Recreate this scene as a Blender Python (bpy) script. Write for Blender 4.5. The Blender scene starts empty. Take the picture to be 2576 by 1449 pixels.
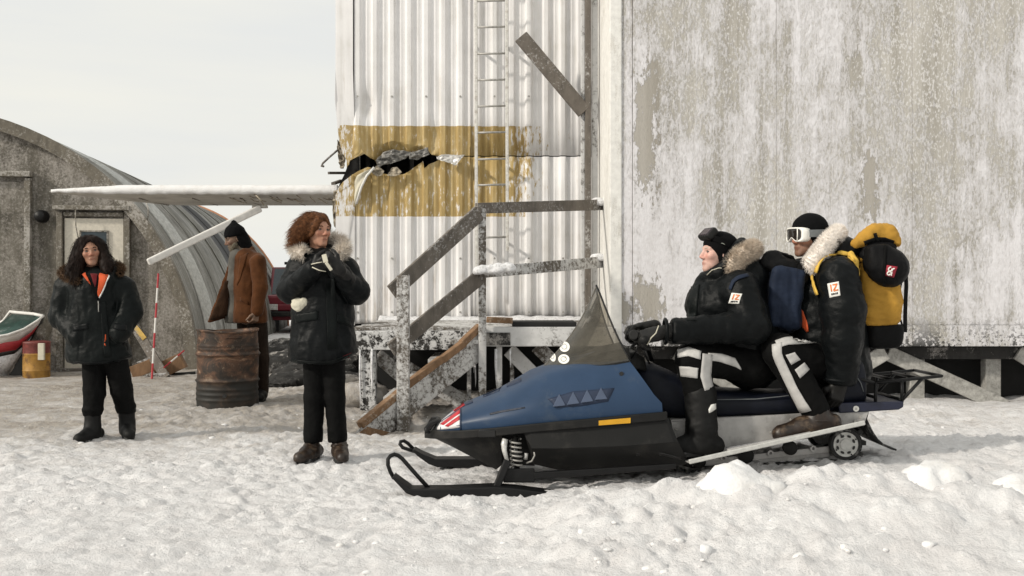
import bpy, bmesh, math, random
import numpy as np
from mathutils import Vector, Matrix

R = math.radians
sc = bpy.context.scene
COL = sc.collection
rng = np.random.default_rng(7)
random.seed(7)

# ------------------------------------------------------------------ camera
FP = 2600.0                      # focal length, in units of the 2576 wide photograph
HZ, CX, CH = 718.0, 1288.0, 1.14  # horizon row, centre column, camera height in metres
cam_d = bpy.data.cameras.new('camera')
cam = bpy.data.objects.new('camera', cam_d)
COL.objects.link(cam)
cam.location = (0, 0, CH)
cam.rotation_euler = (R(90), 0, 0)
cam_d.sensor_width = 36.0
cam_d.lens = 36.0 * FP / 2576.0
cam_d.shift_y = -(724.5 - HZ) / 2576.0
cam_d.clip_start = 0.05
cam_d.clip_end = 4000
sc.camera = cam

# ------------------------------------------------------------------ overcast sky
SUN_DIR = Vector((-0.80, -0.44, 0.50)).normalized()     # towards the sun
sun_el = math.asin(SUN_DIR.z)
sun_az = math.atan2(SUN_DIR.x, SUN_DIR.y)
world = bpy.data.worlds.new('World')
sc.world = world
world.use_nodes = True
wt = world.node_tree
wt.nodes.clear()
w_out = wt.nodes.new('ShaderNodeOutputWorld')
w_sky = wt.nodes.new('ShaderNodeTexSky')
w_sky.sky_type = 'NISHITA'
w_sky.sun_disc = False
w_sky.sun_elevation = sun_el
w_sky.sun_rotation = sun_az
w_sky.air_density = 1.0
w_sky.dust_density = 4.0
w_b1 = wt.nodes.new('ShaderNodeBackground')
w_b1.inputs['Strength'].default_value = 0.05
wt.links.new(w_sky.outputs[0], w_b1.inputs[0])
w_tc = wt.nodes.new('ShaderNodeTexCoord')
w_mp = wt.nodes.new('ShaderNodeMapping')
w_mp.inputs['Scale'].default_value = (1.0, 1.0, 7.0)
wt.links.new(w_tc.outputs['Generated'], w_mp.inputs[0])
w_ns = wt.nodes.new('ShaderNodeTexNoise')
w_ns.inputs['Scale'].default_value = 2.2
w_ns.inputs['Detail'].default_value = 5
wt.links.new(w_mp.outputs[0], w_ns.inputs['Vector'])
w_rp = wt.nodes.new('ShaderNodeValToRGB')
w_rp.color_ramp.elements[0].position = 0.35
w_rp.color_ramp.elements[0].color = (0.865, 0.875, 0.855, 1)
w_rp.color_ramp.elements[1].position = 0.62
w_rp.color_ramp.elements[1].color = (0.94, 0.93, 0.86, 1)
wt.links.new(w_ns.outputs['Fac'], w_rp.inputs[0])
w_b2 = wt.nodes.new('ShaderNodeBackground')
w_b2.inputs['Strength'].default_value = 1.0
wt.links.new(w_rp.outputs[0], w_b2.inputs[0])
w_mx = wt.nodes.new('ShaderNodeMixShader')
w_mx.inputs[0].default_value = 0.93              # the closed cloud cover lets little blue through
wt.links.new(w_b1.outputs[0], w_mx.inputs[1])
wt.links.new(w_b2.outputs[0], w_mx.inputs[2])
wt.links.new(w_mx.outputs[0], w_out.inputs[0])

# ------------------------------------------------------------------ hazy sun
sun_d = bpy.data.lights.new('sun', 'SUN')
sun_d.energy = 2.9
sun_d.angle = R(4)
sun_d.color = (1.0, 0.93, 0.82)
sun = bpy.data.objects.new('sun', sun_d)
COL.objects.link(sun)
sun.rotation_euler = SUN_DIR.to_track_quat('Z', 'Y').to_euler()

sc.view_settings.view_transform = 'Standard'
sc.view_settings.look = 'None'
sc.view_settings.exposure = 0.0
sc.view_settings.gamma = 1.0
sc.view_settings.use_curve_mapping = False

# ------------------------------------------------------------------ points
def P(x, y, Y):
    """the point at depth Y metres seen at column x, row y of the photograph"""
    return np.array([(x - CX) * Y / FP, Y, CH + (HZ - y) * Y / FP])

# ------------------------------------------------------------------ scene tree helpers
ROOT = {}
def wloc(o):
    v = np.zeros(3)
    while o is not None:
        v += np.array(o.location)
        o = o.parent
    return v

def tag(o, label=None, cat=None, group=None, kind=None):
    if label: o['label'] = label
    if cat: o['category'] = cat
    if group: o['group'] = group
    if kind: o['kind'] = kind
    elif cat: o['kind'] = 'thing'
    return o

def thing(name, loc, label=None, cat=None, group=None):
    o = bpy.data.objects.new(name, None)
    COL.objects.link(o)
    o.location = tuple(float(a) for a in loc)
    o.empty_display_size = 0.1
    return tag(o, label, cat, group)

def make(name, V, F, m, parent=None, smooth=False, bevel=0, solid=0, label=None, auto=None):
    """one mesh object; V in world coordinates, stored relative to the thing it belongs to"""
    V = np.asarray(V, dtype=np.float64).reshape(-1, 3)
    base = wloc(parent) if parent is not None else np.zeros(3)
    me = bpy.data.meshes.new(name)
    if isinstance(F, np.ndarray):
        n = len(F); k = F.shape[1]
        me.vertices.add(len(V))
        me.vertices.foreach_set('co', (V - base).astype(np.float32).ravel())
        me.loops.add(n * k)
        me.loops.foreach_set('vertex_index', F.astype(np.int32).ravel())
        me.polygons.add(n)
        me.polygons.foreach_set('loop_start', np.arange(0, n * k, k, dtype=np.int32))
        me.polygons.foreach_set('loop_total', np.full(n, k, dtype=np.int32))
        me.update(calc_edges=True)
    else:
        me.from_pydata((V - base).tolist(), [], [tuple(int(i) for i in f) for f in F])
        me.update()
    if m is not None:
        for mm in (m if isinstance(m, (list, tuple)) else [m]):
            me.materials.append(mm)
    if smooth:
        me.polygons.foreach_set('use_smooth', np.ones(len(me.polygons), dtype=bool))
    o = bpy.data.objects.new(name, me)
    COL.objects.link(o)
    if parent is not None:
        o.parent = parent
    if solid:
        md = o.modifiers.new('thick', 'SOLIDIFY'); md.thickness = solid; md.offset = -1
    if bevel:
        md = o.modifiers.new('edge', 'BEVEL'); md.width = bevel; md.segments = 2
        md.limit_method = 'ANGLE'; md.angle_limit = R(35)
    if auto:
        me.polygons.foreach_set('use_smooth', np.ones(len(me.polygons), dtype=bool))
        try: me.set_sharp_from_angle(angle=R(auto))
        except Exception: pass
    if label: o['label'] = label
    return o

def unit(v):
    v = np.asarray(v, float)
    return v / (np.linalg.norm(v) + 1e-12)

class MB:
    """collects simple solids for one mesh"""
    def __init__(s): s.V = []; s.F = []
    def add(s, V, F):
        n = len(s.V); s.V += [tuple(map(float, v)) for v in V]
        s.F += [tuple(i + n for i in f) for f in F]; return s
    def box(s, lo, hi):
        (a, b, c), (d, e, f) = lo, hi
        return s.add([(a,b,c),(d,b,c),(d,e,c),(a,e,c),(a,b,f),(d,b,f),(d,e,f),(a,e,f)],
                     [(0,3,2,1),(4,5,6,7),(0,1,5,4),(1,2,6,5),(2,3,7,6),(3,0,4,7)])
    def beam(s, p, q, w, h, up=(0,0,1), w2=None, h2=None):
        """square timber from p to q, w across, h along 'up'"""
        p = np.asarray(p, float); q = np.asarray(q, float)
        d = unit(q - p); a = np.cross(d, up)
        if np.linalg.norm(a) < 1e-6: a = np.cross(d, (0, 1, 0))
        a = unit(a); b = unit(np.cross(a, d))
        w2 = w if w2 is None else w2; h2 = h if h2 is None else h2
        V = []
        for c, ww, hh in ((p, w, h), (q, w2, h2)):
            for sx, sy in ((-1,-1),(1,-1),(1,1),(-1,1)):
                V.append(c + a*sx*ww/2 + b*sy*hh/2)
        return s.add(V, [(0,1,2,3),(7,6,5,4),(0,4,5,1),(1,5,6,2),(2,6,7,3),(3,7,4,0)])
    def tube(s, pts, r, n=8, closed=False, cap=True):
        pts = [np.asarray(p, float) for p in pts]; m = len(pts)
        rs = r if hasattr(r, '__len__') else [r]*m
        V = []; prev = None
        for i in range(m):
            if closed: d = pts[(i+1) % m] - pts[i-1]
            else: d = pts[min(i+1, m-1)] - pts[max(i-1, 0)]
            d = unit(d)
            if prev is None:
                a = np.cross(d, (0.31, 0.17, 0.93))
                if np.linalg.norm(a) < 1e-3: a = np.cross(d, (1, 0, 0))
            else:
                a = prev - d*np.dot(prev, d)
            a = unit(a); b = np.cross(d, a); prev = a
            for k in range(n):
                t = 2*math.pi*k/n
                V.append(pts[i] + rs[i]*(math.cos(t)*a + math.sin(t)*b))
        F = []
        for i in range(m if closed else m-1):
            j = (i+1) % m
            for k in range(n):
                l = (k+1) % n
                F.append((i*n+k, i*n+l, j*n+l, j*n+k))
        if not closed and cap:
            F.append(tuple(range(n))[::-1]); F.append(tuple((m-1)*n+k for k in range(n)))
        return s.add(V, F)
    def lathe(s, prof, c=(0,0,0), n=32, axis='z', cap=True):
        """prof: (radius, height) pairs"""
        c = np.asarray(c, float); V = []; m = len(prof)
        for r, h in prof:
            for k in range(n):
                t = 2*math.pi*k/n
                if axis == 'z': V.append(c + (r*math.cos(t), r*math.sin(t), h))
                else: V.append(c + (r*math.cos(t), -h, r*math.sin(t)))
        F = []
        for i in range(m-1):
            for k in range(n):
                l = (k+1) % n
                F.append((i*n+k, i*n+l, (i+1)*n+l, (i+1)*n+k))
        if cap:
            F.append(tuple(range(n))[::-1]); F.append(tuple((m-1)*n+k for k in range(n)))
        return s.add(V, F)
    def prism(s, poly, off):
        """poly: 3d outline; off: extrusion vector"""
        poly = [np.asarray(p, float) for p in poly]; n = len(poly); off = np.asarray(off, float)
        V = poly + [p + off for p in poly]
        F = [tuple(range(n)), tuple(range(2*n-1, n-1, -1))]
        for i in range(n):
            j = (i+1) % n
            F.append((i, i+n, j+n, j))
        return s.add(V, F)
    def loft(s, rings, closed=True, cap=True):
        m = len(rings); n = len(rings[0]); V = [p for r in rings for p in r]; F = []
        for i in range(m-1):
            for k in range(n if closed else n-1):
                l = (k+1) % n
                F.append((i*n+k, i*n+l, (i+1)*n+l, (i+1)*n+k))
        if cap:
            F.append(tuple(range(n))[::-1]); F.append(tuple((m-1)*n+k for k in range(n)))
        return s.add(V, F)
    def build(s, name, m, parent=None, smooth=False, bevel=0, solid=0, label=None, auto=None, fix=True):
        o = make(name, s.V, s.F, m, parent, smooth, bevel, solid, label, auto)
        if fix:
            bm = bmesh.new(); bm.from_mesh(o.data)
            bmesh.ops.recalc_face_normals(bm, faces=bm.faces[:])
            bm.to_mesh(o.data); bm.free(); o.data.update()
        return o

# ------------------------------------------------------------------ noise in numpy
_perm = rng.permutation(256).astype(np.int64); _perm = np.concatenate([_perm, _perm, _perm])
_grad = rng.normal(size=(256, 3)); _grad /= np.linalg.norm(_grad, axis=1)[:, None]
def perlin(p):
    p = np.asarray(p, float); i = np.floor(p).astype(np.int64); f = p - i
    u = f*f*f*(f*(f*6-15)+10); i &= 255
    def g(a, b, c):
        h = _perm[_perm[_perm[(i[:,0]+a) & 255] + ((i[:,1]+b) & 255)] + ((i[:,2]+c) & 255)]
        return ((f - np.array([a, b, c])) * _grad[h & 255]).sum(1)
    x, y, z = u[:,0], u[:,1], u[:,2]
    l = lambda a, b, t: a + t*(b-a)
    return l(l(l(g(0,0,0), g(1,0,0), x), l(g(0,1,0), g(1,1,0), x), y),
             l(l(g(0,0,1), g(1,0,1), x), l(g(0,1,1), g(1,1,1), x), y), z)
def fbm(p, oct=4, gain=0.5):
    s = 0; a = 1.0; p = np.asarray(p, float)
    for o in range(oct):
        s = s + a*perlin(p*2**o + 17.3*o); a *= gain
    return s
def sstep(a, b, x):
    t = np.clip((np.asarray(x, float)-a)/(b-a), 0, 1); return t*t*(3-2*t)

# ------------------------------------------------------------------ signed distance modelling
class SDF:
    def __init__(s): s.ops = []
    def cap(s, a, b, ra, rb=None, k=0.03, flat=None, op='u'):
        a = np.asarray(a, float); b = np.asarray(b, float); rb = ra if rb is None else rb
        r = max(ra, rb)
        lo = np.minimum(a, b)-r; hi = np.maximum(a, b)+r
        s.ops.append((op, 'cap', (a, b, ra, rb, flat), k, lo, hi)); return s
    def chain(s, pts, rs, k=0.03, flat=None):
        for i in range(len(pts)-1): s.cap(pts[i], pts[i+1], rs[i], rs[i+1], k, flat)
        return s
    def ell(s, c, r, axes=None, k=0.03, op='u'):
        c = np.asarray(c, float); r = np.asarray(r, float)*np.ones(3)
        A = np.eye(3) if axes is None else np.array([unit(a) for a in axes])
        ext = np.sqrt(((A*r[:, None])**2).sum(0))
        s.ops.append((op, 'ell', (c, r, A), k, c-ext, c+ext)); return s
    def box(s, c, h, axes=None, rnd=0.01, k=0.02, op='u'):
        c = np.asarray(c, float); h = np.asarray(h, float)
        A = np.eye(3) if axes is None else np.array([unit(a) for a in axes])
        ext = (np.abs(A)*h[:, None]).sum(0)
        s.ops.append((op, 'box', (c, h, A, rnd), k, c-ext, c+ext)); return s
    def plane(s, p, n, k=0.0):
        s.ops.append(('i', 'plane', (np.asarray(p, float), unit(n)), k, None, None)); return s
    def build(s, h):
        us = [o for o in s.ops if o[0] == 'u']
        lo = np.min([o[4] for o in us], 0) - 3*h - 0.02; hi = np.max([o[5] for o in us], 0) + 3*h + 0.02
        n = np.ceil((hi-lo)/h).astype(int) + 1
        D = np.full(n, 0.5, dtype=np.float32)
        ax = [lo[i] + h*np.arange(n[i]) for i in range(3)]
        for op, typ, par, k, l, u in s.ops:
            if typ == 'plane':
                p, nn = par
                d = (ax[0][:,None,None]-p[0])*nn[0] + (ax[1][None,:,None]-p[1])*nn[1] + (ax[2][None,None,:]-p[2])*nn[2]
                D = np.maximum(D, d.astype(np.float32)); continue
            m = k + 3*h
            i0 = np.clip(np.floor((l-m-lo)/h).astype(int), 0, n); i1 = np.clip(np.ceil((u+m-lo)/h).astype(int)+1, 0, n)
            if np.any(i1 <= i0): continue
            sl = tuple(slice(i0[i], i1[i]) for i in range(3))
            X, Y, Z = np.meshgrid(*[ax[i][sl[i]].astype(np.float32) for i in range(3)], indexing='ij')
            if typ == 'cap':
                a, b, ra, rb, flat = par; ab = b-a; L = float(ab@ab)+1e-12
                px, py, pz = X-np.float32(a[0]), Y-np.float32(a[1]), Z-np.float32(a[2])
                t = np.clip((px*ab[0]+py*ab[1]+pz*ab[2])/L, 0, 1).astype(np.float32)
                px -= t*np.float32(ab[0]); py -= t*np.float32(ab[1]); pz -= t*np.float32(ab[2])
                if flat is not None:
                    fa, ff = unit(flat[0]), flat[1]
                    c = (px*fa[0]+py*fa[1]+pz*fa[2])*(ff-1)
                    px = px+c*fa[0]; py = py+c*fa[1]; pz = pz+c*fa[2]
                d = np.sqrt(px*px+py*py+pz*pz) - (ra+(rb-ra)*t)
            else:
                c = par[0]; A = par[2]; px, py, pz = X-np.float32(c[0]), Y-np.float32(c[1]), Z-np.float32(c[2])
                q = [px*A[i,0]+py*A[i,1]+pz*A[i,2] for i in range(3)]
                if typ == 'ell':
                    r = par[1]
                    k0 = np.sqrt(sum((q[i]/r[i])**2 for i in range(3))); k1 = np.sqrt(sum((q[i]/r[i]**2)**2 for i in range(3)))
                    d = k0*(k0-1)/(k1+1e-9)
                else:
                    hh, rnd = par[1], par[3]
                    g = [np.abs(q[i])-(hh[i]-rnd) for i in range(3)]
                    d = np.sqrt(sum(np.maximum(a, 0)**2 for a in g)) + np.minimum(np.maximum(np.maximum(g[0], g[1]), g[2]), 0) - rnd
            d = d.astype(np.float32); c0 = D[sl]
            if op == 'u':
                if k > 0:
                    hk = np.maximum(k-np.abs(c0-d), 0)/k; D[sl] = np.minimum(c0, d) - hk*hk*k*0.25
                else: D[sl] = np.minimum(c0, d)
            else:
                d = -d; hk = np.maximum(k-np.abs(c0-d), 0)/max(k, 1e-6); D[sl] = np.maximum(c0, d) + hk*hk*k*0.25
        return nets(D, lo, h)

def nets(D, org, h):
    S = D < 0
    c = [S[a:S.shape[0]-1+a, b:S.shape[1]-1+b, e:S.shape[2]-1+e] for a in (0,1) for b in (0,1) for e in (0,1)]
    al = c[0].copy(); an = c[0].copy()
    for q in c[1:]: al &= q; an |= q
    mask = an & ~al
    idx = np.argwhere(mask); n = len(idx)
    vid = np.full(mask.shape, -1, dtype=np.int64); vid[mask] = np.arange(n)
    acc = np.zeros((n, 3)); cnt = np.zeros(n)
    cor = [(a,b,e) for a in (0,1) for b in (0,1) for e in (0,1)]
    for a in cor:
        for b in cor:
            df = [b[i]-a[i] for i in range(3)]
            if sum(df) == 1 and min(df) == 0:
                da = D[idx[:,0]+a[0], idx[:,1]+a[1], idx[:,2]+a[2]]; db = D[idx[:,0]+b[0], idx[:,1]+b[1], idx[:,2]+b[2]]
                m = (da < 0) != (db < 0); t = np.where(m, da/np.where(m, da-db, 1), 0)
                p = np.array(a)[None] + t[:,None]*np.array(df)[None]
                acc[m] += p[m]; cnt[m] += 1
    V = org + h*(idx + acc/np.maximum(cnt, 1)[:,None])
    F = []
    s = [1, 1, 1]
    for axis in range(3):
        b, e = (axis+1) % 3, (axis+2) % 3
        A = np.moveaxis(S, axis, 0); lo_ = A[:-1]; hi_ = A[1:]
        x = np.moveaxis(lo_ != hi_, 0, axis); 
        ids = np.argwhere(x)
        ids = ids[(ids[:,b] >= 1) & (ids[:,e] >= 1) & (ids[:,b] < mask.shape[b]) & (ids[:,e] < mask.shape[e])]
        def cell(db, de):
            j = ids.copy(); j[:,b] += db; j[:,e] += de
            return vid[j[:,0], j[:,1], j[:,2]]
        q = np.stack([cell(-1,-1), cell(0,-1), cell(0,0), cell(-1,0)], 1)
        ins = S[ids[:,0], ids[:,1], ids[:,2]]
        q[~ins] = q[~ins][:, ::-1]
        F.append(q[(q >= 0).all(1)])
    return V, np.concatenate(F)

def normals(V, F):
    a = V[F[:,2]]-V[F[:,0]]; b = V[F[:,3 if F.shape[1] > 3 else 1]]-V[F[:,1 if F.shape[1] > 3 else 0]]
    n = np.cross(a, b); N = np.zeros_like(V)
    for k in range(F.shape[1]):
        for i in range(3): N[:,i] += np.bincount(F[:,k], n[:,i], len(V))
    return N/(np.linalg.norm(N, axis=1)[:,None]+1e-12)
def relax(V, F, it=2, lam=0.5):
    e = np.concatenate([F[:,[i,(i+1) % F.shape[1]]] for i in range(F.shape[1])])
    e = np.concatenate([e, e[:, ::-1]])
    deg = np.bincount(e[:,0], minlength=len(V))
    for _ in range(it):
        A = np.stack([np.bincount(e[:,0], V[e[:,1],i], len(V)) for i in range(3)], 1)/np.maximum(deg, 1)[:,None]
        V = V + lam*(A-V)
    return V
def wrinkle(V, F, amp=0.01, freq=9.0, stretch=(1,1,1), sharp=True, seed=0):
    N = normals(V, F); q = V*freq*np.array(stretch) + seed*7.13
    q = q + 0.6*np.stack([perlin(q*0.7+3), perlin(q*0.7+11), perlin(q*0.7+23)], 1)
    a = perlin(q); b = perlin(q*2.1+5)
    if sharp: a = 1-2.4*np.abs(a); b = 1-2.4*np.abs(b); s = 0.65*a+0.35*b-0.35
    else: s = a+0.5*b
    return V + N*(amp*s)[:,None]
# ------------------------------------------------------------------ materials
class NT:
    def __init__(s, name):
        s.m = bpy.data.materials.new(name); s.m.use_nodes = True
        s.t = s.m.node_tree; s.b = s.t.nodes['Principled BSDF']
        s.tc = s.t.nodes.new('ShaderNodeTexCoord'); s.geo = s.t.nodes.new('ShaderNodeNewGeometry')
    def lk(s, a, b): s.t.links.new(a, b)
    def co(s, scale=(1,1,1), world=True):
        mp = s.t.nodes.new('ShaderNodeMapping'); mp.inputs['Scale'].default_value = scale
        s.lk(s.geo.outputs['Position'] if world else s.tc.outputs['Object'], mp.inputs[0]); return mp.outputs[0]
    def noise(s, scale, detail=4, rough=0.55, vec=None, dist=0):
        n = s.t.nodes.new('ShaderNodeTexNoise'); n.inputs['Scale'].default_value = scale
        n.inputs['Detail'].default_value = detail; n.inputs['Roughness'].default_value = rough; n.inputs['Distortion'].default_value = dist
        s.lk(vec if vec is not None else s.co(), n.inputs['Vector']); return n.outputs['Fac']
    def voro(s, scale, vec=None, feat='F1'):
        n = s.t.nodes.new('ShaderNodeTexVoronoi'); n.feature = feat; n.inputs['Scale'].default_value = scale
        s.lk(vec if vec is not None else s.co(), n.inputs['Vector']); return n.outputs['Distance']
    def ramp(s, fac, stops):
        r = s.t.nodes.new('ShaderNodeValToRGB'); e = r.color_ramp.elements
        while len(e) < len(stops): e.new(0.5)
        for i, (p, c) in enumerate(stops):
            e[i].position = p; e[i].color = (c, c, c, 1) if not hasattr(c, '__len__') else (*c[:3], 1)
        s.lk(fac, r.inputs[0]); return r.outputs[0]
    def mix(s, fac, a, b, mode='MIX'):
        n = s.t.nodes.new('ShaderNodeMix'); n.data_type = 'RGBA'; n.blend_type = mode
        for v, i in ((fac, 0), (a, 6), (b, 7)):
            if hasattr(v, 'is_linked') or hasattr(v, 'links'): s.lk(v, n.inputs[i])
            elif i == 0: n.inputs[0].default_value = v
            else: n.inputs[i].default_value = (*v[:3], 1)
        return n.outputs[2]
    def math(s, op, a, b=0.0, c=None, clamp=False):
        n = s.t.nodes.new('ShaderNodeMath'); n.operation = op; n.use_clamp = clamp
        for i, v in enumerate((a, b) if c is None else (a, b, c)):
            if hasattr(v, 'links'): s.lk(v, n.inputs[i])
            else: n.inputs[i].default_value = v
        return n.outputs[0]
    def sep(s, world=True):
        n = s.t.nodes.new('ShaderNodeSeparateXYZ'); s.lk(s.geo.outputs['Position'] if world else s.tc.outputs['Object'], n.inputs[0]); return n.outputs
    def rng(s, v, a, b, c=0.0, d=1.0):
        n = s.t.nodes.new('ShaderNodeMapRange'); s.lk(v, n.inputs[0])
        for i, q in enumerate((a, b, c, d)): n.inputs[i+1].default_value = q
        return n.outputs[0]
    def bump(s, h, strength=0.4, dist=0.01):
        n = s.t.nodes.new('ShaderNodeBump'); n.inputs['Strength'].default_value = strength; n.inputs['Distance'].default_value = dist
        s.lk(h, n.inputs['Height']); s.lk(n.outputs[0], s.b.inputs['Normal'])
    def col(s, c):
        if hasattr(c, 'links'): s.lk(c, s.b.inputs['Base Color'])
        else: s.b.inputs['Base Color'].default_value = (*c[:3], 1)
    def set(s, rough=0.6, metal=0.0, spec=0.5):
        if hasattr(rough, 'links'): s.lk(rough, s.b.inputs['Roughness'])
        else: s.b.inputs['Roughness'].default_value = rough
        s.b.inputs['Metallic'].default_value = metal; s.b.inputs['Specular IOR Level'].default_value = spec

def plain(name, c, rough=0.6, metal=0.0, var=0.25, scale=14.0, spec=0.5, bump=0.0, bscale=60.0, dirt=None):
    """a plain coat with slight uneven colour, wear and relief"""
    n = NT(name); f = n.noise(scale, 5, 0.6)
    a = tuple(min(1, q*(1-var)) for q in c); b = tuple(min(1, q*(1+var)) for q in c)
    cc = n.ramp(f, [(0.3, a), (0.7, b)])
    if dirt:
        cc = n.mix(n.ramp(n.noise(scale*0.6, 7, 0.7), [(0.52, 0), (0.66, dirt[1])]), cc, dirt[0])
    n.col(cc); n.set(rough, metal, spec)
    if bump: n.bump(n.noise(bscale, 4, 0.6), bump, 0.004)
    return n.m

def frosted(name, wood, frost=(0.62, 0.62, 0.63), amount=0.5, scale=22.0, fine=70.0, stretch=(1,1,1), rough=0.8, soft=0.06, grain=True, big=2.0):
    """weathered surface with rime or old paint clinging to it in flecks; amount 0..1 is how much is covered"""
    n = NT(name)
    v = n.co(stretch)
    f1 = n.noise(scale, 6, 0.65, v); f2 = n.noise(big, 3, 0.5); f3 = n.noise(fine, 3, 0.6)
    s = n.math('ADD', n.math('MULTIPLY', f1, 0.6), n.math('ADD', n.math('MULTIPLY', f2, 0.45), n.math('MULTIPLY', f3, 0.25)))
    lo = 0.65 + (0.5-amount)*0.42
    mk = n.ramp(s, [(max(0.0, lo-soft), 0.0), (min(1.0, lo+soft), 1.0)])
    g = n.noise(9.0, 6, 0.7, n.co((stretch[0]*1.5, 1.5, stretch[2]*0.6))) if grain else n.noise(8, 5)
    wc = n.ramp(g, [(0.25, tuple(q*0.55 for q in wood)), (0.5, wood), (0.8, tuple(min(1, q*1.5) for q in wood))])
    fc = n.ramp(n.noise(16, 4), [(0.3, tuple(q*0.82 for q in frost)), (0.7, frost)])
    n.col(n.mix(mk, wc, fc)); n.set(rough, 0, 0.3)
    n.bump(n.math('ADD', mk, n.math('MULTIPLY', g, 0.5)), 0.35, 0.006)
    return n.m

M = {}
def mats():
    # snow: clean and white in front, trodden and dirty towards the huts
    n = NT('snow_trodden')
    x, y, z = n.sep()
    big = n.noise(0.55, 4, 0.6); mid = n.noise(3.5, 6, 0.65, dist=0.6); fin = n.noise(22, 5, 0.7)
    d = n.math('SUBTRACT', n.math('SUBTRACT', n.rng(y, 5.2, 8.4, -0.13, 0.33), n.rng(y, 16.0, 34.0, 0.0, 0.36)), n.math('MULTIPLY', n.rng(x, 0.9, 2.6, 0.0, 0.20), n.rng(y, 6.4, 7.4, 0.0, 1.0)))
    s = n.math('ADD', n.math('ADD', n.math('MULTIPLY', big, 0.34), n.math('MULTIPLY', mid, 0.50)), n.math('ADD', n.math('MULTIPLY', fin, 0.36), d))
    mk = n.ramp(s, [(0.66, 0.0), (0.76, 0.18), (0.86, 0.55), (0.98, 0.9)])
    snow = n.ramp(n.noise(6, 4), [(0.3, (0.66, 0.645, 0.645)), (0.7, (0.765, 0.76, 0.765))])
    dirt = n.ramp(fin, [(0.35, (0.15, 0.125, 0.10)), (0.55, (0.34, 0.30, 0.255)), (0.75, (0.52, 0.48, 0.42))])
    n.col(n.mix(mk, snow, dirt)); n.set(0.85, 0, 0.25)
    pass
    h = n.math('ADD', n.math('MULTIPLY', n.noise(15, 8, 0.72), 1.0), n.math('MULTIPLY', n.noise(75, 3, 0.6), 0.25))
    n.bump(h, 0.65, 0.05); M['snow'] = n.m
    n = NT('snow_clean')
    n.col(n.ramp(n.noise(7, 5, 0.65), [(0.25, (0.67, 0.65, 0.63)), (0.5, (0.75, 0.745, 0.745)), (0.8, (0.79, 0.79, 0.80))])); n.set(0.85, 0, 0.25)
    n.bump(n.math('ADD', n.noise(26, 6, 0.7), n.math('MULTIPLY', n.noise(80, 3), 0.4)), 0.5, 0.02); M['snow_clean'] = n.m
    n = NT('rime_snow')
    n.col(n.ramp(n.noise(40, 4), [(0.35, (0.5, 0.5, 0.5)), (0.55, (0.72, 0.72, 0.74))])); n.set(0.9, 0, 0.2)
    n.bump(n.noise(90, 4), 0.5, 0.006); M['rime'] = n.m
    # old plaster, white skim peeled off in vertical flakes
    n = NT('peeling_plaster')
    x, y, z = n.sep()
    big = n.noise(0.8, 4, 0.6, n.co((1.1, 1, 0.7))); mid = n.noise(5.5, 8, 0.74, n.co((1.5, 1, 0.6)), 0.2); fin = n.noise(30, 6, 0.74, n.co((1.35, 1, 0.62)))
    str_ = n.noise(10, 4, 0.6, n.co((1, 1, 0.035))); wash = n.noise(1.6, 5, 0.6, n.co((2.2, 1, 0.3)))
    low = n.rng(z, 2.5, 1.1, 0.0, 0.10)
    s = n.math('ADD', n.math('ADD', n.math('MULTIPLY', big, 0.64), n.math('MULTIPLY', mid, 0.48)), n.math('ADD', n.math('MULTIPLY', fin, 0.42), n.math('ADD', low, n.math('MULTIPLY', str_, 0.20))))
    mk = n.ramp(s, [(0.845, 0.0), (0.895, 0.55), (0.98, 1.0)])
    def patch(cx, cz, rx_, rz_):          # bare patches low on the left where the skim has come off altogether
        a = n.math('POWER', n.math('DIVIDE', n.math('SUBTRACT', x, cx), rx_), 2.0); b = n.math('POWER', n.math('DIVIDE', n.math('SUBTRACT', z, cz), rz_), 2.0)
        return n.ramp(n.math('ADD', n.math('SQRT', n.math('ADD', a, b)), n.math('ADD', n.math('MULTIPLY', n.math('SUBTRACT', mid, 0.5), 3.4), n.math('MULTIPLY', n.math('SUBTRACT', fin, 0.5), 1.8))), [(0.80, 1.0), (0.95, 0.0)])
    bare = n.math('MAXIMUM', n.math('MAXIMUM', patch(1.38, 1.02, 0.17, 0.30), patch(1.09, 0.90, 0.09, 0.24)), n.math('MAXIMUM', patch(1.36, 2.75, 0.13, 0.75), patch(3.62, 2.15, 0.10, 0.35)))
    mk = n.math('MULTIPLY', mk, n.math('SUBTRACT', 1.0, bare))
    fleck = n.ramp(n.math('ADD', n.noise(46, 4, 0.65, n.co((1.3, 1, 0.6))), n.math('MULTIPLY', mid, 0.35)), [(0.70, 0), (0.75, 0.75)])
    base = n.ramp(n.math('ADD', n.math('MULTIPLY', str_, 0.55), n.math('MULTIPLY', wash, 0.55)), [(0.36, (0.30, 0.28, 0.245)), (0.55, (0.46, 0.44, 0.405)), (0.74, (0.58, 0.56, 0.53))])
    base = n.mix(n.math('MULTIPLY', fleck, n.math('SUBTRACT', 1.0, bare)), base, (0.68, 0.67, 0.67)); base = n.mix(n.math('MULTIPLY', bare, 0.5), base, (0.30, 0.275, 0.24))
    skim = n.ramp(n.math('ADD', n.math('MULTIPLY', n.noise(24, 4), 0.6), n.math('MULTIPLY', str_, 0.4)), [(0.32, (0.60, 0.585, 0.595)), (0.62, (0.725, 0.715, 0.74))])
    cc = n.mix(mk, base, skim)
    spot = n.math('MULTIPLY', n.rng(z, 0.86, 0.5, 0.0, 1.0), n.ramp(n.math('ADD', n.noise(26, 5, 0.75), n.math('MULTIPLY', n.noise(3, 3), 0.6)), [(0.845, 0), (0.875, 1)]))
    n.col(n.mix(spot, cc, (0.02, 0.02, 0.018))); n.set(0.88, 0, 0.25)
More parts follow.
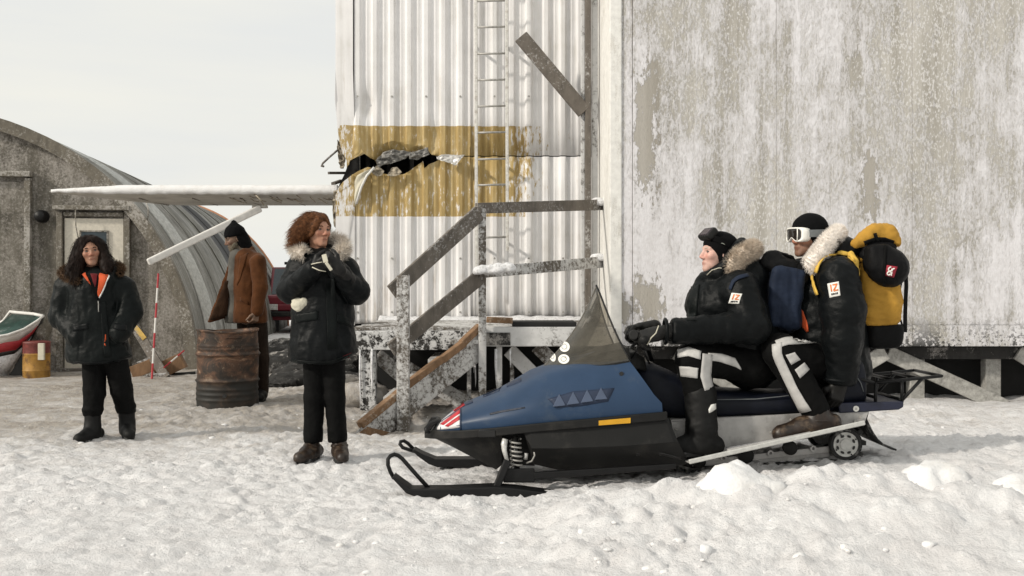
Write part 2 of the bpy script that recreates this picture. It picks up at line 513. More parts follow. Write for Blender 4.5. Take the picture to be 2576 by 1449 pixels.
    n.bump(n.math('ADD', n.math('MULTIPLY', mk, 0.8), n.math('MULTIPLY', fin, 0.7)), 0.7, 0.014); M['plaster'] = n.m
    # corrugated siding: white paint with a yellow band, chalky and chipped
    n = NT('painted_siding')
    x, y, z = n.sep()
    chip = n.noise(16, 6, 0.7, n.co((1.6, 1, 0.45))); st = n.noise(16, 3, 0.5, n.co((1, 1, 0.06)))
    white = n.ramp(n.math('ADD', n.math('MULTIPLY', st, 0.6), n.math('MULTIPLY', n.noise(4, 4), 0.45)), [(0.3, (0.56, 0.545, 0.52)), (0.5, (0.70, 0.69, 0.69)), (0.75, (0.80, 0.79, 0.79))])
    rust = n.ramp(n.math('ADD', n.noise(5, 5, 0.7, n.co((2.2, 1, 0.28))), n.rng(z, 1.6, 0.8, 0.0, 0.1)), [(0.62, 0), (0.76, 0.55)])
    white = n.mix(rust, white, (0.42, 0.36, 0.29))
    yel = n.ramp(n.math('ADD', n.math('MULTIPLY', st, 0.6), n.math('MULTIPLY', chip, 0.4)), [(0.32, (0.28, 0.19, 0.07)), (0.52, (0.42, 0.305, 0.125)), (0.72, (0.58, 0.49, 0.31))])
    band = n.math('MULTIPLY', n.math('GREATER_THAN', z, 1.934), n.math('LESS_THAN', z, 2.978))
    fade = n.math('ADD', n.rng(x, -0.1, 0.46, -0.03, 0.30), n.rng(x, -1.78, -1.85, 0.0, 0.10))
    lowz = n.rng(z, 2.5, 1.95, 0.0, 0.06)
    chm = n.ramp(n.math('ADD', n.math('ADD', chip, lowz), fade), [(0.57, 1), (0.66, 0)])
    n.col(n.mix(n.math('MULTIPLY', band, chm), white, yel)); n.set(0.55, 0, 0.4)
    n.bump(n.noise(50, 4), 0.15, 0.003); M['siding'] = n.m
    # hut end wall: grey brown stucco with frost flecks
    n = NT('hut_stucco')
    big = n.noise(0.9, 5, 0.6); sp = n.noise(34, 5, 0.75); md = n.noise(5, 6, 0.7, n.co((1.6, 1, 0.8)))
    bc = n.ramp(n.math('ADD', n.math('MULTIPLY', big, 0.5), n.math('MULTIPLY', md, 0.5)), [(0.34, (0.065, 0.06, 0.05)), (0.5, (0.155, 0.142, 0.12)), (0.70, (0.30, 0.28, 0.25))])
    fl = n.ramp(n.math('ADD', n.math('MULTIPLY', sp, 0.55), n.math('ADD', n.math('MULTIPLY', big, 0.30), n.math('MULTIPLY', n.noise(2.2, 6, 0.7, n.co((1.6, 1, 0.45))), 0.42))), [(0.58, 0), (0.74, 0.8)])
    n.col(n.mix(fl, bc, (0.46, 0.43, 0.40))); n.set(0.9, 0, 0.2); n.bump(sp, 0.6, 0.02); M['stucco'] = n.m
    M['hut_trim'] = frosted('hut_trim', (0.15, 0.135, 0.11), (0.42, 0.40, 0.37), 0.36, 30)
    n = NT('galvanised'); v = n.noise(3, 4, 0.6); w = n.noise(38, 4, 0.7)
    st = n.noise(9, 4, 0.6, n.co((0.25, 1.0, 0.18)))
    n.col(n.ramp(n.math('ADD', n.math('MULTIPLY', v, 0.3), n.math('ADD', n.math('MULTIPLY', w, 0.25), n.math('MULTIPLY', st, 0.45))), [(0.36, (0.06, 0.058, 0.05)), (0.5, (0.16, 0.155, 0.135)), (0.66, (0.32, 0.32, 0.305))])); n.set(0.5, 0.25, 0.4); M['galv'] = n.m
    M['galv_light'] = plain('galvanised_frost', (0.40, 0.41, 0.40), 0.6, 0.15, 0.3, 20)
    M['galv_dark'] = plain('tarred_sheet', (0.016, 0.016, 0.018), 0.6, 0.0, 0.4, 9)
    M['hut_door'] = plain('cream_door', (0.62, 0.58, 0.50), 0.6, 0, 0.12, 30)
    M['wood_bare'] = frosted('bare_timber', (0.21, 0.125, 0.07), (0.40, 0.33, 0.26), 0.22, 20, stretch=(1,1,1))
    M['wood_grey'] = frosted('grey_timber', (0.125, 0.110, 0.095), (0.46, 0.45, 0.44), 0.27, 34)
    M['wood_frost'] = frosted('frosted_timber', (0.115, 0.10, 0.085), (0.60, 0.595, 0.59), 0.52, 26)
    M['wood_white'] = frosted('rimed_timber', (0.09, 0.08, 0.07), (0.63, 0.63, 0.63), 0.74, 20)
    M['beam_spot'] = frosted('spotted_beam', (0.03, 0.028, 0.026), (0.63, 0.63, 0.63), 0.58, 18, soft=0.03)
    M['brace'] = frosted('sooty_brace', (0.10, 0.095, 0.085), (0.50, 0.49, 0.46), 0.66, 20, soft=0.2)
    M['void'] = plain('shade_and_dark_parts', (0.012, 0.012, 0.012), 0.9, 0, 0.4, 4)  # near black, paints the shade in hollows; also colours the mat and joint
    M['white_trim'] = frosted('white_trim', (0.38, 0.35, 0.30), (0.80, 0.79, 0.76), 0.80, 9, stretch=(1.5, 1.5, 0.3), soft=0.1)
    M['metal_rail'] = plain('painted_steel', (0.58, 0.57, 0.54), 0.5, 0.0, 0.2, 25, dirt=((0.25, 0.2, 0.15), 0.6))
    M['rung'] = plain('rung_steel', (0.34, 0.33, 0.31), 0.5, 0.3, 0.25, 25)
    M['torn'] = plain('torn_aluminium', (0.17, 0.165, 0.155), 0.5, 0.25, 0.6, 30, bump=0.5)
    M['insul'] = plain('torn_lining', (0.30, 0.26, 0.20), 0.8, 0, 0.6, 20, bump=0.8)
    M['wing'] = plain('wing_paint', (0.50, 0.48, 0.44), 0.5, 0, 0.18, 4, dirt=((0.2, 0.17, 0.14), 0.5))
    n = NT('rusty_drum')
    a = n.noise(4.5, 6, 0.7, n.co((1, 1, 1.6), False), 0.8); b = n.noise(26, 5, 0.7, n.co((1,1,1), False)); zz = n.sep(False)[2]
    c1 = n.ramp(a, [(0.34, (0.014, 0.012, 0.011)), (0.48, (0.042, 0.027, 0.019)), (0.58, (0.115, 0.058, 0.034)), (0.68, (0.30, 0.20, 0.13))])
    c1 = n.mix(n.ramp(b, [(0.60, 0), (0.68, 0.5)]), c1, (0.30, 0.23, 0.16))
    soot = n.math('MULTIPLY', n.rng(zz, 0.36, 0.24), n.ramp(a, [(0.3, 1), (0.75, 0.75)]))
    n.col(n.mix(soot, c1, (0.018, 0.018, 0.016))); n.set(0.6, 0.15, 0.4); n.bump(b, 0.3, 0.006); M['drum'] = n.m
    # cloth
    def cloth(name, c, rough=0.62, sheen=0.25, var=0.3, weave=220):
        q = NT(name); f = q.noise(7, 5, 0.6, q.co((1,1,1)))
        q.col(q.ramp(f, [(0.3, tuple(i*(1-var) for i in c)), (0.7, tuple(i*(1+var) for i in c))])); q.set(rough, 0, 0.10 if rough > .45 else 0.12)
        q.b.inputs['Sheen Weight'].default_value = sheen*0.3; q.b.inputs['Sheen Roughness'].default_value = 0.4
        q.bump(q.math('ADD', q.noise(18, 5, 0.65, q.co((1,1,1.6))), q.math('MULTIPLY', q.noise(weave, 2), 0.2)), 0.35, 0.012); return q.m
    M['parka'] = cloth('black_parka', (0.0036, 0.0045, 0.0050), 0.44, 0.04)
    M['parka_green'] = cloth('dark_parka', (0.0042, 0.0058, 0.0058), 0.44, 0.04)
    M['trouser'] = cloth('black_trouser', (0.0035, 0.0035, 0.0035), 0.75, 0.03)
    M['orange'] = cloth('orange_lining', (0.50, 0.085, 0.03), 0.6, 0.2, 0.15)
    M['maroon'] = cloth('maroon_shirt', (0.10, 0.012, 0.014), 0.7)
    M['brown_coat'] = cloth('brown_suede', (0.070, 0.026, 0.009), 0.8, 0.3, 0.4)
    M['grey_knit'] = cloth('grey_shirt', (0.10, 0.095, 0.085), 0.9, 0.2, 0.3)
    M['coat_lining'] = cloth('coat_lining', (0.03, 0.015, 0.008), 0.8)
    M['brown_trouser'] = cloth('brown_trouser', (0.02, 0.013, 0.009), 0.8)
    M['knit_black'] = cloth('black_knit', (0.0035, 0.0035, 0.004), 0.9, 0.05)
    M['glove'] = plain('black_leather', (0.006, 0.0055, 0.005), 0.5, 0, 0.4, 30, spec=.3)
    M['piping'] = plain('pale_piping', (0.55, 0.52, 0.42), 0.7, 0, 0.1)
    M['boot'] = plain('brown_boot', (0.018, 0.010, 0.006), 0.45, 0, 0.5, 24, dirt=((0.16, 0.11, 0.07), 0.55))
    M['boot_black'] = plain('black_boot', (0.004, 0.004, 0.004), 0.6, 0, 0.3, 20, spec=.25)
    M['sole'] = plain('rubber_sole', (0.012, 0.012, 0.012), 0.8, 0, 0.3, 30, dirt=((0.5, 0.5, 0.5), 0.5))
    M['reflect'] = plain('reflective_tape', (0.46, 0.45, 0.435), 0.5, 0, 0.12, 25, bump=0.3, bscale=30)
    M['blue_pack'] = cloth('blue_nylon', (0.016, 0.023, 0.042), 0.6, 0.15)
    M['yellow_pack'] = cloth('yellow_nylon', (0.43, 0.235, 0.04), 0.65, 0.1, 0.15)
    M['black_pack'] = cloth('black_nylon', (0.005, 0.005, 0.0055), 0.6, 0.05)
    M['strap_yellow'] = cloth('yellow_strap', (0.68, 0.44, 0.09), 0.7, 0.1, 0.12)
    M['red_patch'] = plain('red_patch', (0.30, 0.012, 0.03), 0.7, 0, 0.1)
    M['white_patch'] = plain('white_patch', (0.75, 0.74, 0.70), 0.7, 0, 0.08, 40)
    M['orange_print'] = plain('orange_print', (0.70, 0.20, 0.06), 0.7, 0, 0.05)
    M['black_print'] = plain('black_print', (0.012, 0.012, 0.012), 0.7, 0, 0.1)
    M['goggle_white'] = plain('white_plastic', (0.82, 0.80, 0.75), 0.35, 0, 0.06)
    M['goggle_strap'] = plain('grey_strap', (0.13, 0.14, 0.145), 0.7, 0, 0.15)
    M['lens'] = plain('smoked_lens', (0.018, 0.014, 0.012), 0.06, 0, 0.2, spec=0.7)
    M['lens_dark'] = plain('purple_lens', (0.02, 0.008, 0.016), 0.25, 0, 0.4, 20, spec=0.6)
    M['grey_label'] = plain('grey_print', (0.42, 0.45, 0.40), 0.6, 0, 0.1)
    # skin with a point attribute 'tint' : r lips, g beard or stubble, b ruddy
    def skin(name, c, beard):
        q = NT(name); at = q.t.nodes.new('ShaderNodeAttribute'); at.attribute_name = 'tint'
        sp = q.t.nodes.new('ShaderNodeSeparateColor'); q.lk(at.outputs['Color'], sp.inputs[0])
        b = q.ramp(q.noise(45, 4, 0.6), [(0.3, tuple(i*0.86 for i in c)), (0.7, tuple(min(1, i*1.12) for i in c))])
        b = q.mix(q.math('MULTIPLY', sp.outputs[2], 0.7), b, (c[0]*0.98, c[1]*0.58, c[2]*0.52))
        b = q.mix(q.math('MULTIPLY', sp.outputs[0], 0.6), b, (c[0]*0.50, c[1]*0.22, c[2]*0.22))
        bn = q.math('MULTIPLY', sp.outputs[1], q.ramp(q.noise(260, 2), [(0.3, 0.55), (0.6, 1.0)]))
        b = q.mix(bn, b, beard)
        q.col(b); q.set(0.5, 0, 0.4)
        q.b.inputs['Subsurface Weight'].default_value = 0.05; q.b.inputs['Subsurface Radius'].default_value = (0.008, 0.003, 0.0015); q.b.inputs['Subsurface Scale'].default_value = 1.0
        return q.m
    M['skin_olive'] = skin('skin_olive', (0.33, 0.175, 0.115), (0.1, 0.06, 0.04))
    M['skin_ruddy'] = skin('skin_ruddy', (0.43, 0.225, 0.15), (0.1, 0.06, 0.04))
    M['skin_pale'] = skin('skin_pale', (0.60, 0.38, 0.32), (0.32, 0.19, 0.13))
    M['skin_tan'] = skin('skin_tan', (0.40, 0.21, 0.14), (0.075, 0.045, 0.03))
    M['skin_frozen'] = skin('skin_frozen', (0.17, 0.105, 0.07), (0.11, 0.095, 0.07))
    M['eye_white'] = plain('eye_white', (0.22, 0.19, 0.175), 0.4, 0, 0.05, spec=.2)  # kept dark: shade under the brow is put into the colour
    M['eye_dark'] = plain('eye_dark', (0.012, 0.009, 0.007), 0.4, 0, 0.05, spec=.2)
    def hair(name, c, var=0.5):
        q = NT(name); f = q.noise(55, 3, 0.6)
        q.col(q.ramp(f, [(0.3, tuple(i*(1-var) for i in c)), (0.7, tuple(min(1, i*(1+var)) for i in c))])); q.set(0.6, 0, 0.12); return q.m
    M['hair_dark'] = hair('dark_hair', (0.010, 0.0052, 0.0036)); M['hair_red'] = hair('auburn_hair', (0.105, 0.043, 0.018), 0.6)
    M['hair_grey'] = hair('frosty_beard', (0.11, 0.095, 0.07))
    M['fur_white'] = hair('white_fur', (0.84, 0.79, 0.74), 0.12); M['fur_tan'] = hair('tan_fur', (0.52, 0.44, 0.36), 0.3); M['fur_brown'] = hair('brown_fur', (0.10, 0.06, 0.035), 0.6)
    M['fur_cream'] = hair('cream_fur', (0.66, 0.60, 0.53), 0.2)
    # snowmobile
    n = NT('blue_cowl'); f = n.noise(3.2, 4, 0.6); sc_ = n.noise(60, 5, 0.75, n.co((0.5, 1, 2)))
    cc = n.ramp(f, [(0.3, (0.0145, 0.035, 0.075)), (0.7, (0.022, 0.049, 0.103))])
    cc = n.mix(n.ramp(n.noise(9, 7, 0.75), [(0.55, 0), (0.72, 0.45)]), cc, (0.06, 0.08, 0.11)); n.col(cc)
    n.set(n.ramp(f, [(0.3, 0.38), (0.7, 0.5)]), 0, 0.3); M['cowl'] = n.m
    M['vent_blue'] = plain('pale_blue_vent', (0.060, 0.082, 0.135), 0.5, 0, 0.12)
    M['vent_dark'] = plain('dark_blue', (0.009, 0.020, 0.050), 0.6, 0, 0.2)
    M['blk_plastic'] = plain('black_plastic', (0.006, 0.006, 0.0058), 0.6, 0, 0.3, 10, dirt=((0.028, 0.026, 0.023), 0.7), spec=.3)
    M['blk_gloss'] = plain('black_trim', (0.008, 0.008, 0.008), 0.3, 0, 0.3, 10)
    M['blk_steel'] = plain('black_steel', (0.005, 0.005, 0.0055), 0.5, 0.0, 0.3, 20, spec=.3)
    M['alu'] = plain('scuffed_aluminium', (0.42, 0.41, 0.40), 0.5, 0.25, 0.18, 9, dirt=((0.14, 0.13, 0.12), 0.5))
    M['chrome'] = plain('bright_steel', (0.58, 0.57, 0.55), 0.4, 0.4, 0.3, 30)
    M['wheel_grey'] = plain('wheel_alloy', (0.50, 0.50, 0.48), 0.5, 0.1, 0.15, 30)
    M['seat'] = plain('navy_vinyl', (0.0045, 0.006, 0.012), 0.55, 0, 0.3, 14, bump=0.2, spec=.22)
    M['navy'] = plain('navy_steel', (0.009, 0.012, 0.032), 0.5, 0, 0.3, 14)
    M['amber'] = plain('amber_reflector', (0.62, 0.32, 0.012), 0.3, 0, 0.1)
    M['rubber'] = plain('track_rubber', (0.012, 0.012, 0.012), 0.8, 0, 0.4, 24, dirt=((0.45, 0.44, 0.42), 0.5))
    M['red_decal'] = plain('red_decal', (0.45, 0.02, 0.03), 0.5, 0, 0.2); M['white_decal'] = plain('white_decal', (0.72, 0.70, 0.70), 0.5, 0, 0.15)
    n = NT('smoked_windshield'); n.t.nodes.remove(n.b)
    tr = n.t.nodes.new('ShaderNodeBsdfTransparent'); tr.inputs[0].default_value = (0.54, 0.51, 0.455, 1)
    gl = n.t.nodes.new('ShaderNodeBsdfGlossy'); gl.inputs['Roughness'].default_value = 0.12; gl.inputs[0].default_value = (0.8, 0.8, 0.8, 1)
    df = n.t.nodes.new('ShaderNodeBsdfDiffuse'); df.inputs[0].default_value = (0.17, 0.155, 0.125, 1)
    m1 = n.t.nodes.new('ShaderNodeMixShader'); m2 = n.t.nodes.new('ShaderNodeMixShader')
    fr = n.t.nodes.new('ShaderNodeFresnel'); fr.inputs[0].default_value = 1.4
    n.lk(n.ramp(n.noise(9, 6, 0.7), [(0.3, 0.16), (0.75, 0.40)]), m1.inputs[0]); n.lk(tr.outputs[0], m1.inputs[1]); n.lk(df.outputs[0], m1.inputs[2])
    n.lk(n.math('MULTIPLY', fr.outputs[0], 0.8), m2.inputs[0]); n.lk(m1.outputs[0], m2.inputs[1]); n.lk(gl.outputs[0], m2.inputs[2])
    n.lk(m2.outputs[0], n.t.nodes['Material Output'].inputs[0]); M['screen'] = n.m
    # odds and ends
    M['red_paint'] = plain('red_paint', (0.42, 0.03, 0.04), 0.5, 0, 0.15); M['white_paint'] = plain('white_paint', (0.72, 0.70, 0.67), 0.5, 0, 0.1)
    M['boat_green'] = plain('green_paint', (0.025, 0.06, 0.05), 0.5, 0, 0.4, 12, dirt=((0.3, 0.33, 0.32), 0.5)); M['boat_black'] = plain('boat_black', (0.012, 0.012, 0.012), 0.5)
    M['can_yellow'] = plain('rusty_yellow', (0.36, 0.19, 0.035), 0.6, 0, 0.35, 9, dirt=((0.08, 0.035, 0.02), 1.0)); M['can_red'] = plain('dull_red', (0.16, 0.035, 0.03), 0.6, 0, 0.4, 18)
    M['truck_red'] = plain('truck_red', (0.15, 0.012, 0.022), 0.4, 0, 0.15); M['truck_glass'] = plain('truck_glass', (0.03, 0.045, 0.055), 0.1, 0, 0.2)
    M['rust_trim'] = plain('rust_orange', (0.50, 0.24, 0.13), 0.7, 0, 0.2); M['rock'] = frosted('dark_rubble', (0.03, 0.029, 0.028), (0.4, 0.38, 0.36), 0.30, 9)
    M['yellow_timber'] = frosted('yellow_timber', (0.45, 0.30, 0.08), (0.3, 0.28, 0.24), 0.35, 14)
mats()
# ------------------------------------------------------------------ the ground: one sheet of snow
def ground_big(X, Y):
    z = 0.16*sstep(0.1, 1.9, X)*np.exp(-((Y-6.3)/1.1)**2)
    z = z - 0.15*np.exp(-((X+1.05)/0.75)**2-((Y-8.75)/0.6)**2)
    z = z - 0.05*sstep(8.6, 9.8, Y)*sstep(11.5, 10.5, Y)*sstep(-2, -1, X)
    z = z + 0.07*sstep(1.0, 2.4, X)*np.exp(-((Y-9.4)/0.55)**2)
    amp = 0.125*sstep(-0.15, 0.45, X)+0.065*sstep(0.6, 1.1, X)
    yc = 4.95-0.06*X
    z = z + amp*np.where(Y > yc, np.exp(-((Y-yc)/0.22)**2), np.exp(-((Y-yc)/0.75)**2))
    return z
def ground_z(X, Y):
    X = np.atleast_1d(np.asarray(X, float)); Y = np.atleast_1d(np.asarray(Y, float)); z = ground_big(X, Y)
    q = np.stack([X, Y, np.zeros_like(X)+0.37], 1)
    near = np.exp(-np.maximum(Y-16, 0)/20)
    z = z + near*0.035*fbm(q*1.1, 3)
    w = q + 0.05*np.stack([perlin(q*5+9), perlin(q*5+31), 0*X], 1)
    a = perlin(w*np.array([7.5, 7.0, 1])); b = perlin(w*np.array([17, 16, 1])+4); c = perlin(w*np.array([36, 34, 1])+8)
    rough = 0.75+0.5*perlin(q*0.9+40)
    fine = np.exp(-np.maximum(Y-9, 0)/3)
    a = np.abs(a); b = np.abs(b); c = np.abs(c)
    z = z + near*rough*(0.066*a+0.056*b+0.040*fine*c+0.07*np.clip(perlin(w*np.array([5.5,5,1])+60)-0.12, 0, 1)-0.02)
    hole = np.clip(perlin(w*3.1+77)-0.34, 0, 1)          # old footprints
    z = z - near*0.09*hole
    yc = 4.95-0.06*X; bank = sstep(-0.1, 0.7, X)*np.where(Y > yc, np.exp(-((Y-yc)/0.24)**2), np.exp(-((Y-yc)/0.6)**2))
    z = z + bank*(0.16*np.abs(perlin(w*np.array([3.4,3.4,1])+21))+0.05*np.abs(perlin(w*np.array([8,8,1])+33)))
    return z
def gz(x, y): return float(ground_big(np.array([x]), np.array([y]))[0])

def axis(c0, c1, step, lo, hi, grow):
    a = list(np.arange(c0, c1, step)); s = step; v = a[-1]
    while v < hi: s *= grow; v += s; a.append(v)
    s = step; v = a[0]; b = []
    while v > lo: s *= grow; v -= s; b.append(v)
    return np.array(b[::-1]+a)
gx = axis(-3.4, 3.6, 0.021, -900, 900, 1.07)
gy = np.concatenate([np.arange(-6, 3.5, 0.5), np.arange(3.5, 7.6, 0.019), np.arange(7.6, 11.5, 0.034), axis(11.5, 12, 0.06, 11.5, 1500, 1.08)[0:]])
gy = np.unique(np.round(gy, 4)); gy = np.concatenate([[-200, -60, -20], gy])
GX, GY = np.meshgrid(gx, gy, indexing='ij')
GZ = ground_z(GX.ravel(), GY.ravel())
ni, nj = GX.shape
ii = np.arange((ni-1)*(nj-1)); a_ = ii//(nj-1); b_ = ii % (nj-1); i0 = a_*nj+b_
g = make('snow_ground', np.stack([GX.ravel(), GY.ravel(), GZ], 1), np.stack([i0, i0+nj, i0+nj+1, i0+1], 1), M['snow'], smooth=True)
tag(g, 'trodden snow, white in front and dirty grey brown towards the huts', None, None, 'structure')

def lump(name, c, r, label, m, seed, parent=None, cat='snow', group=None, h=0.022, rough=1.0):
    c = np.asarray(c, float); r = np.asarray(r, float); s = SDF(); rr = np.random.default_rng(seed)
    s.ell(c, r, k=0.05)
    for i in range(9):
        d = unit(rr.normal(size=3)); d[2] = abs(d[2])*0.8
        s.ell(c+d*r*0.7, r*rr.uniform(0.3, 0.55), k=0.07)
    s.plane((0, 0, c[2]-r[2]*0.75), (0, 0, -1))
    V, F = s.build(h); V = relax(V, F, 2)
    N = normals(V, F); V = V + N*(rough*(0.050*perlin(V*6.5+seed)+0.026*perlin(V*14+seed)+0.014*perlin(V*30+seed)+0.007*perlin(V*62)))[:,None]
    o = make(name, V, F, m, parent, smooth=True)
    if parent is None: tag(o, label, cat, group)
    return o
def chunk(x0, x1, ytop, Y, label, seed, hgt=None):
    p0 = P(x0, ytop, Y); p1 = P(x1, ytop, Y); cx = (p0[0]+p1[0])/2; w = (p1[0]-p0[0])/2
    zb = 0.04; h = (p0[2]-zb)
    lump('snow_chunk', (cx, Y, zb+h*0.42), (w*0.92, w*0.7, h*0.46), label, M['snow_clean'], seed, cat='snow block', group='snow blocks in front of the snowmobile')
chunk(1735, 1990, 1168, 4.86, 'big rounded snow block in front of the snowmobile running board', 3)
chunk(2245, 2440, 1156, 4.80, 'tall snow block below and right of the snowmobile rear wheel', 5)
chunk(2455, 2680, 1190, 4.75, 'snow block at the right edge, beyond the tall one', 8)
chunk(2040, 2170, 1208, 4.84, 'small low snow block in the gap between two bigger blocks', 11)

# ------------------------------------------------------------------ quonset hut
ha = unit(np.array([-0.1335, 0.991, 0])); hb = np.array([ha[1], -ha[0], 0]); hc = np.array([-7.76, 13.62, -0.04]); HR = 3.5
def HP(r, t, z): return hc + hb*r + ha*t + np.array([0, 0, z])
def hw(x, y):
    k = (x-CX)/FP; r = (k*hc[1]-hc[0])/(hb[0]-k*hb[1]); Y = hc[1]+r*hb[1]
    return r, CH+(HZ-y)*Y/FP-hc[2]
hut = thing('quonset_hut', hc, 'grey half round metal hut with stucco end wall and cream door', 'hut')
nT = 48
th = np.linspace(0, math.pi, nT+1)
outl = [HP((HR-0.05)*math.cos(t), 0, (HR-0.05)*math.sin(t)) for t in th]
MB().prism(outl, ha*0.12).build('end_wall', M['stucco'], hut)
# end trim, following the arch
rings = []
for t in th:
    c, s = math.cos(t), math.sin(t)
    rings.append([HP((HR+0.03)*c, -0.16, (HR+0.03)*s), HP((HR-0.13)*c, -0.13, (HR-0.13)*s), HP((HR-0.13)*c, -0.002, (HR-0.13)*s), HP((HR+0.03)*c, -0.002, (HR+0.03)*s)])
MB().loft(rings).build('end_trim', M['hut_trim'], hut, auto=30)
# roof: hoops of curved corrugated sheet, each overlapping the next
HL = 14.75; nP = 16; dl = HL/nP
for i in range(nP):
    ts = np.linspace(i*dl, (i+1)*dl+0.05, 22); Vv = []
    lift = 0.012*(i % 2)
    for t in ts:
        rr = HR+lift+0.010*math.sin(2*math.pi*t/0.135)
        for q in np.linspace(-0.01, math.pi+0.01, 41): Vv.append(HP(rr*math.cos(q), t, rr*math.sin(q)))
    fi = np.arange(21*40); A = fi//40; B = fi % 40; k0 = A*41+B
    mm = M['galv_dark'] if i in (6, 7) else (M['galv_light'] if i in (1,) else M['galv'])
    make('roof_panel', Vv, np.stack([k0, k0+1, k0+42, k0+41], 1), mm, hut, smooth=True, solid=0.006, label='dark tarred roof panel' if i in (6, 7) else None)
MB().tube([HP((HR+0.02)*math.cos(q), HL+0.06, (HR+0.02)*math.sin(q)) for q in np.linspace(0, math.pi, 40)], 0.055, 6).build('rear_trim', M['rust_trim'], hut, smooth=True)
MB().prism([HP((HR-0.05)*math.cos(t), HL, (HR-0.05)*math.sin(t)) for t in th], ha*0.1).build('rear_wall', M['stucco'], hut)
def hbox(name, x0, x1, y0, y1, d, m, parent=hut, off=0.0, bevel=0.008, label=None):
    """a board on the end wall between two columns and two rows, standing d proud"""
    r0, zt = hw(x0, y0); r1, zb = hw(x1, y1)
    zb = max(zb, 0.0)
    mb = MB(); poly = [HP(r0, -off, zb), HP(r1, -off, zb), HP(r1, -off, zt), HP(r0, -off, zt)]
    return mb.prism(poly, -ha*d).build(name, m, parent, bevel=bevel, label=label)
hbox('garage_lintel', -140, 84, 430, 447, 0.14, M['hut_trim'])
hbox('garage_jamb', 66, 82, 449, 950, 0.10, M['hut_trim'])
hbox('garage_door', -140, 64, 455, 950, 0.035, M['stucco'], off=0.003)
hbox('door_hood', 140, 332, 518, 531, 0.16, M['hut_trim'])
hbox('door_jamb', 146, 161, 534, 950, 0.09, M['hut_trim'])
hbox('door_jamb', 316, 330, 534, 950, 0.09, M['hut_trim'])
hbox('door_head', 163, 314, 534, 546, 0.075, M['hut_trim'])
dr = hbox('door', 164, 313, 549, 925, 0.035, M['hut_door'], off=0.004)
hbox('door_window', 207, 271, 584, 700, 0.012, M['truck_glass'], parent=dr, off=0.041, bevel=0.002)
fr = MB()
for (a, b, c, d) in ((203, 275, 580, 584), (203, 275, 700, 704), (203, 207, 584, 700), (271, 275, 584, 700)):
    r0, zt = hw(a, c); r1, zb = hw(b, d)
    fr.prism([HP(r0, -0.041, zb), HP(r1, -0.041, zb), HP(r1, -0.041, zt), HP(r0, -0.041, zt)], -ha*0.02)
fr.build('window_frame', M['hut_trim'], dr)
r0, z0 = hw(180, 770); MB().lathe([(0.0, 0), (0.028, 0.0), (0.028, 0.05), (0.0, 0.05)], HP(r0, -0.04, z0), 12, 'y').build('door_handle', M['rung'], dr)
hbox('door_sill', 150, 330, 926, 946, 0.16, M['wood_grey'])
# round meter on the wall, hanging wire
r0, z0 = hw(109, 545)
em = MB().lathe([(0.0, 0), (0.085, 0.0), (0.085, 0.07), (0.07, 0.09), (0.07, 0.13), (0.05, 0.15), (0.0, 0.155)], HP(r0, 0, z0), 20, 'y').build('electric_meter', M['blk_steel'], hut, auto=40)
pts = [HP(*(lambda a: (a[0], -0.17-0.02*k, a[1]))(hw(x, y))) for k, (x, y) in enumerate([(199, 531), (200, 552), (202, 572), (207, 592), (210, 600)])]
MB().tube(pts, 0.008, 6).build('hanging_wire', M['hut_trim'], hut, smooth=True)
pts = [HP(*(lambda a: (a[0], -0.10, a[1]))(hw(x, y))) for x, y in [(372, 512), (377, 528), (376, 548), (370, 565)]]
MB().tube(pts, 0.010, 6).build('hanging_wire', M['hut_trim'], hut, smooth=True)

# ------------------------------------------------------------------ corrugated building (torn by the wing)
YW = 11.93
def wx(x): return (x-CX)*YW/FP
def wz(y): return CH+(HZ-y)*YW/FP
bld = thing('metal_clad_building', (-0.5, YW, 0.7), 'white corrugated metal building with faded yellow band and torn corner', 'building')
PIT = 0.197
def prof(X):
    t = ((X+1.826)/PIT) % 1.0
    return 0.036*np.interp(t, [0, 0.10, 0.40, 0.52, 0.74, 0.78, 0.82, 1.0], [0, 1, 1, 0, 0, 0.16, 0, 0])
U_ = np.array([(890,405),(905,398),(920,389),(932,398),(945,404),(947,420),(957,402),(985,384),(1015,387),(1040,390),(1060,382),(1075,374),(1085,389),(1101,392),(1184,392)], float)
L_ = np.array([(890,442),(905,437),(934,428),(948,425),(966,437),(990,441),(1015,438),(1029,434),(1040,423),(1065,406),(1067,425),(1085,411),(1101,404),(1115,395.5),(1184,394)], float)
def sheet(xa, xb, zlo, zhi, dispf=None, rows=36, cluster=0, name='siding_sheet', label=None, yo=0.0):
    xs = np.unique(np.concatenate([np.arange(xa, xb, PIT/14), [xb]])); Vv = []
    ts = np.linspace(0, 1, rows)
    if cluster == 1: ts = ts**1.8
    if cluster == -1: ts = 1-(1-ts)**1.8
    for X in xs:
        a, b = zlo(X), zhi(X)
        for t in ts: Vv.append((X, 0, a+(b-a)*t))
    Vv = np.array(Vv); pr = prof(Vv[:,0]); d = 0; damp = 1
    if dispf is not None: d, damp = dispf(Vv)
    Vv[:,1] = YW+yo-pr*damp-d
    n = len(xs); f = np.arange((n-1)*(rows-1)); A = f//(rows-1); B = f % (rows-1); k0 = A*rows+B
    return make(name, Vv, np.stack([k0, k0+rows, k0+rows+1, k0+1], 1), M['siding'], bld, auto=24, solid=0.003, label=label)
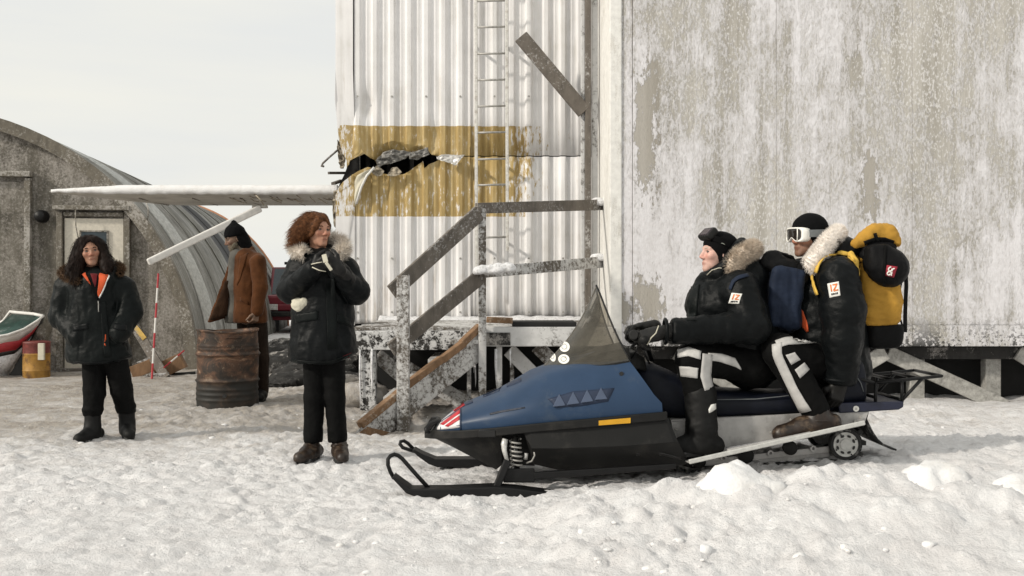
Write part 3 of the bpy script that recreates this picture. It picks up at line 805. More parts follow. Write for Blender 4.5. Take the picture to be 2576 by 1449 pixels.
def d_up(V):
    x = V[:,0]; z = V[:,2]; px = x*FP/YW+CX; py = HZ-(z-CH)*FP/YW
    e = np.interp(px, U_[:,0], U_[:,1])-py                    # pixels above the torn edge
    cr = np.exp(-np.maximum(e, 0)/22)*np.interp(px, [890, 1090, 1110], [1, 1, 0])
    q = np.stack([px/26, py/20, 0*px], 1)
    d = cr*0.06*(perlin(q)+0.3*perlin(q*2.3))
    kink = 362+6*np.sin(px/18); fold = np.clip(py-kink, 0, 60)/218
    w = sstep(940, 955, px)*sstep(1085, 1060, px)
    d = d-fold*0.9*w                                          # the lower lip is pushed in, facing down
    curl = sstep(955, 900, px)*sstep(250, 400, py)
    d = d+curl*(0.10*(sstep(955, 905, px))+0.03)
    dent = np.exp(-((px-925)/22)**2-((py-268)/36)**2); d = d-0.05*dent
    dent = np.exp(-((px-1090)/16)**2-((py-345)/26)**2); d = d-0.045*dent
    return d, 1-0.85*np.clip(curl+dent*0.3+w*sstep(355, 372, py)*0.6, 0, 1)
def d_lo(V):
    x = V[:,0]; z = V[:,2]; px = x*FP/YW+CX; py = HZ-(z-CH)*FP/YW
    e = py-np.interp(px, L_[:,0], L_[:,1])
    cr = np.exp(-np.maximum(e, 0)/14)*np.interp(px, [890, 1090, 1110], [1, 1, 0])
    q = np.stack([px/22+50, py/18, 0*px], 1)
    d = cr*0.055*(perlin(q)+0.4*perlin(q*2.3)+0.15)
    s = ((px-893)*(428-515)-(py-515)*(938-893))/np.hypot(45, 87)   # distance left of the fold line
    f = np.clip(s, 0, 60)/218
    d = d+f*0.75*sstep(530, 470, py)
    ridge = np.exp(-(s/4.5)**2)*sstep(525, 500, py)
    return d+0.02*ridge, 1-np.clip(sstep(0, 10, s)*sstep(535, 500, py), 0, 0.9)
zU = lambda X: wz(np.interp(X*FP/YW+CX, U_[:,0], U_[:,1]))
zL = lambda X: wz(np.interp(X*FP/YW+CX, L_[:,0], L_[:,1]))
XS = wx(1183)
ZT = 5.4
sheet(-1.826, XS, zU, lambda X: ZT, d_up, 60, 1, label='torn upper siding sheet with bent lower lip')
sheet(-1.826, XS, lambda X: 0.70, zL, d_lo, 60, -1, label='torn lower siding sheet with peeled corner')
sheet(XS-0.02, 0.985, lambda X: wz(391.5), lambda X: ZT, None, 6, yo=0.02)
sheet(XS-0.02, 0.985, lambda X: 0.70, lambda X: wz(394), None, 6, yo=0.02)
# seam shadow lap
MB().box((XS-0.004, YW-0.052, 0.72), (XS+0.004, YW-0.034, wz(412))).box((XS-0.004, YW-0.052, wz(372)), (XS+0.004, YW-0.034, ZT-0.1)).build('lap_edge', M['siding'], bld)
# bolts along the sheets
bo = MB()
for yy in (244, 650, 785):
    for k in range(14):
        X = -1.826+PIT*(k+0.25)+0.0
        if k % 2 == 0 and X < 0.95: bo.lathe([(0.0, 0), (0.012, 0), (0.012, 0.008), (0, 0.01)], (X, YW-0.037, wz(yy)), 8, 'y')
tag(bo.build('bolts', M['rung'], bld), kind='stuff')
# corner trims, above and below the tear
def trim(pts, dep, label):
    poly = [np.array([wx(x), YW-0.05-d, wz(y)]) for (x, y), d in zip(pts, dep)]
    MB().prism(poly, (0, 0.02, 0)).build('corner_trim', M['siding'], bld, auto=20, label=label)
trim([(889,-180),(889,178),(893,315),(901,352),(917,386),(900,400),(886,408),(883,421),(876,405),(866,388),(856,357),(851,319),(847,284),(845,250),(846,178),(846,-180)],
     [0,0,0,.02,.07,.10,.12,.14,.10,.07,.03,.01,0,0.02,0,0], 'bent upper corner trim ending in a torn point')
trim([(894,818),(894,500),(895,456),(915,438),(938,426),(930,424),(905,434),(885,446),(866,460),(854,474),(847,492),(846,600),(846,818)],
     [0,0,.03,.07,.10,.11,.09,.07,.05,.03,.01,0,0], 'curled lower corner trim')
# body behind the sheets
b = MB()
b.box((-1.98, YW+0.10, 0.70), (-1.94, YW+7, wz(470))); b.box((-1.98, YW+0.45, wz(470)), (-1.94, YW+7, wz(385))); b.box((-1.98, YW+0.10, wz(385)), (-1.94, YW+7, ZT))
b.build('side_wall', M['siding'], bld)
MB().box((-1.93, YW+1.2, 0.70), (0.98, YW+1.25, ZT)).build('inner_wall', M['void'], bld)  # near black: the darkness of the interior is put into its colour
MB().box((-2.05, YW-0.12, ZT), (1.1, YW+7.2, ZT+0.2)).build('roof', M['white_trim'], bld)
MB().box((-1.98, YW+0.03, 0.55), (0.98, YW+7, 0.695)).build('floor_slab', M['void'], bld)
# crumpled metal and lining in the tear
def crumple(name, pts, y0, m, seed, amp=0.05, n=26, lean=0.0):
    pts = np.array(pts, float); top = pts[:len(pts)//2]; bot = pts[len(pts)//2:][::-1]
    Vv = []
    for u in np.linspace(0, 1, n):
        t = np.array([np.interp(u, np.linspace(0,1,len(top)), top[:,k]) for k in (0,1)]); bq = np.array([np.interp(u, np.linspace(0,1,len(bot)), bot[:,k]) for k in (0,1)])
        for v in np.linspace(0, 1, 14):
            p = t+(bq-t)*v; Vv.append((wx(p[0]), YW+y0-lean*v, wz(p[1])))
    Vv = np.array(Vv); q = Vv*np.array([9, 9, 16])+seed
    r = (1-2*np.abs(perlin(q)))+0.5*(1-2*np.abs(perlin(q*2.3)))
    Vv[:,1] -= amp*r; Vv[:,2] += 0.25*amp*perlin(q*1.7+9); Vv[:,0] += 0.15*amp*perlin(q*1.9+4)
    f = np.arange((n-1)*13); A = f//13; B = f % 13; k0 = A*14+B
    make(name, Vv, np.stack([k0, k0+1, k0+15, k0+14], 1), m, bld, solid=0.003, auto=25)
crumple('crumpled_metal', [(948,405),(965,385),(990,379),(1015,381),(1042,386),(1062,390),(1050,398),(1012,402),(1000,410),(975,416),(955,423)][:5]+[(1020,402),(1012,404),(990,412),(972,416),(952,424)], -0.02, M['torn'], 3, 0.05)
crumple('crumpled_metal', [(1030,390),(1048,383),(1064,378),(1078,372),(1082,392),(1066,398),(1050,404),(1032,402)], -0.05, M['torn'], 9, 0.04, 18)
crumple('crumpled_metal', [(1100,398),(1112,393),(1130,391),(1150,393),(1172,392),(1160,404),(1148,421),(1130,414),(1115,409),(1102,404)], -0.06, M['chrome'], 15, 0.05, 22, 0.05)
crumple('torn_lining', [(940,428),(950,420),(962,426),(970,434),(965,444),(950,446),(942,440),(938,436)], -0.09, M['insul'], 21, 0.04, 14)
crumple('torn_lining', [(978,440),(990,424),(1002,423),(1014,436),(1008,442),(996,446),(986,446),(978,444)], -0.07, M['insul'], 25, 0.04, 14)
crumple('torn_lining', [(850,352),(858,362),(866,386),(870,400),(864,424),(856,424),(851,400),(848,372)], 0.06, M['insul'], 31, 0.06, 14)
crumple('torn_lining', [(838,480),(850,476),(852,500),(848,530),(846,575),(838,570),(836,540),(835,505)], 0.10, M['insul'], 35, 0.06, 14)
b = MB()
b.tube([np.array([wx(x), YW+d, wz(y)]) for x, y, d in ((858,362,.2),(850,374,.05),(828,396,0),(812,411,0),(809,418,0),(815,419,-.02))], 0.013, 6)
b.build('bent_bar', M['wood_grey'], bld, smooth=True)
b = MB(); b.beam(np.array([wx(860), YW+.3, wz(428)]), np.array([wx(825), YW+.05, wz(434)]), .03, .03); b.beam(np.array([wx(852), YW+.2, wz(450)]), np.array([wx(838), YW+.0, wz(462)]), .05, .03)
b.build('splintered_batten', M['wood_grey'], bld)
MB().prism([np.array([wx(x), YW+0.12, wz(y)]) for x, y in ((847,478),(849,462),(862,436),(874,404),(900,392),(900,470))], (0, 0.03, 0)).build('torn_cavity_shade', M['void'], bld)  # black piece added for the shade inside the torn corner
# the sheet peeled off the lower corner, curling out from the wall
Lc = [(894,448),(894,470),(894,492),(895,520)]; Rc = [(944,426),(926,446),(911,474),(898,516)]
Vv = []
for t in np.linspace(0, 1, 18):
    l = np.array([np.interp(t, np.linspace(0,1,4), np.array(Lc, float)[:,k]) for k in (0,1)]); r_ = np.array([np.interp(t, np.linspace(0,1,4), np.array(Rc, float)[:,k]) for k in (0,1)])
    for u in np.linspace(0, 1, 9):
        q = l+(r_-l)*u; Vv.append((wx(q[0]), YW-0.07-0.10*(1-t)*math.sin(u*2.2)-0.012*math.sin(9*t+4*u), wz(q[1])))
f = np.arange(17*8); A = f//8; B = f % 8; k0 = A*9+B
make('peeled_sheet', Vv, np.stack([k0, k0+1, k0+10, k0+9], 1), M['piping'], bld, smooth=True, solid=0.004, label='cream painted sheet curling off the torn corner')
MB().tube([np.array([wx(x), YW-d, wz(y)]) for x, y, d in ((946,425,.16),(928,445,.16),(913,473,.13),(899,514,.08))], 0.014, 6).build('rolled_edge', M['white_trim'], bld, smooth=True)
# inside: dark studs seen through the tear
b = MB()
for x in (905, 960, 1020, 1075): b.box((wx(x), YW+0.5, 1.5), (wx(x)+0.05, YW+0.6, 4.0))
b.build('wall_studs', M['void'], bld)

# ------------------------------------------------------------------ steel ladder on the wall
LY = YW-0.19
lad = thing('ladder', P(1236, 632, LY), 'pale steel wall ladder fixed over the yellow band', 'ladder')
for x, yb in ((1197.5, 716), (1275, 632)):
    t = P(x-1, -170, LY); q = P(x+1.5, yb, LY)
    b = MB(); b.beam(t, q, 0.036, 0.036, (0,1,0)); b.build('ladder_rail', M['metal_rail'], lad, bevel=0.006)
for y in (-130, -64, 2, 68, 135, 201, 267, 333, 400, 465, 531, 597):
    b = MB(); b.tube([P(1199, y+1, LY-0.004), P(1275, y-1, LY-0.004)], 0.0125, 8); b.build('ladder_rung', M['rung'], lad, smooth=True)
for y in (120, 420, 610):
    for x in (1197.5, 1275):
        b = MB(); b.beam(P(x, y, LY+0.02), P(x, y, YW-0.005), 0.03, 0.02); b.build('wall_bracket', M['rung'], lad)

# ------------------------------------------------------------------ plastered building on the right
YR, XR = 10.44, 0.99
def rx(x): return (x-CX)*YR/FP
def rz(y): return CH+(HZ-y)*YR/FP
pb = thing('plastered_building', (3.0, YR, 0.5), 'grey plastered building with white paint peeling in flakes, raised on braced posts', 'building')
zj = rz(818); zb = rz(871)
edges = [XR+0.004, rx(1592), rx(1953), rx(2295), rx(2640), 6.9, 8.4]
for i in range(6):
    a, c = edges[i]+(0.0012 if i else 0), edges[i+1]-(0.0012 if i else 0.004)
    MB().box((a, YR+(0.02 if i == 0 else 0), zj+0.003 if i else zb), (c, YR+0.12, 5.4)).build('wall_panel', M['plaster'], pb, bevel=0.0015)
    if i: MB().box((a, YR-0.022, zb), (c, YR+0.12, zj)).build('skirt_board', M['plaster'], pb, bevel=0.006)
MB().box((XR-0.002, YR+0.002, zb), (XR+0.12, YR+0.06, 5.4)).build('corner_post', M['white_trim'], pb, bevel=0.01)
MB().box((XR, YR+0.065, zb), (XR+0.10, YW+3, 5.4)).build('side_wall', M['white_trim'], pb)
MB().box((rx(1590)-0.012, YR+0.03, zb), (rx(1590)+0.014, YR+0.06, 5.4)).build('joint_filler', M['void'], pb)
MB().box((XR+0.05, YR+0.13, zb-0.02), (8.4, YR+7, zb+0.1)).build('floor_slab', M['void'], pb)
MB().box((XR-0.1, YR-0.15, 5.4), (8.6, YR+7, 5.6)).build('roof', M['white_trim'], pb)
MB().box((XR, YR+0.55, -0.5), (8.4, YR+0.6, zb)).build('underfloor_shade', M['void'], pb)  # black sheet put in for the shade under the floor
BY = YR+0.26
MB().box((XR, BY-0.07, P(0, 902, BY)[2]), (8.4, BY+0.1, zb-0.022)).build('floor_beam', M['rock'], pb)
for x0, x1 in ((1600, 1640), (2285, 2322), (2474, 2513), (2700, 2740), (2080, 2118), (1850, 1888)):
    p = P(x0, 900, BY+0.05); q = P(x1, 900, BY+0.05)
    MB().box((p[0], BY+0.0, -0.5), (q[0], BY+0.12, P(0, 902, BY)[2])).build('support_post', M['brace'], pb, bevel=0.008)
for (a, c), off in (((2233,888),(2530,1024)), -0.10), (((2228,886),(2060,985)), -0.16), (((1700,886),(1930,1020)), -0.10), (((2560,886),(2760,1010)), -0.1):
    b = MB(); b.beam(P(a[0], a[1], BY+off), P(c[0], c[1], BY+off), 0.04, 0.155, (0,0,1)); b.build('diagonal_brace', M['brace'], pb, bevel=0.008)

# ------------------------------------------------------------------ timber in the corner between the buildings
b = thing('corner_post_and_brace', P(1480, 760, 11.62), 'dark vertical timber post with diagonal strut in corner between buildings', 'post')
mb = MB(); p0 = P(1479, -180, 11.62); p1 = P(1479, 800, 11.62); mb.beam(p0, p1, 0.065, 0.08, (0,1,0)); mb.build('post', M['wood_grey'], b, bevel=0.01)
for x, w in ((1466, .045), (1496, .07)):
    mb = MB(); mb.beam(P(x, -180, 11.66), P(x, 800, 11.66), w, 0.05, (0,1,0)); mb.build('batten', M['wood_white'], b, bevel=0.006)
mb = MB(); mb.beam(P(1310, 92, 11.55), P(1470, 282, 11.60), 0.05, 0.165, (0,0,1)); mb.build('strut', M['wood_grey'], b, bevel=0.008)

# ------------------------------------------------------------------ timber porch: deck, stair, rails
DY = 9.81
por = thing('timber_porch', (-0.3, DY, 0.0), 'weathered timber stair and landing with railings, rimed with frost', 'porch')
zdk = P(0, 824, DY)[2]
b = MB(); b.box((P(885,0,DY)[0], DY-0.03, P(0,880,DY)[2]), (P(1212,0,DY)[0], DY+0.05, zdk-0.03)); b.build('edge_beam', M['beam_spot'], por, bevel=0.008)
b = MB(); b.box((P(1213,0,DY)[0]+0.004, DY-0.04, P(0,871,DY)[2]), (0.985, DY+0.05, P(0,822,DY)[2])); b.build('landing_fascia', M['wood_white'], por, bevel=0.008)
b = MB(); b.box((P(1224,0,DY)[0], DY-0.052, P(0,868,DY)[2]), (P(1284,0,DY)[0], DY-0.042, P(0,836,DY)[2])); b.build('tar_patch', M['rock'], por)
x0 = P(885,0,DY)[0]; nb = 11
for i in range(nb):
    ya = DY+0.055+i*(2.05/nb)
    MB().box((x0, ya, zdk-0.035), (0.98, ya+2.05/nb-0.012, zdk+0.004*(i % 2))).build('deck_board', M['wood_frost'], por, bevel=0.005)
b = MB(); b.beam(P(1224, 804, DY+0.02), P(1290, 807, DY+0.02), 0.14, 0.055); b.build('landing_edge', M['wood_bare'], por, bevel=0.008)
b = MB(); b.box((P(1288,0,DY)[0], DY-0.03, zdk+0.01), (P(1450,0,DY)[0], DY+0.45, zdk+0.055)); b.build('landing_mat', M['void'], por, bevel=0.01)
# rime along the foot of the siding
Vv = []
xs = np.linspace(-1.52, 0.95, 110)
for X in xs:
    hh = 0.035+0.05*abs(float(perlin(np.array([[X*5, 2.2, 0]]))[0]))
    for t in np.linspace(0, 1, 6): Vv.append((X, YW-0.04-0.16*t, zdk+0.006+hh*(1-t)**0.7))
Vv = np.array(Vv); f = np.arange(109*5); A = f//5; B = f % 5; k0 = A*6+B
tag(make('snow_drift', Vv, np.stack([k0, k0+1, k0+7, k0+6], 1), M['rime'], por, smooth=True, solid=0.01), kind='stuff')
# under the deck
MB().box((-1.50, 11.3, -0.5), (0.98, 11.35, 0.68)).build('underfloor_shade', M['void'], por)  # black sheet standing in for the shade beneath the deck
b = MB(); b.box((P(905,0,DY)[0], DY+0.0, -0.35), (P(945,0,DY)[0], DY+0.12, 0.525)); b.build('deck_post', M['beam_spot'], por, bevel=0.01)
b = MB(); b.box((P(1248,0,DY)[0], DY+0.02, -0.35), (P(1263,0,DY)[0], DY+0.08, 0.56)); b.build('deck_post', M['wood_white'], por, bevel=0.008)
for a, c, y_, w, m_ in (((948,892),(1010,945),DY+0.2,.14,'wood_frost'), ((985,905),(1180,1020),DY+0.25,.15,'wood_frost'), ((1280,880),(1350,950),DY+0.22,.14,'wood_white'), ((1288,900),(1288,1010),DY+0.3,.06,'wood_frost'), ((1180,905),(1180,1010),DY+0.3,.05,'wood_frost'), ((1350,870),(1460,980),DY+0.3,.14,'wood_frost')):
    b = MB(); b.beam(P(*a, y_), P(*c, y_), 0.04, w, (0,0.01,1)); b.build('cross_brace', M[m_], por, bevel=0.006)
ic = MB()
rr = np.random.default_rng(5)
for x, l, w in ((936, 118, 3.5), (906, 150, 2.5), (1248, 90, 4), (1192, 60, 2), (1183, 75, 2.5), (1176, 50, 2), (1284, 46, 2.5), (1196, 96, 2.2)):
    p = P(x, 878, DY-0.02); L = l*DY/FP; r0 = w*DY/FP
    ic.tube([p, p-np.array([0.003, 0, L*0.4]), p-np.array([-.002, 0, L*0.8]), p-np.array([0, 0, L])], [r0, r0*0.9, r0*0.6, r0*0.15], 6)
tag(ic.build('icicles', M['rime'], por, smooth=True), kind='stuff')
# stair, running along the front of the building and slightly towards the camera
def SY(x): return 8.72+(x-893)/(1210-893)*(9.70-8.72)
def stair_plank(name, px, m, th=0.05, dy=0.0, bevel=0.006):
    poly = [P(x, y, SY(x)) + np.array([0, dy, 0]) for x, y in px]
    return MB().prism(poly, (0, th, 0)).build(name, m, por, bevel=bevel)
stair_plank('stair_stringer', [(900,1082),(1211,834),(1211,906),(935,1128),(878,1128),(876,1118)], M['wood_frost'])
stair_plank('stair_stringer', [(900,1082),(1211,834),(1211,906),(935,1128),(878,1128)], M['wood_frost'], dy=0.95)
stair_plank('bare_kick_board', [(882,1104),(925,1072),(985,1088),(960,1120),(884,1122)], M['wood_bare'], th=0.012, dy=-0.016)
for a, c in (((905,1064),(1008,979)), ((1006,976),(1110,897)), ((1109,901),(1166,857)), ((1162,858),(1208,814))):
    b = MB(); b.beam(P(a[0], a[1]+6, SY(a[0])+0.02), P(c[0], c[1]+6, SY(c[0])+0.02), 0.075, 0.062, (0,0.02,1)); b.build('stair_nosing', M['wood_bare'], por, bevel=0.007)
for k in range(5):
    f = (k+0.5)/5; x = 915+f*280; y = 1062-f*240; c = P(x, y+10, SY(x))
    MB().box((c[0]-0.13, c[1]+0.055, c[2]-0.04), (c[0]+0.13, c[1]+0.945, c[2])).build('stair_tread', M['wood_frost'], por, bevel=0.006)
PYb = SY(1015)-0.055
def vpost(x0, x1, y0, y1, Y, d, m, label=None):
    a = P(x0, y0, Y); c = P(x1, y1, Y)
    MB().box((a[0], Y-d/2, c[2]), (c[0], Y+d/2, a[2])).build('rail_post', m, por, bevel=0.008, label=label)
vpost(999, 1030, 693, 1108, PYb, 0.09, M['wood_frost'])
vpost(1204, 1223, 525, 1010, 9.66, 0.08, M['wood_frost'])
def rail(a, ya, c, yc, hpx, m, name='handrail', th=0.04):
    b = MB(); b.beam(P(*a, ya), P(*c, yc), th, hpx*ya/FP, (0,0.0,1), h2=hpx*yc/FP); b.build(name, m, por, bevel=0.006)
rail((986,735), PYb+0.07, (1206,535), 9.62, 40, M['wood_grey'])
rail((984,880), PYb+0.07, (1206,698), 9.62, 38, M['wood_grey'], 'mid_rail')
rail((1199,524), 9.59, (1517,515), 11.28, 27, M['wood_grey'])
rail((1203,686), 9.59, (1517,659), 11.28, 28, M['wood_frost'], 'mid_rail')
for i, (x, y, r) in enumerate(((1216,684,.034), (1240,683,.04), (1262,680,.036), (1281,679,.028), (1506,652,.036), (1508,512,.032))):
    lump('snow_clump', P(x, y, 9.55 if x < 1400 else 11.22), (r*1.5, r*0.8, r*0.75), None, M['rime'], 40+i, parent=por, h=0.012, rough=0.5)
# ------------------------------------------------------------------ aircraft wing, run into the building
wg = thing('aircraft_wing', P(480, 517, 12.7), 'snow covered aeroplane wing stuck into the torn building corner, strut broken off', 'aeroplane wing')
def wsec(x, k, zc=0.0):
    zt = lambda y, Y: CH+(HZ-y)*Y/FP
    X = (x-CX)*12.1/FP
    pr = [(12.10, zt(489, 12.1)), (12.06, zt(478, 12.06)), (12.12, zt(469, 12.12)), (12.5, zt(468, 12.5)), (13.0, zt(470, 13.0)-0.03), (13.55, zt(516, 13.55)+0.02), (13.55, zt(517, 13.55)), (12.8, zt(505, 12.8)-0.02), (12.3, zt(494, 12.3)-0.01)]
    c = np.array([12.08, zt(482, 12.08)])
    return [np.array([X, c[0]+(a-c[0])*k, c[1]+(z-c[1])*k]) for a, z in pr]
rings = [wsec(126, 0.05), wsec(160, 0.24), wsec(220, 0.52), wsec(310, 0.92)]+[wsec(x, 1.0) for x in range(370, 960, 40)]
MB().loft(rings).build('wing_panel', M['wing'], wg, auto=35)
# snow crust lying on the leading edge
Vv = []; xs = np.linspace(128, 850, 150)
for x in xs:
    k = min(1, (x-110)/200.0); X = (x-CX)*12.0/FP; nz = float(fbm(np.array([[x*0.05, 1.3, 2.0]]), 3)[0])
    yl = 484+5*k+3.0*nz; yt = 478-12*k+1.0*nz
    for Y, y in ((12.10, yl), (12.015, yl-1.5), (12.0, (yl+yt)/2), (12.03, yt), (12.3, yt-0.5)): Vv.append((X*Y/12.0, Y, CH+(HZ-y)*Y/FP))
f = np.arange(149*4); A = f//4; B = f % 4; k0 = A*5+B
make('snow_crust', Vv, np.stack([k0, k0+5, k0+6, k0+1], 1), M['snow_clean'], wg, smooth=True, solid=0.015)
b = MB(); b.beam(P(372, 660, 11.3), P(655, 524, 12.2), 0.05, 0.075, (0,0,1), w2=0.06, h2=0.085); b.build('wing_strut', M['white_paint'], wg, bevel=0.015)
MB().beam(P(636, 521, 12.25), P(672, 520, 12.25), 0.1, 0.03).build('strut_fitting', M['wing'], wg, bevel=0.006)
b = MB(); rr = np.random.default_rng(2)
for i in range(16):
    x = rr.uniform(520, 830); dx = rr.uniform(14, 34); Y = rr.uniform(12.15, 12.5); y0 = 488+(Y-12.1)*20
    b.tube([P(x, y0+2, Y), P(x+dx*0.5, y0+6+rr.uniform(0, 6), Y-0.06), P(x+dx, y0+8+rr.uniform(0, 14), Y-0.05)], 0.006, 5)
b.tube([P(640, 488, 12.05), P(655, 502, 12.0), P(664, 516, 12.05)], 0.008, 5)
tag(b.build('torn_fabric_shreds', M['insul'], wg, smooth=True), kind='stuff')
for x in (345, 480, 600, 720):
    X = (x-CX)*12.3/FP; b = MB(); b.box((X, 12.35, P(0, 497, 12.3)[2]-0.012), (X+0.012, 13.4, P(0, 497, 12.3)[2]+0.02)); b.build('panel_seam', M['hut_trim'], wg)

# ------------------------------------------------------------------ loose clods of snow lying about
ico = bmesh.new(); bmesh.ops.create_icosphere(ico, subdivisions=2, radius=1.0); IV = np.array([v.co[:] for v in ico.verts]); IF = np.array([[v.index for v in f.verts] for f in ico.faces]); ico.free()
rr = np.random.default_rng(33); CV = []; CF = []; nn = 0
for k in range(320):
    Y = 4.0+6.2*rr.uniform()**1.5; X = rr.uniform(-0.56, 0.56)*Y
    r = 0.006+0.016*rr.uniform()**2.6
    if Y < 5.4 and X > 0.1: r *= 1.3
    z = float(ground_z([X], [Y])[0])-r*0.25
    sc3 = np.array([rr.uniform(.8, 1.5), rr.uniform(.8, 1.3), rr.uniform(.5, .9)])*r
    v = IV*(1+0.55*perlin(IV*1.6+k*3.1)+0.2*perlin(IV*4+k))[:,None]*sc3+np.array([X, Y, z])
    CV.append(v); CF.append(IF+nn); nn += len(IV)
tag(make('snow_clods', np.concatenate(CV), np.concatenate(CF), M['snow_clean'], None, smooth=True), 'loose clods of snow scattered on the ground', None, None, 'stuff')
from mathutils.bvhtree import BVHTree
# ------------------------------------------------------------------ drum
c = P(573, 1026, 9.83); c[2] = -0.03
dr = thing('oil_drum', c, 'rusty open oil drum standing in the snow in front of the man', 'barrel')
Rd = 0.283; H = P(0, 830, 9.83)[2]-c[2]
prof_ = [(0.0, 0.02), (Rd-0.01, 0.02), (Rd, 0.0)]
for h in np.linspace(0.02, H-0.02, 90):
    r = Rd
    for hc_, a, w in ((H*0.37, 0.016, 0.014), (H*0.70, 0.016, 0.014)): r += a*math.exp(-((h-hc_)/w)**2)
    for hc_ in (0.10, 0.15, 0.20): r += 0.006*math.exp(-((h-hc_)/0.012)**2)
    for hc_ in (H*0.77, H*0.81): r += 0.004*math.exp(-((h-hc_)/0.010)**2)
    prof_.append((r, h))
prof_ += [(Rd+0.008, H-0.012), (Rd+0.010, H), (Rd+0.004, H+0.006), (Rd-0.008, H), (Rd-0.012, H-0.03), (Rd-0.014, 0.12), (0.0, 0.10)]
mb = MB(); mb.lathe(prof_, c, 64, cap=False); V = np.array(mb.V)
d = V-c; a = np.arctan2(d[:,1], d[:,0]); q = np.stack([np.cos(a)*1.6, np.sin(a)*1.6, d[:,2]*3.5], 1)
V[:,:2] += (d[:,:2]/(np.linalg.norm(d[:,:2],axis=1)[:,None]+1e-6))*(0.014*perlin(q*1.3))[:,None]
V[:,2] += np.where(d[:,2] > H-0.06, 0.012*np.sin(a*2+0.5)+0.008*perlin(q*2), 0)
make('drum_shell', V, np.array(mb.F), M['drum'], dr, smooth=True)
bm_ = MB(); bm_.lathe([(0, 0), (0.02, 0), (0.02, 0.012), (0, 0.012)], c+np.array([0.05, -Rd-0.002, 0.15]), 10, 'y'); bm_.build('bung', M['boat_black'], dr)
# ------------------------------------------------------------------ things leaning against the hut
def pole(name, a, b, Ya, Yb, r, n, first, label, cat, group):
    p, q = P(*a, Ya), P(*b, Yb); o = thing(name, q, label, cat, group)
    for i in range(n):
        t0, t1 = i/n, (i+1)/n
        MB().tube([p+(q-p)*t0, p+(q-p)*t1], r, 8).build('red_band' if (i+first) % 2 == 0 else 'white_band', M['red_paint'] if (i+first) % 2 == 0 else M['white_paint'], o)
    return o
pole('survey_pole', (398.5, 688), (382, 953), 12.9, 12.6, 0.0125, 7, 0, 'red and white banded survey pole leaning upright against the hut', 'survey pole', 'survey poles')
pole('survey_pole', (463, 882), (412, 925), 13.0, 12.7, 0.009, 3, 0, 'short thin red and white stick lying across the brown timbers', 'survey pole', 'survey poles')
p, q = P(341, 824, 13.3), P(418, 952, 12.75)
pk = MB(); pk.beam(p, q, 0.115, 0.045, (0,-1,0.3)); o = pk.build('plank', M['wood_grey'], None, bevel=0.006)
def rebase(o, loc):
    loc = np.asarray(loc, float); n = len(o.data.vertices); a = np.empty(n*3, np.float32); o.data.vertices.foreach_get('co', a)
    a = a.reshape(-1, 3)-loc.astype(np.float32); o.data.vertices.foreach_set('co', a.ravel()); o.data.update(); o.location = loc
rebase(o, q); tag(o, 'grey plank with yellow paint at its top, leaning on the hut wall', 'plank')
pk = MB(); pk.beam(p+np.array([0.0,-0.03,0.02]), p+(q-p)*0.26+np.array([0.03,-0.03,0.02]), 0.06, 0.012, (0,-1,0.3)); pk.build('yellow_paint_strip', M['yellow_timber'], o)
pk = MB(); pk.beam(P(346,838,13.45), P(390,925,13.1), 0.03, 0.04, (0,-1,0.2)); o = pk.build('batten', M['wood_grey'], None, bevel=0.004); rebase(o, P(390,925,13.1)); tag(o, 'thin grey batten leaning on the hut behind the yellow topped plank', 'batten')
tim = [((332,938),(398,912),12.95,.16,.10,'wood_bare','brown timber offcut under the foot of the survey pole'), ((392,938),(462,905),13.05,.20,.14,'wood_bare','biggest brown timber block right of the leaning plank'), ((335,920),(395,896),13.15,.05,.07,'wood_frost','thin frosted board lying on top of the brown timbers'), ((365,950),(425,945),12.75,.08,.06,'wood_frost','low frosted board half buried at the foot of the plank'), ((420,950),(492,944),13.1,.10,.05,'boat_black','low dark board lying at the hut corner')]
for a, c_, Y, h, w, m_, lab in tim:
    pk = MB(); pk.beam(P(*a, Y), P(*c_, Y+0.05), w, h); o = pk.build('timber', M[m_], None, bevel=0.006); rebase(o, P(*a, Y)); tag(o, lab, 'timber', 'timbers piled by the hut')
# ------------------------------------------------------------------ boat bow at the left edge, can beside it
BY_ = 13.05
bt = thing('rowing_boat', P(20, 945, BY_), 'tilted rowing boat with green inside and red and white striped hull', 'boat')
def bp(x, y, d=0.0): return P(x, y, BY_+d)
def sheetpx(name, pts, m, th=0.02, parent=bt, bevel=0): return MB().prism([bp(*p_) for p_ in pts], (0, th, 0)).build(name, m, parent, bevel=bevel)
# hull is a shell that comes to the stem at the right; rows: gunwale, white, red, black, bottom
st = [(108,796,0),(92,808,-.03),(60,828,-.16),(20,842,-.28),(-60,856,-.40),(-200,880,-.5)]
low = [(96,818,0),(78,836,-.03),(48,856,-.14),(10,862,-.24),(-60,884,-.34),(-200,910,-.42)]
red = [(84,838,0.01),(66,858,-.02),(40,880,-.12),(5,886,-.2),(-60,908,-.28),(-200,936,-.34)]
blk = [(80,846,0.01),(62,868,-.02),(36,890,-.10),(2,897,-.17),(-60,919,-.25),(-200,948,-.30)]
bot = [(22,944,0.02),(10,948,0),(-4,950,-.04),(-30,955,-.08),(-90,965,-.1),(-220,985,-.1)]
def strip(name, A, B, m): 
    n_ = len(A); V = [bp(*p_) for p_ in A]+[bp(*p_) for p_ in B]; F = [(i, i+1, n_+i+1, n_+i) for i in range(n_-1)]
    return make(name, V, F, m, bt, solid=0.012, auto=40)
strip('white_strake', st, low, M['white_paint']); strip('red_strake', low, red, M['red_paint']); strip('black_line', red, blk, M['boat_black']); strip('hull_bottom', blk, bot, M['rime'])
far = [(108,795,0.0),(85,790,.22),(40,786,.4),(26,784,.46),(8,808,.5),(-60,850,.55)]
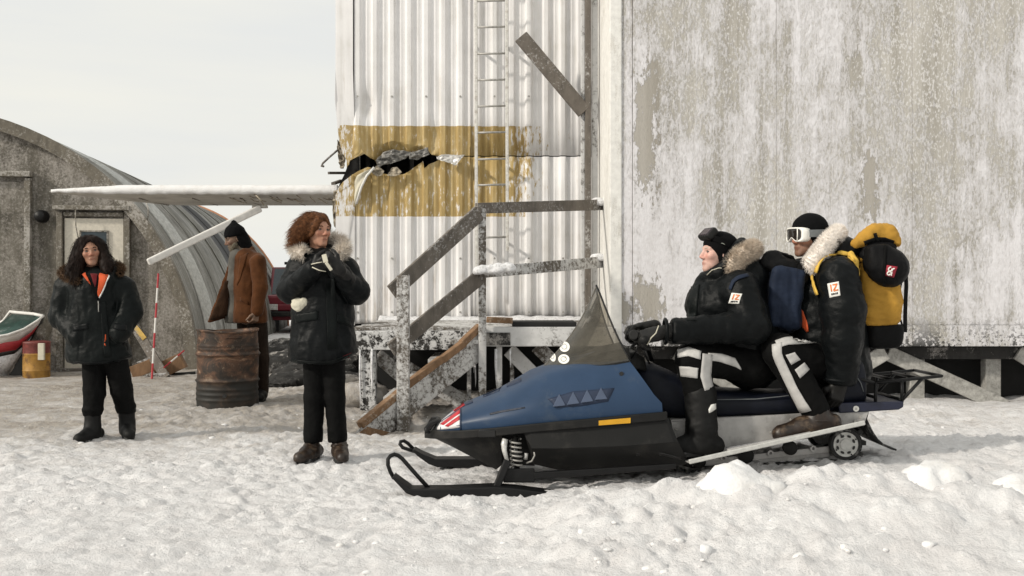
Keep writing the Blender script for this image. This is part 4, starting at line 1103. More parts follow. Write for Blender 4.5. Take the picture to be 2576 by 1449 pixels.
inn = [(106,800,0.005),(90,812,0.0),(58,832,-.10),(18,845,-.2),(-60,858,-.30),(-200,884,-.4)]
strip('green_inside', [(106,799,.0),(84,794,.2),(42,791,.36),(30,790,.42),(12,815,.46),(-60,856,.5)], inn, M['boat_green'])
MB().tube([bp(*p_) for p_ in far], 0.022, 6).build('far_gunwale', M['white_paint'], bt, smooth=True)
MB().tube([bp(p_[0], p_[1], p_[2]-0.01) for p_ in st], 0.016, 6).build('near_gunwale', M['white_paint'], bt, smooth=True)
MB().prism([bp(108,796,.01), bp(104,812,.01), bp(84,838,.02), bp(72,870,.02), bp(66,905,.02), bp(62,946,.02), bp(20,946,.02), bp(34,925,.02), bp(46,885,.01), bp(60,850,.0), bp(84,818,.0)], (0.0, 0.05, 0)).build('stem', M['boat_black'], bt, bevel=0.01)
fc = P(92, 944, 12.95); fc[2] = -0.03
cn = thing('paint_can', fc, 'rusty yellow can with dull red top standing under the boat bow', 'can')
hh = (944-845)*12.95/FP
MB().lathe([(0.0,0),(0.155,0),(0.16,0.01),(0.16,hh*0.2),(0.165,hh*0.22),(0.16,hh*0.24),(0.16,hh*0.62),(0.166,hh*0.64),(0.16,hh*0.66)], fc, 28).build('can_body', M['can_yellow'], cn, auto=40)
MB().lathe([(0.161,hh*0.66),(0.163,hh*0.9),(0.168,hh*0.92),(0.162,hh*0.95),(0.10,hh*0.97),(0,hh*0.97)], fc, 28).build('can_top', M['can_red'], cn, auto=40)
MB().box(fc+np.array([.09,-.165,hh*.5]), fc+np.array([.165,-.125,hh*.92])).build('paper_label', M['piping'], cn, bevel=0.004)
fp_ = P(104, 946, 13.2)
o = lump('frosted_bundle', P(104, 838, 13.2), (0.10, 0.10, 0.17), 'frost covered bundle standing behind the yellow can against the hut', M['hut_trim'], 6, cat='bundle', h=0.02)
# ------------------------------------------------------------------ truck far behind
TY = 24.6
tk = thing('pickup_truck', P(760, 838, TY+1), 'dark red pickup truck parked behind the hut, roof rack on top', 'truck')
def tb(name, x0, x1, y0, y1, Y0, Y1, m, bevel=0.03, parent=tk):
    a = P(x0, y1, TY); b_ = P(x1, y0, TY)
    return MB().box((a[0], Y0, a[2]), (b_[0], Y1, b_[2])).build(name, m, parent, bevel=bevel)
tb('hood', 668, 862, 742, 770, TY, TY+1.3, M['truck_red'], 0.06)
tb('front_panel', 668, 862, 765, 782, TY-0.04, TY+0.3, M['truck_red'])
tb('bumper', 664, 866, 783, 796, TY-0.16, TY+0.05, M['blk_plastic'])
tb('body', 668, 862, 770, 806, TY+0.1, TY+4.8, M['truck_red'])
cab = MB(); 
a = [P(676,744,TY+1.2), P(856,744,TY+1.2), P(848,672,TY+1.9), P(684,672,TY+1.9)]
back = [p_+np.array([0, 1.9 if i < 2 else 1.2, 0]) for i, p_ in enumerate(a)]
cab.loft([a, back]); cab.build('cab', M['truck_red'], tk, bevel=0.04)
inset = [a[0]*.95+a[2]*.05, a[1]*.95+a[3]*.05, a[2]*.95+a[0]*.05, a[3]*.95+a[1]*.05]
MB().prism([p_+np.array([0,-0.02,0.0]) for p_ in inset], (0,-0.012,0)).build('windscreen', M['truck_glass'], tk)
for x in (688, 838):
    tb('headlight', x-12, x+12, 765, 780, TY-0.075, TY-0.045, M['chrome'], 0.01)
for x in (684, 846):
    w = MB(); cx_ = P(x, 815, TY+0.9); w.tube([cx_+np.array([-0.11,0,0]), cx_+np.array([0.11,0,0])], 0.36, 20); w.build('wheel', M['rubber'], tk, bevel=0.03)
    w = MB(); cx_ = P(x, 815, TY+3.6); w.tube([cx_+np.array([-0.11,0,0]), cx_+np.array([0.11,0,0])], 0.36, 20); w.build('wheel', M['rubber'], tk, bevel=0.03)
rk = MB()
for d in (1.9, 2.6, 3.1): rk.beam(P(672,660,TY)+np.array([0,d,0.02]), P(858,660,TY)+np.array([0,d,0.02]), 0.05, 0.07)
for x in (676, 852): rk.beam(P(x,660,TY)+np.array([0,1.8,0.02]), P(x,660,TY)+np.array([0,3.2,0.02]), 0.05, 0.05)
for x in (712, 800): rk.beam(P(x,660,TY)+np.array([0,1.9,0]), P(x,676,TY)+np.array([0,1.9,0]), 0.05, 0.05)
tag(rk.build('roof_rack', M['blk_steel'], tk), kind='stuff')
w = MB(); w.tube([P(712,676,TY)+np.array([0,1.5,0]), P(735,700,TY)+np.array([0,1.3,0])], 0.02, 6); w.build('wiper', M['blk_steel'], tk)
w = MB(); w.beam(P(700,742,TY)+np.array([0,.9,0]), P(690,750,TY)+np.array([0,.9,0]), .12, .16); w.build('wing_mirror', M['blk_plastic'], tk, bevel=0.02)
# ------------------------------------------------------------------ dark rubble with snow, right of the hut
rr = np.random.default_rng(12)
k = 0
spots = [(690,905,13.6,.34,.14),(735,880,14.2,.36,.16),(700,862,15.5,.38,.16),(745,915,12.6,.30,.12),(790,895,13.0,.34,.16),(720,940,11.8,.22,.08),(825,915,12.2,.34,.15),(860,890,12.9,.34,.2),(868,940,11.2,.26,.14),(880,975,10.5,.24,.15),(905,1010,10.1,.26,.16),(765,935,12.0,.26,.09),(722,842,16.5,.36,.2)]
labs = ['flat dark slab nearest the hut foot', 'dark slab beside the hut end', 'dark slab under the truck front', 'small dark slab beside the standing woman', 'dark slab between the woman and the hut', 'thin dark scrap lying in the dirty snow', 'dark slab close to the white building corner', 'tall dark slab against the white building corner', 'grey lump of ice beside the porch corner post', 'rounded lump of dirty ice before the porch post', 'low lump of dirty ice at the stair foot', 'narrow dark scrap right of the drum', 'dark heap far back under the truck bumper']
for (x, y, Y, w, h), lb in zip(spots, labs):
    p = P(x, y, Y)
    lump('rubble_slab', (p[0], Y, gz(p[0], Y)+h*0.45), (w, w*0.8, h), lb, M['rock'] if Y > 11 else M['snow'], 60+k, cat='rubble', group='rubble between the huts', h=0.03); k += 1
for i, (x, y, w) in enumerate(((692,972,.16),(716,962,.12),(742,955,.10))):
    Y = 1.14*FP/(y-HZ); p = P(x, y, Y)
    lump('dark_scrap', (p[0], Y, gz(p[0], Y)+0.02), (w, w*0.8, 0.022), ('largest flat dark scrap in the snow right of the drum', 'middle flat dark scrap in the snow, between drum and woman', 'smallest flat dark scrap, nearest the woman with raised hands')[i], M['rock'], 90+i, cat='scrap', group='scraps in the snow', h=0.012)
# ------------------------------------------------------------------ snowmobile
SY0 = 6.05
def S(x, y, v):
    k = (x-CX)/FP; return P(x, y, (SY0-v-0.016)/(1-0.02*k))
def SX(X, y, v):
    Y = SY0+0.02*(X-0.8)-v; return np.array([X, Y, CH+(HZ-y)*Y/FP])
def mir(p):
    p = np.asarray(p, float); return np.array([p[0], 2*(SY0+0.02*(p[0]-0.8))-p[1], p[2]])
def bvh_of(*objs):
    V = []; F = []
    for o in objs:
        b = wloc(o); n = len(V); V += [tuple(np.array(v.co)+b) for v in o.data.vertices]; F += [tuple(i+n for i in p.vertices) for p in o.data.polygons]
    return BVHTree.FromPolygons(V, F)
CAM = Vector((0, 0, CH))
def hit(bvh, x, y):
    d = Vector(P(x, y, 1.0))-CAM; r = bvh.ray_cast(CAM, d.normalized())
    if r[0] is None: return None
    n = r[1]
    if n.dot(d) > 0: n = -n
    return np.array(r[0]), np.array(n)
def decal(name, bvh, quad, m, parent, nx=8, ny=4, off=0.004, th=0.003, smooth=True, label=None):
    """a flat piece of cloth or print lying on a surface; quad: rows of corner columns and rows, curved through given points"""
    top = np.array(quad[0], float); bot = np.array(quad[1], float); Vv = []; last = None; miss = []
    for j in range(ny+1):
        for i in range(nx+1):
            u = i/nx; v = j/ny
            t = np.array([np.interp(u, np.linspace(0,1,len(top)), top[:,k]) for k in (0,1)]); b = np.array([np.interp(u, np.linspace(0,1,len(bot)), bot[:,k]) for k in (0,1)])
            q = t+(b-t)*v; h = hit(bvh, *q)
            if h is None: miss.append((len(Vv), q)); Vv.append(None)
            else: last = h; Vv.append(h[0]+h[1]*off)
    if last is None: return None
    good = [v for v in Vv if v is not None]
    for idx, q in miss:
        pts = np.array(good); Ym = np.median(pts[:,1]); c = P(q[0], q[1], Ym); Vv[idx] = pts[np.argmin(((pts-c)**2).sum(1))]*0.7+c*0.3
    F = [(j*(nx+1)+i, (j+1)*(nx+1)+i, (j+1)*(nx+1)+i+1, j*(nx+1)+i+1) for j in range(ny) for i in range(nx)]
    return make(name, Vv, F, m, parent, smooth=smooth, solid=th, label=label)

sl = thing('snowmobile', S(1600, 1200, 0)*np.array([1,1,0]), 'blue snowmobile with smoked windshield carrying two riders', 'snowmobile')
# --- cowl.  per station: bottom col/row/half width, crease row, shoulder col/row/half width, top row
stn = [(1092,1085,.06,1082,1094,1078,.04,1074),(1108,1086,.16,1078,1112,1062,.11,1054),(1135,1085,.235,1073,1140,1042,.15,1034),(1162,1083,.28,1069,1166,1030,.18,1015),
       (1239,1077,.355,1060,1239,1005,.23,988),(1300,1071,.39,1053,1295,982,.26,957),(1345,1067,.41,1048,1335,962,.275,932),(1400,1062,.42,1042,1385,941,.295,915),
       (1470,1055,.43,1034,1440,930,.31,900),(1550,1048,.435,1026,1500,925,.325,885),(1620,1041,.435,1018,1550,919,.335,876),(1667,1037,.435,1014,1586,911,.34,870)]
rings = []
for xb, yb, wb, yc, xs, ys, ws, yt in stn:
    Xb = S(xb, yb, wb)[0]; Xs = S(xs, ys, ws)[0]
    pb_ = SX(Xb, yb, wb); pc = SX(Xb*0.97+Xs*0.03, yc, wb+0.006)
    f = [0.2, 0.42, 0.64, 0.84]; mid = []
    for q in f:
        X = Xb+(Xs-Xb)*(0.1+0.9*q); y = yc+(ys-yc)*q; v = wb+0.004+(ws-wb)*q**1.5+0.010*math.sin(math.pi*q); mid.append(SX(X, y, v))
    ps = SX(Xs, ys, ws); p2 = SX(Xs, ys*0.62+yt*0.38, ws*0.8); p3 = SX(Xs, ys*0.25+yt*0.75, ws*0.45); pt = SX(Xs, yt, 0)
    near = [pb_, pc]+mid+[ps, p2, p3]
    rings.append(near+[pt]+[mir(p) for p in near[::-1]])
cowl = MB().loft(rings, closed=True).build('cowl', M['cowl'], sl, auto=28)
BC = bvh_of(cowl)
# nose decal and seams
decal('nose_decal', BC, ([(1097,1074),(1112,1057),(1132,1040),(1158,1022)], [(1098,1082),(1118,1080),(1140,1078),(1157,1075)]), M['white_decal'], sl, 8, 5, 0.002, 0.002)
for q in (([(1108,1068),(1158,1030)], [(1116,1070),(1158,1040)]), ([(1120,1072),(1157,1046)], [(1128,1074),(1157,1056)])): decal('red_flash', BC, q, M['red_decal'], sl, 6, 2, 0.005, 0.002)
decal('red_flash', BC, ([(1138,1030),(1166,1012)], [(1144,1036),(1170,1020)]), M['red_decal'], sl, 5, 2, 0.005, 0.002)
decal('cowl_seam', BC, ([(1158.5,1024),(1158,1055),(1158,1083)], [(1161,1023),(1160.5,1055),(1160.5,1083)]), M['vent_dark'], sl, 8, 1, 0.003, 0.002)
# louvres on a flat patch; its darker blue paints the shade of a recess
decal('vent_recess_shade', BC, ([(1378,1004),(1440,985),(1546,976)], [(1400,1026),(1460,1022),(1530,1010)]), M['vent_dark'], sl, 12, 5, 0.002, 0.002)
for i in range(4):
    x = 1393+i*35; y = 1026-i*5.2
    pts = [(x-2, y-2), (x+30, y-6), (x+14, y-35)]; h = [hit(BC, *p_) for p_ in pts]
    nrm = h[0][1]; base = [p_[0]+p_[1]*0.003 for p_ in h]; lifted = [base[0]+nrm*.022, base[1]+nrm*.006, base[2]+nrm*.005]
    MB().add(base+lifted, [(0,1,2),(3,4,5),(0,1,4,3),(1,2,5,4),(2,0,3,5)]).build('louvre', M['vent_blue'], sl, bevel=.002)
for q in (([(1216,992),(1262,972)], [(1216,1000),(1256,984)]), ([(1275,966),(1312,950)], [(1275,975),(1312,960)]), ([(1170,1014),(1188,1006)], [(1172,1020),(1190,1013)])): decal('hood_slot', BC, q, M['vent_dark'], sl, 5, 2, 0.003, 0.003)
decal('scuffed_lettering', BC, ([(1232,1040),(1255,1034),(1320,1024)], [(1234,1044),(1258,1039),(1322,1027)]), plain('worn_print', (0.03, 0.035, 0.05), 0.6, 0, 0.6, 60), sl, 10, 2, 0.003, 0.001)
h = hit(BC, 1563, 940)
MB().lathe([(0,0),(0.012,0),(0.012,0.008),(0,0.009)], h[0], 10, 'y').build('cowl_latch', M['blk_gloss'], sl)
# --- bumper strip round the cowl foot
pth = [(1678,1046,.448),(1585,1054,.448),(1480,1064,.446),(1400,1071,.436),(1339,1077,.42),(1239,1087,.372),(1160,1093,.30),(1115,1094,.22),(1086,1093,.12),(1074,1092,.0)]
near = [S(*p_) for p_ in pth]; path = near+[mir(p_) for p_ in near[-2::-1]]
def ribbon(path, w, h):
    rg = []
    for i, p_ in enumerate(path):
        d = unit(path[min(i+1, len(path)-1)]-path[max(i-1, 0)]); a = unit(np.cross(d, (0,0,1)))
        rg.append([p_+a*w-np.array([0,0,h]), p_-a*w-np.array([0,0,h]), p_-a*w+np.array([0,0,h]), p_+a*w+np.array([0,0,h])])
    return rg
MB().loft(ribbon(path, 0.014, 0.023)).build('bumper_strip', M['blk_plastic'], sl, bevel=0.005, auto=30)
MB().tube([p_-np.array([0,0.0,0.012])+unit(np.cross(unit(path[min(i+1,len(path)-1)]-path[max(i-1,0)]), (0,0,1)))*0.013 for i, p_ in enumerate(path)], 0.006, 6).build('bumper_bead', M['blk_gloss'], sl, smooth=True)
BS = bvh_of(*[o for o in sl.children if o.name.startswith('bumper_strip')])
decal('amber_reflector', BS, ([(1506,1058),(1586,1051)], [(1506,1070),(1586,1064)]), M['amber'], sl, 4, 2, 0.004, 0.004, smooth=False)
h = S(1225, 1091, .39); MB().box(h-np.array([.045,.004,.018]), h+np.array([.045,.01,.018])).build('bumper_joint', M['blk_gloss'], sl, bevel=0.003)
lp = [S(1076,1090,.16), S(1073,1080,.15), S(1082,1068,.12), S(1098,1061,.06), S(1104,1059,0)]
MB().tube(lp+[mir(p_) for p_ in lp[-2::-1]], 0.016, 8).build('front_bumper', M['blk_steel'], sl, smooth=True)
MB().loft([[S(1080,1089,.12), S(1100,1063,.08), mir(S(1100,1063,.08)), mir(S(1080,1089,.12))], [S(1104,1088,.12), S(1108,1066,.08), mir(S(1108,1066,.08)), mir(S(1104,1088,.12))]]).build('headlamp_cover', M['blk_gloss'], sl, bevel=0.008)
# --- belly pan
def bring(xt, yt_, wt_, xm, ym, wm, xb, yb, wb):
    n_ = [S(xt, yt_, wt_), S(xm, ym, wm), S(xb, yb, wb)]; return n_+[mir(p_) for p_ in n_[::-1]]
rg = [bring(1086,1100,.10,1090,1101,.10,1094,1103,.08), bring(1120,1102,.20,1125,1110,.19,1130,1120,.14), bring(1170,1101,.28,1172,1120,.25,1174,1143,.17), bring(1220,1097,.34,1222,1128,.30,1224,1168,.19), bring(1258,1094,.36,1252,1135,.32,1248,1182,.20), bring(1262,1094,.36,1262,1132,.32,1262,1170,.20)]
MB().loft(rg).build('belly_pan', M['blk_plastic'], sl, auto=25)
rg = [bring(1318,1088,.40,1322,1100,.40,1326,1108,.36), bring(1334,1087,.42,1338,1128,.43,1342,1168,.30), bring(1404,1080,.43,1404,1128,.455,1404,1182,.31), bring(1560,1064,.44,1562,1122,.465,1564,1180,.32), bring(1674,1052,.44,1694,1112,.465,1716,1171,.33), bring(1682,1052,.43,1706,1112,.45,1734,1164,.33)]
MB().loft(rg).build('side_panel', M['blk_plastic'], sl, auto=25)
rg = [bring(1255,1096,.24,1255,1130,.24,1255,1170,.2), bring(1345,1090,.24,1345,1130,.24,1345,1172,.2)]
MB().loft(rg).build('inner_housing', M['void'], sl)
decal('side_groove', bvh_of(*[o for o in sl.children if o.name.startswith('side_panel')]), ([(1600,1140),(1665,1138),(1712,1150)], [(1600,1146),(1665,1145),(1715,1156)]), M['blk_gloss'], sl, 6, 2, 0.003, 0.002)
# --- windshield
bs = [(1352,934,0),(1388,932,.17),(1440,929,.26),(1515,924,.318),(1584,912,.338)]; tp = [(1500,718,0),(1508,735,.10),(1531,796,.20),(1557,856,.285),(1585,906,.338)]
nb_ = 24; nt_ = 14; Vv = []
def interp3(t, pts):
    pts = np.array(pts, float); s_ = np.linspace(0, 1, len(pts)); return np.array([np.interp(t, s_, pts[:,k]) for k in range(3)])
def smooth3(t, pts):
    e = 0.12; return (interp3(max(0,t-e), pts)+2*interp3(t, pts)+interp3(min(1,t+e), pts))/4
cols = []
for s_ in np.linspace(0, 1, nb_):
    B = smooth3(s_, bs) if 0 < s_ < 1 else interp3(s_, bs); T = smooth3(s_, tp) if 0 < s_ < 1 else interp3(s_, tp)
    b3 = S(*B); t3 = S(*T); col = []
    for t in np.linspace(0, 1, nt_):
        p_ = b3+(t3-b3)*t; L_2 = np.linalg.norm(t3-b3); p_ = p_+np.array([0.10, 0, -0.05])*L_2*math.sin(math.pi*t)*0.55; col.append(p_)
    cols.append(col)
full = [[mir(p_) for p_ in c_] for c_ in cols[:0:-1]]+cols
Vv = [p_ for c_ in full for p_ in c_]; nc = len(full); f = np.arange((nc-1)*(nt_-1)); A = f//(nt_-1); B = f % (nt_-1); k0 = A*nt_+B
scr = make('windshield', Vv, np.stack([k0, k0+nt_, k0+nt_+1, k0+1], 1), M['screen'], sl, smooth=True)
BW = bvh_of(scr)
edge_ = [c_[-1] for c_ in full]; MB().tube(edge_, 0.0055, 6).build('windshield_edge', M['blk_plastic'], sl, smooth=True)
# dark foot of the windshield
f_ = [c_[0] for c_ in full]; MB().loft([[p_+np.array([0,0,-.02]), p_+np.array([0,0,.012])] for p_ in f_], closed=False, cap=False).build('windshield_seal', M['blk_plastic'], sl, solid=0.006)
V2 = [c_[j]+np.array([.004,0,0]) for c_ in full[8:-2] for j in range(0, 4)]; n2 = len(full)-10; f = np.arange((n2-1)*3); A = f//3; B = f % 3; k0 = A*4+B
for x, y, rx_, ry_ in ((1421,873,13,13),(1419,904,14,12),(1391,898,8,12)):
    Vv = []
    for k in range(20):
        a = 2*math.pi*k/20; h = hit(BW, x+rx_*math.cos(a), y-ry_*math.sin(a)+3*math.cos(a)*(x < 1400))
        if h is not None: Vv.append(h[0]+h[1]*0.003)
    if len(Vv) > 10: make('round_sticker', Vv, [tuple(range(len(Vv)))], M['white_patch'], sl, solid=0.001)
    for k, r_ in enumerate((0.5,)):
        Vv = []
        for q in range(16):
            a = 2*math.pi*q/16; h = hit(BW, x+rx_*r_*math.cos(a), y-ry_*r_*math.sin(a))
            if h is not None: Vv.append(h[0]+h[1]*0.005)
        if len(Vv) > 10: MB().tube(Vv, 0.0012, 4, closed=True).build('sticker_ring', M['goggle_strap'], sl)
# dash pod and handlebar
MB().loft([bring(1392,924,.10,1394,928,.12,1396,934,.12), bring(1450,908,.20,1452,918,.23,1454,930,.23), bring(1520,886,.25,1522,904,.28,1524,924,.28), bring(1582,874,.26,1586,896,.30,1590,918,.30)]).build('dash_panel', M['blk_plastic'], sl, auto=30)
MB().loft([bring(1560,890,.22,1562,905,.24,1564,925,.24), bring(1600,884,.20,1602,905,.22,1606,930,.22), bring(1622,900,.16,1624,915,.18,1628,935,.18)]).build('dash_pod', M['blk_plastic'], sl, bevel=0.01, auto=30)
hbp = [S(1640,905,.04), S(1628,872,.14), S(1612,858,.26), S(1622,854,.42)]
MB().tube(hbp[::-1]+[mir(p_) for p_ in hbp], 0.014, 8).build('handlebar', M['blk_steel'], sl, smooth=True)
MB().tube([S(1612,858,.27), S(1622,854,.43)], 0.021, 10).build('grip', M['blk_plastic'], sl, smooth=True)
MB().tube([mir(S(1612,858,.27)), mir(S(1622,854,.43))], 0.021, 10).build('grip', M['blk_plastic'], sl, smooth=True)
MB().tube([S(1602,846,.20), S(1594,842,.32)], 0.030, 10).build('switch_housing', M['blk_plastic'], sl, bevel=0.006)
MB().tube([S(1606,862,.3), S(1588,872,.36), S(1584,876,.42)], 0.007, 6).build('brake_lever', M['blk_gloss'], sl, smooth=True)
MB().tube([S(1606,862,.26), S(1600,884,.25), S(1588,902,.22), S(1570,908,.18)], .005, 6).build('cable', M['blk_steel'], sl, smooth=True)
MB().tube([S(1616,868,.2), S(1622,892,.22), S(1634,915,.2)], .005, 6).build('cable', M['blk_steel'], sl, smooth=True)
# --- skis
def ski(poly, loop, v, tag_):
    t = 0.062; a = [S(x, y, v+t) for x, y in poly]
    MB().prism(a, (0, 2*t, 0)).build('ski', M['blk_steel'], sl, bevel=0.008)
    MB().tube([S(x, y, v+0.02*math.sin(i*0.7)) for i, (x, y) in enumerate(loop)], 0.0115, 8).build('ski_loop', M['blk_steel'], sl, smooth=True)
ski([(988,1198),(1003,1209),(1033,1231),(1130,1230),(1243,1225),(1296,1229),(1402,1243),(1400,1254),(1120,1254),(1050,1252),(1022,1242),(986,1204)],
    [(991,1203),(982,1187),(976,1170),(976,1155),(982,1147),(992,1143),(1002,1146),(1012,1154),(1040,1186),(1082,1232)], .45, 'near')
ski([(1040,1130),(1060,1141),(1094,1155),(1190,1155),(1300,1158),(1300,1176),(1100,1176),(1078,1168),(1050,1148),(1036,1134)],
    [(1044,1136),(1028,1131),(1013,1126),(1006,1117),(1008,1111),(1016,1109),(1026,1115),(1046,1136)], -.45, 'far')
for x0, x1, y0, v in ((1088,1106,1251,.45),(1150,1176,1251,.45),(1122,1142,1172,-.45),(1184,1204,1172,-.45)):
    a = [S(x0, y0, v+.03), S(x1, y0, v+.03), S(x1-4, y0+12, v+.03), S(x0+4, y0+12, v+.03)]; MB().prism(a, (0,.06,0)).build('ski_keel', M['blk_steel'], sl)
b = MB(); b.beam(S(1248,1228,.45), S(1277,1158,.43), .04, .045, (0,1,0)); b.build('ski_spindle', M['blk_steel'], sl, bevel=0.006)
b = MB(); b.beam(mir(S(1248,1228,.45)), mir(S(1277,1158,.43)), .04, .045, (0,1,0)); b.build('ski_spindle', M['blk_steel'], sl, bevel=0.006)
b = MB(); b.tube([S(1271,1104,.40), S(1268,1118,.40), S(1269,1134,.41), S(1276,1160,.43)], [.016,.018,.014,.010], 8); b.build('shock_rod', M['chrome'], sl, smooth=True)
for s_ in (1, -1):
    ff = (lambda p_: p_) if s_ == 1 else mir
    b = MB(); b.beam(ff(S(1266,1196,.42)), ff(S(1345,1196,.42)), .03, .075); b.build('trailing_arm', M['blk_steel'], sl, bevel=0.006)
    b = MB(); b.beam(ff(S(1343,1197,.42)), ff(S(1700,1172,.40)), .03, .040, h2=.03); b.build('trailing_arm_rod', M['blk_steel'], sl, bevel=0.005)
pts = []
for t in np.linspace(0, 1, 120):
    c_ = S(1296, 1104, .37)*(1-t)+S(1300, 1176, .39)*t; a = 2*math.pi*6.5*t; pts.append(c_+np.array([.030*math.cos(a), .030*math.sin(a), 0]))
MB().tube(pts, 0.0055, 6).build('coil_spring', M['rung'], sl, smooth=True)
MB().tube([S(1296,1100,.37), S(1300,1180,.39)], 0.018, 10).build('shock_absorber', M['blk_gloss'], sl, smooth=True)
b = MB(); b.tube([S(1322,1156,.38), S(1324,1140,.38)], [.010,.012], 8); b.build('grease_fitting', M['chrome'], sl, smooth=True)
MB().tube([S(1324,1165,.38), S(1338,1160,.4), S(1345,1146,.4), S(1343,1130,.4)], 0.005, 6).build('brake_hose', M['rung'], sl, smooth=True)
# --- tunnel and running boards
for s_ in (1, -1):
    ff = (lambda p_: p_) if s_ == 1 else mir
    poly = [ff(S(x, y, .215)) for x, y in ((1688,1062),(1850,1050),(2012,1040),(2186,1036),(2176,1062),(1817,1128),(1706,1150))]
    MB().prism(poly, (0, .012*s_, 0)).build('tunnel_side', M['alu'], sl, bevel=0.003)
    a = [ff(S(1706,1152,.21)), ff(S(2176,1066,.21)), ff(S(2174,1064,.42)), ff(S(1733,1162,.42))]
    MB().prism(a, (0,0,-.006)).build('running_board', M['alu'], sl)
    b = MB(); b.beam(ff(S(1733,1162,.425)), ff(S(2176,1063,.425)), .014, .026); b.build('board_edge', M['wheel_grey'], sl, bevel=0.005)
    b = MB(); b.beam(ff(S(1830,1134,.41)), ff(S(2040,1090,.41)), .02, .02); b.build('board_stiffener', M['alu'], sl, bevel=0.004)
MB().prism([S(1688,1056,.21), S(2186,1034,.21), mir(S(2186,1034,.21)), mir(S(1688,1056,.21))], (0,0,-.01)).build('tunnel_top', M['alu'], sl)
bo = MB()
for x, y in ((1818,1110),(1940,1088),(2060,1052),(2165,1050),(2150,1060),(1990,1056),(1702,1080)): bo.lathe([(0,0),(.009,0),(.007,.006),(0,.006)], S(x, y, .228), 8, 'y')
tag(bo.build('rivets', M['rung'], sl), kind='stuff')
# --- seat
def sring(x, yt_, yb_, w):
    X = S(x, yb_, w)[0]; zt = SX(X, yt_, w)[2]; zb_ = SX(X, yb_, w)[2]; Yc = SY0+0.02*(X-.8); pts = []
    for k in range(20):
        a = 2*math.pi*k/20; c_, s_ = math.cos(a), math.sin(a); e = 0.5
        pts.append(np.array([X, Yc-w*math.copysign(abs(c_)**e, c_), (zt+zb_)/2+(zt-zb_)/2*math.copysign(abs(s_)**e, s_)]))
    return pts
MB().loft([sring(*a) for a in ((1606,918,1046,.16),(1612,912,1046,.18),(1650,918,1052,.19),(1700,940,1058,.19),(1750,968,1058,.2),(1800,984,1056,.205),(1900,990,1050,.21),(2000,992,1046,.215),(2080,988,1042,.215),(2098,970,1040,.215),(2108,925,1036,.215),(2118,900,1030,.215),(2140,890,1024,.215),(2164,892,1022,.21),(2176,905,1020,.2),(2180,930,1020,.18))]).build('seat', M['seat'], sl, smooth=True)
MB().tube([S(2110,922,.222), S(2135,930,.222), S(2154,946,.222), S(2166,965,.215), S(2172,985,.2)], 0.003, 5).build('seat_piping', M['goggle_strap'], sl, smooth=True)
MB().tube([S(1770,1006,.212), S(1900,1004,.218), S(1960,998,.22), S(2030,990,.222)], 0.003, 5).build('seat_piping', M['goggle_strap'], sl, smooth=True)
# --- rear: navy bumper, rack, wheel, track, flap
a = [S(2108,1014,.225), S(2274,1010,.225), S(2274,1024,.225), S(2262,1031,.225), S(2112,1040,.225)]
d_ = mir(a[0])-a[0]
MB().prism(a, d_).build('rear_bumper', M['navy'], sl, bevel=0.008)
c_ = S(2153, 1028, .227)
MB().lathe([(0.006,0),(0.0165,0),(0.0165,.006),(0.006,.006)], c_, 20, 'y', cap=False).build('reflector_ring', M['wheel_grey'], sl)
MB().lathe([(0,0),(0.006,0),(0.005,.007),(0,.007)], c_, 12, 'y').build('reflector_bolt', M['rung'], sl)
rb = MB(); Tn = lambda *pts: rb.tube([np.asarray(p_) for p_ in pts], 0.0095, 7)
A0, A1 = S(2199,963,.20), S(2369,946,.20); B0, B1 = mir(A0), mir(A1)
for nm, pts in (('rack_rail', (A0, A1)), ('rack_rail', (B0, B1)), ('rack_crossbar', (A0, B0)), ('rack_crossbar', (A0*.68+A1*.32, B0*.68+B1*.32)), ('rack_crossbar', (A0*.35+A1*.65, B0*.35+B1*.65)), ('rack_crossbar', (A1, B1)), ('rack_rail', (S(2150,950,.2), A0)), ('rack_rail', (mir(S(2150,950,.2)), B0)),
                ('rack_leg', (A0+np.array([.01,0,0]), S(2202,1014,.2))), ('rack_leg', (S(2269,956,.2), S(2269,1012,.2))), ('rack_stay', (S(2321,951,.2), S(2270,1006,.2))), ('rack_leg', (mir(A0), mir(S(2202,1014,.2)))), ('rack_leg', (mir(S(2269,956,.2)), mir(S(2269,1012,.2)))), ('rack_stay', (mir(S(2321,951,.2)), mir(S(2270,1006,.2)))), ('rack_crossbar', (S(2202,1000,.2), mir(S(2202,1000,.2)))), ('rack_crossbar', (S(2269,1006,.2), mir(S(2269,1006,.2))))):
    MB().tube([np.asarray(p_) for p_ in pts], 0.0095, 7).build(nm, M['blk_steel'], sl, smooth=True)
wc = S(2125, 1117, .23); Rw = 31*wc[1]/FP; Rt = 45*wc[1]/FP
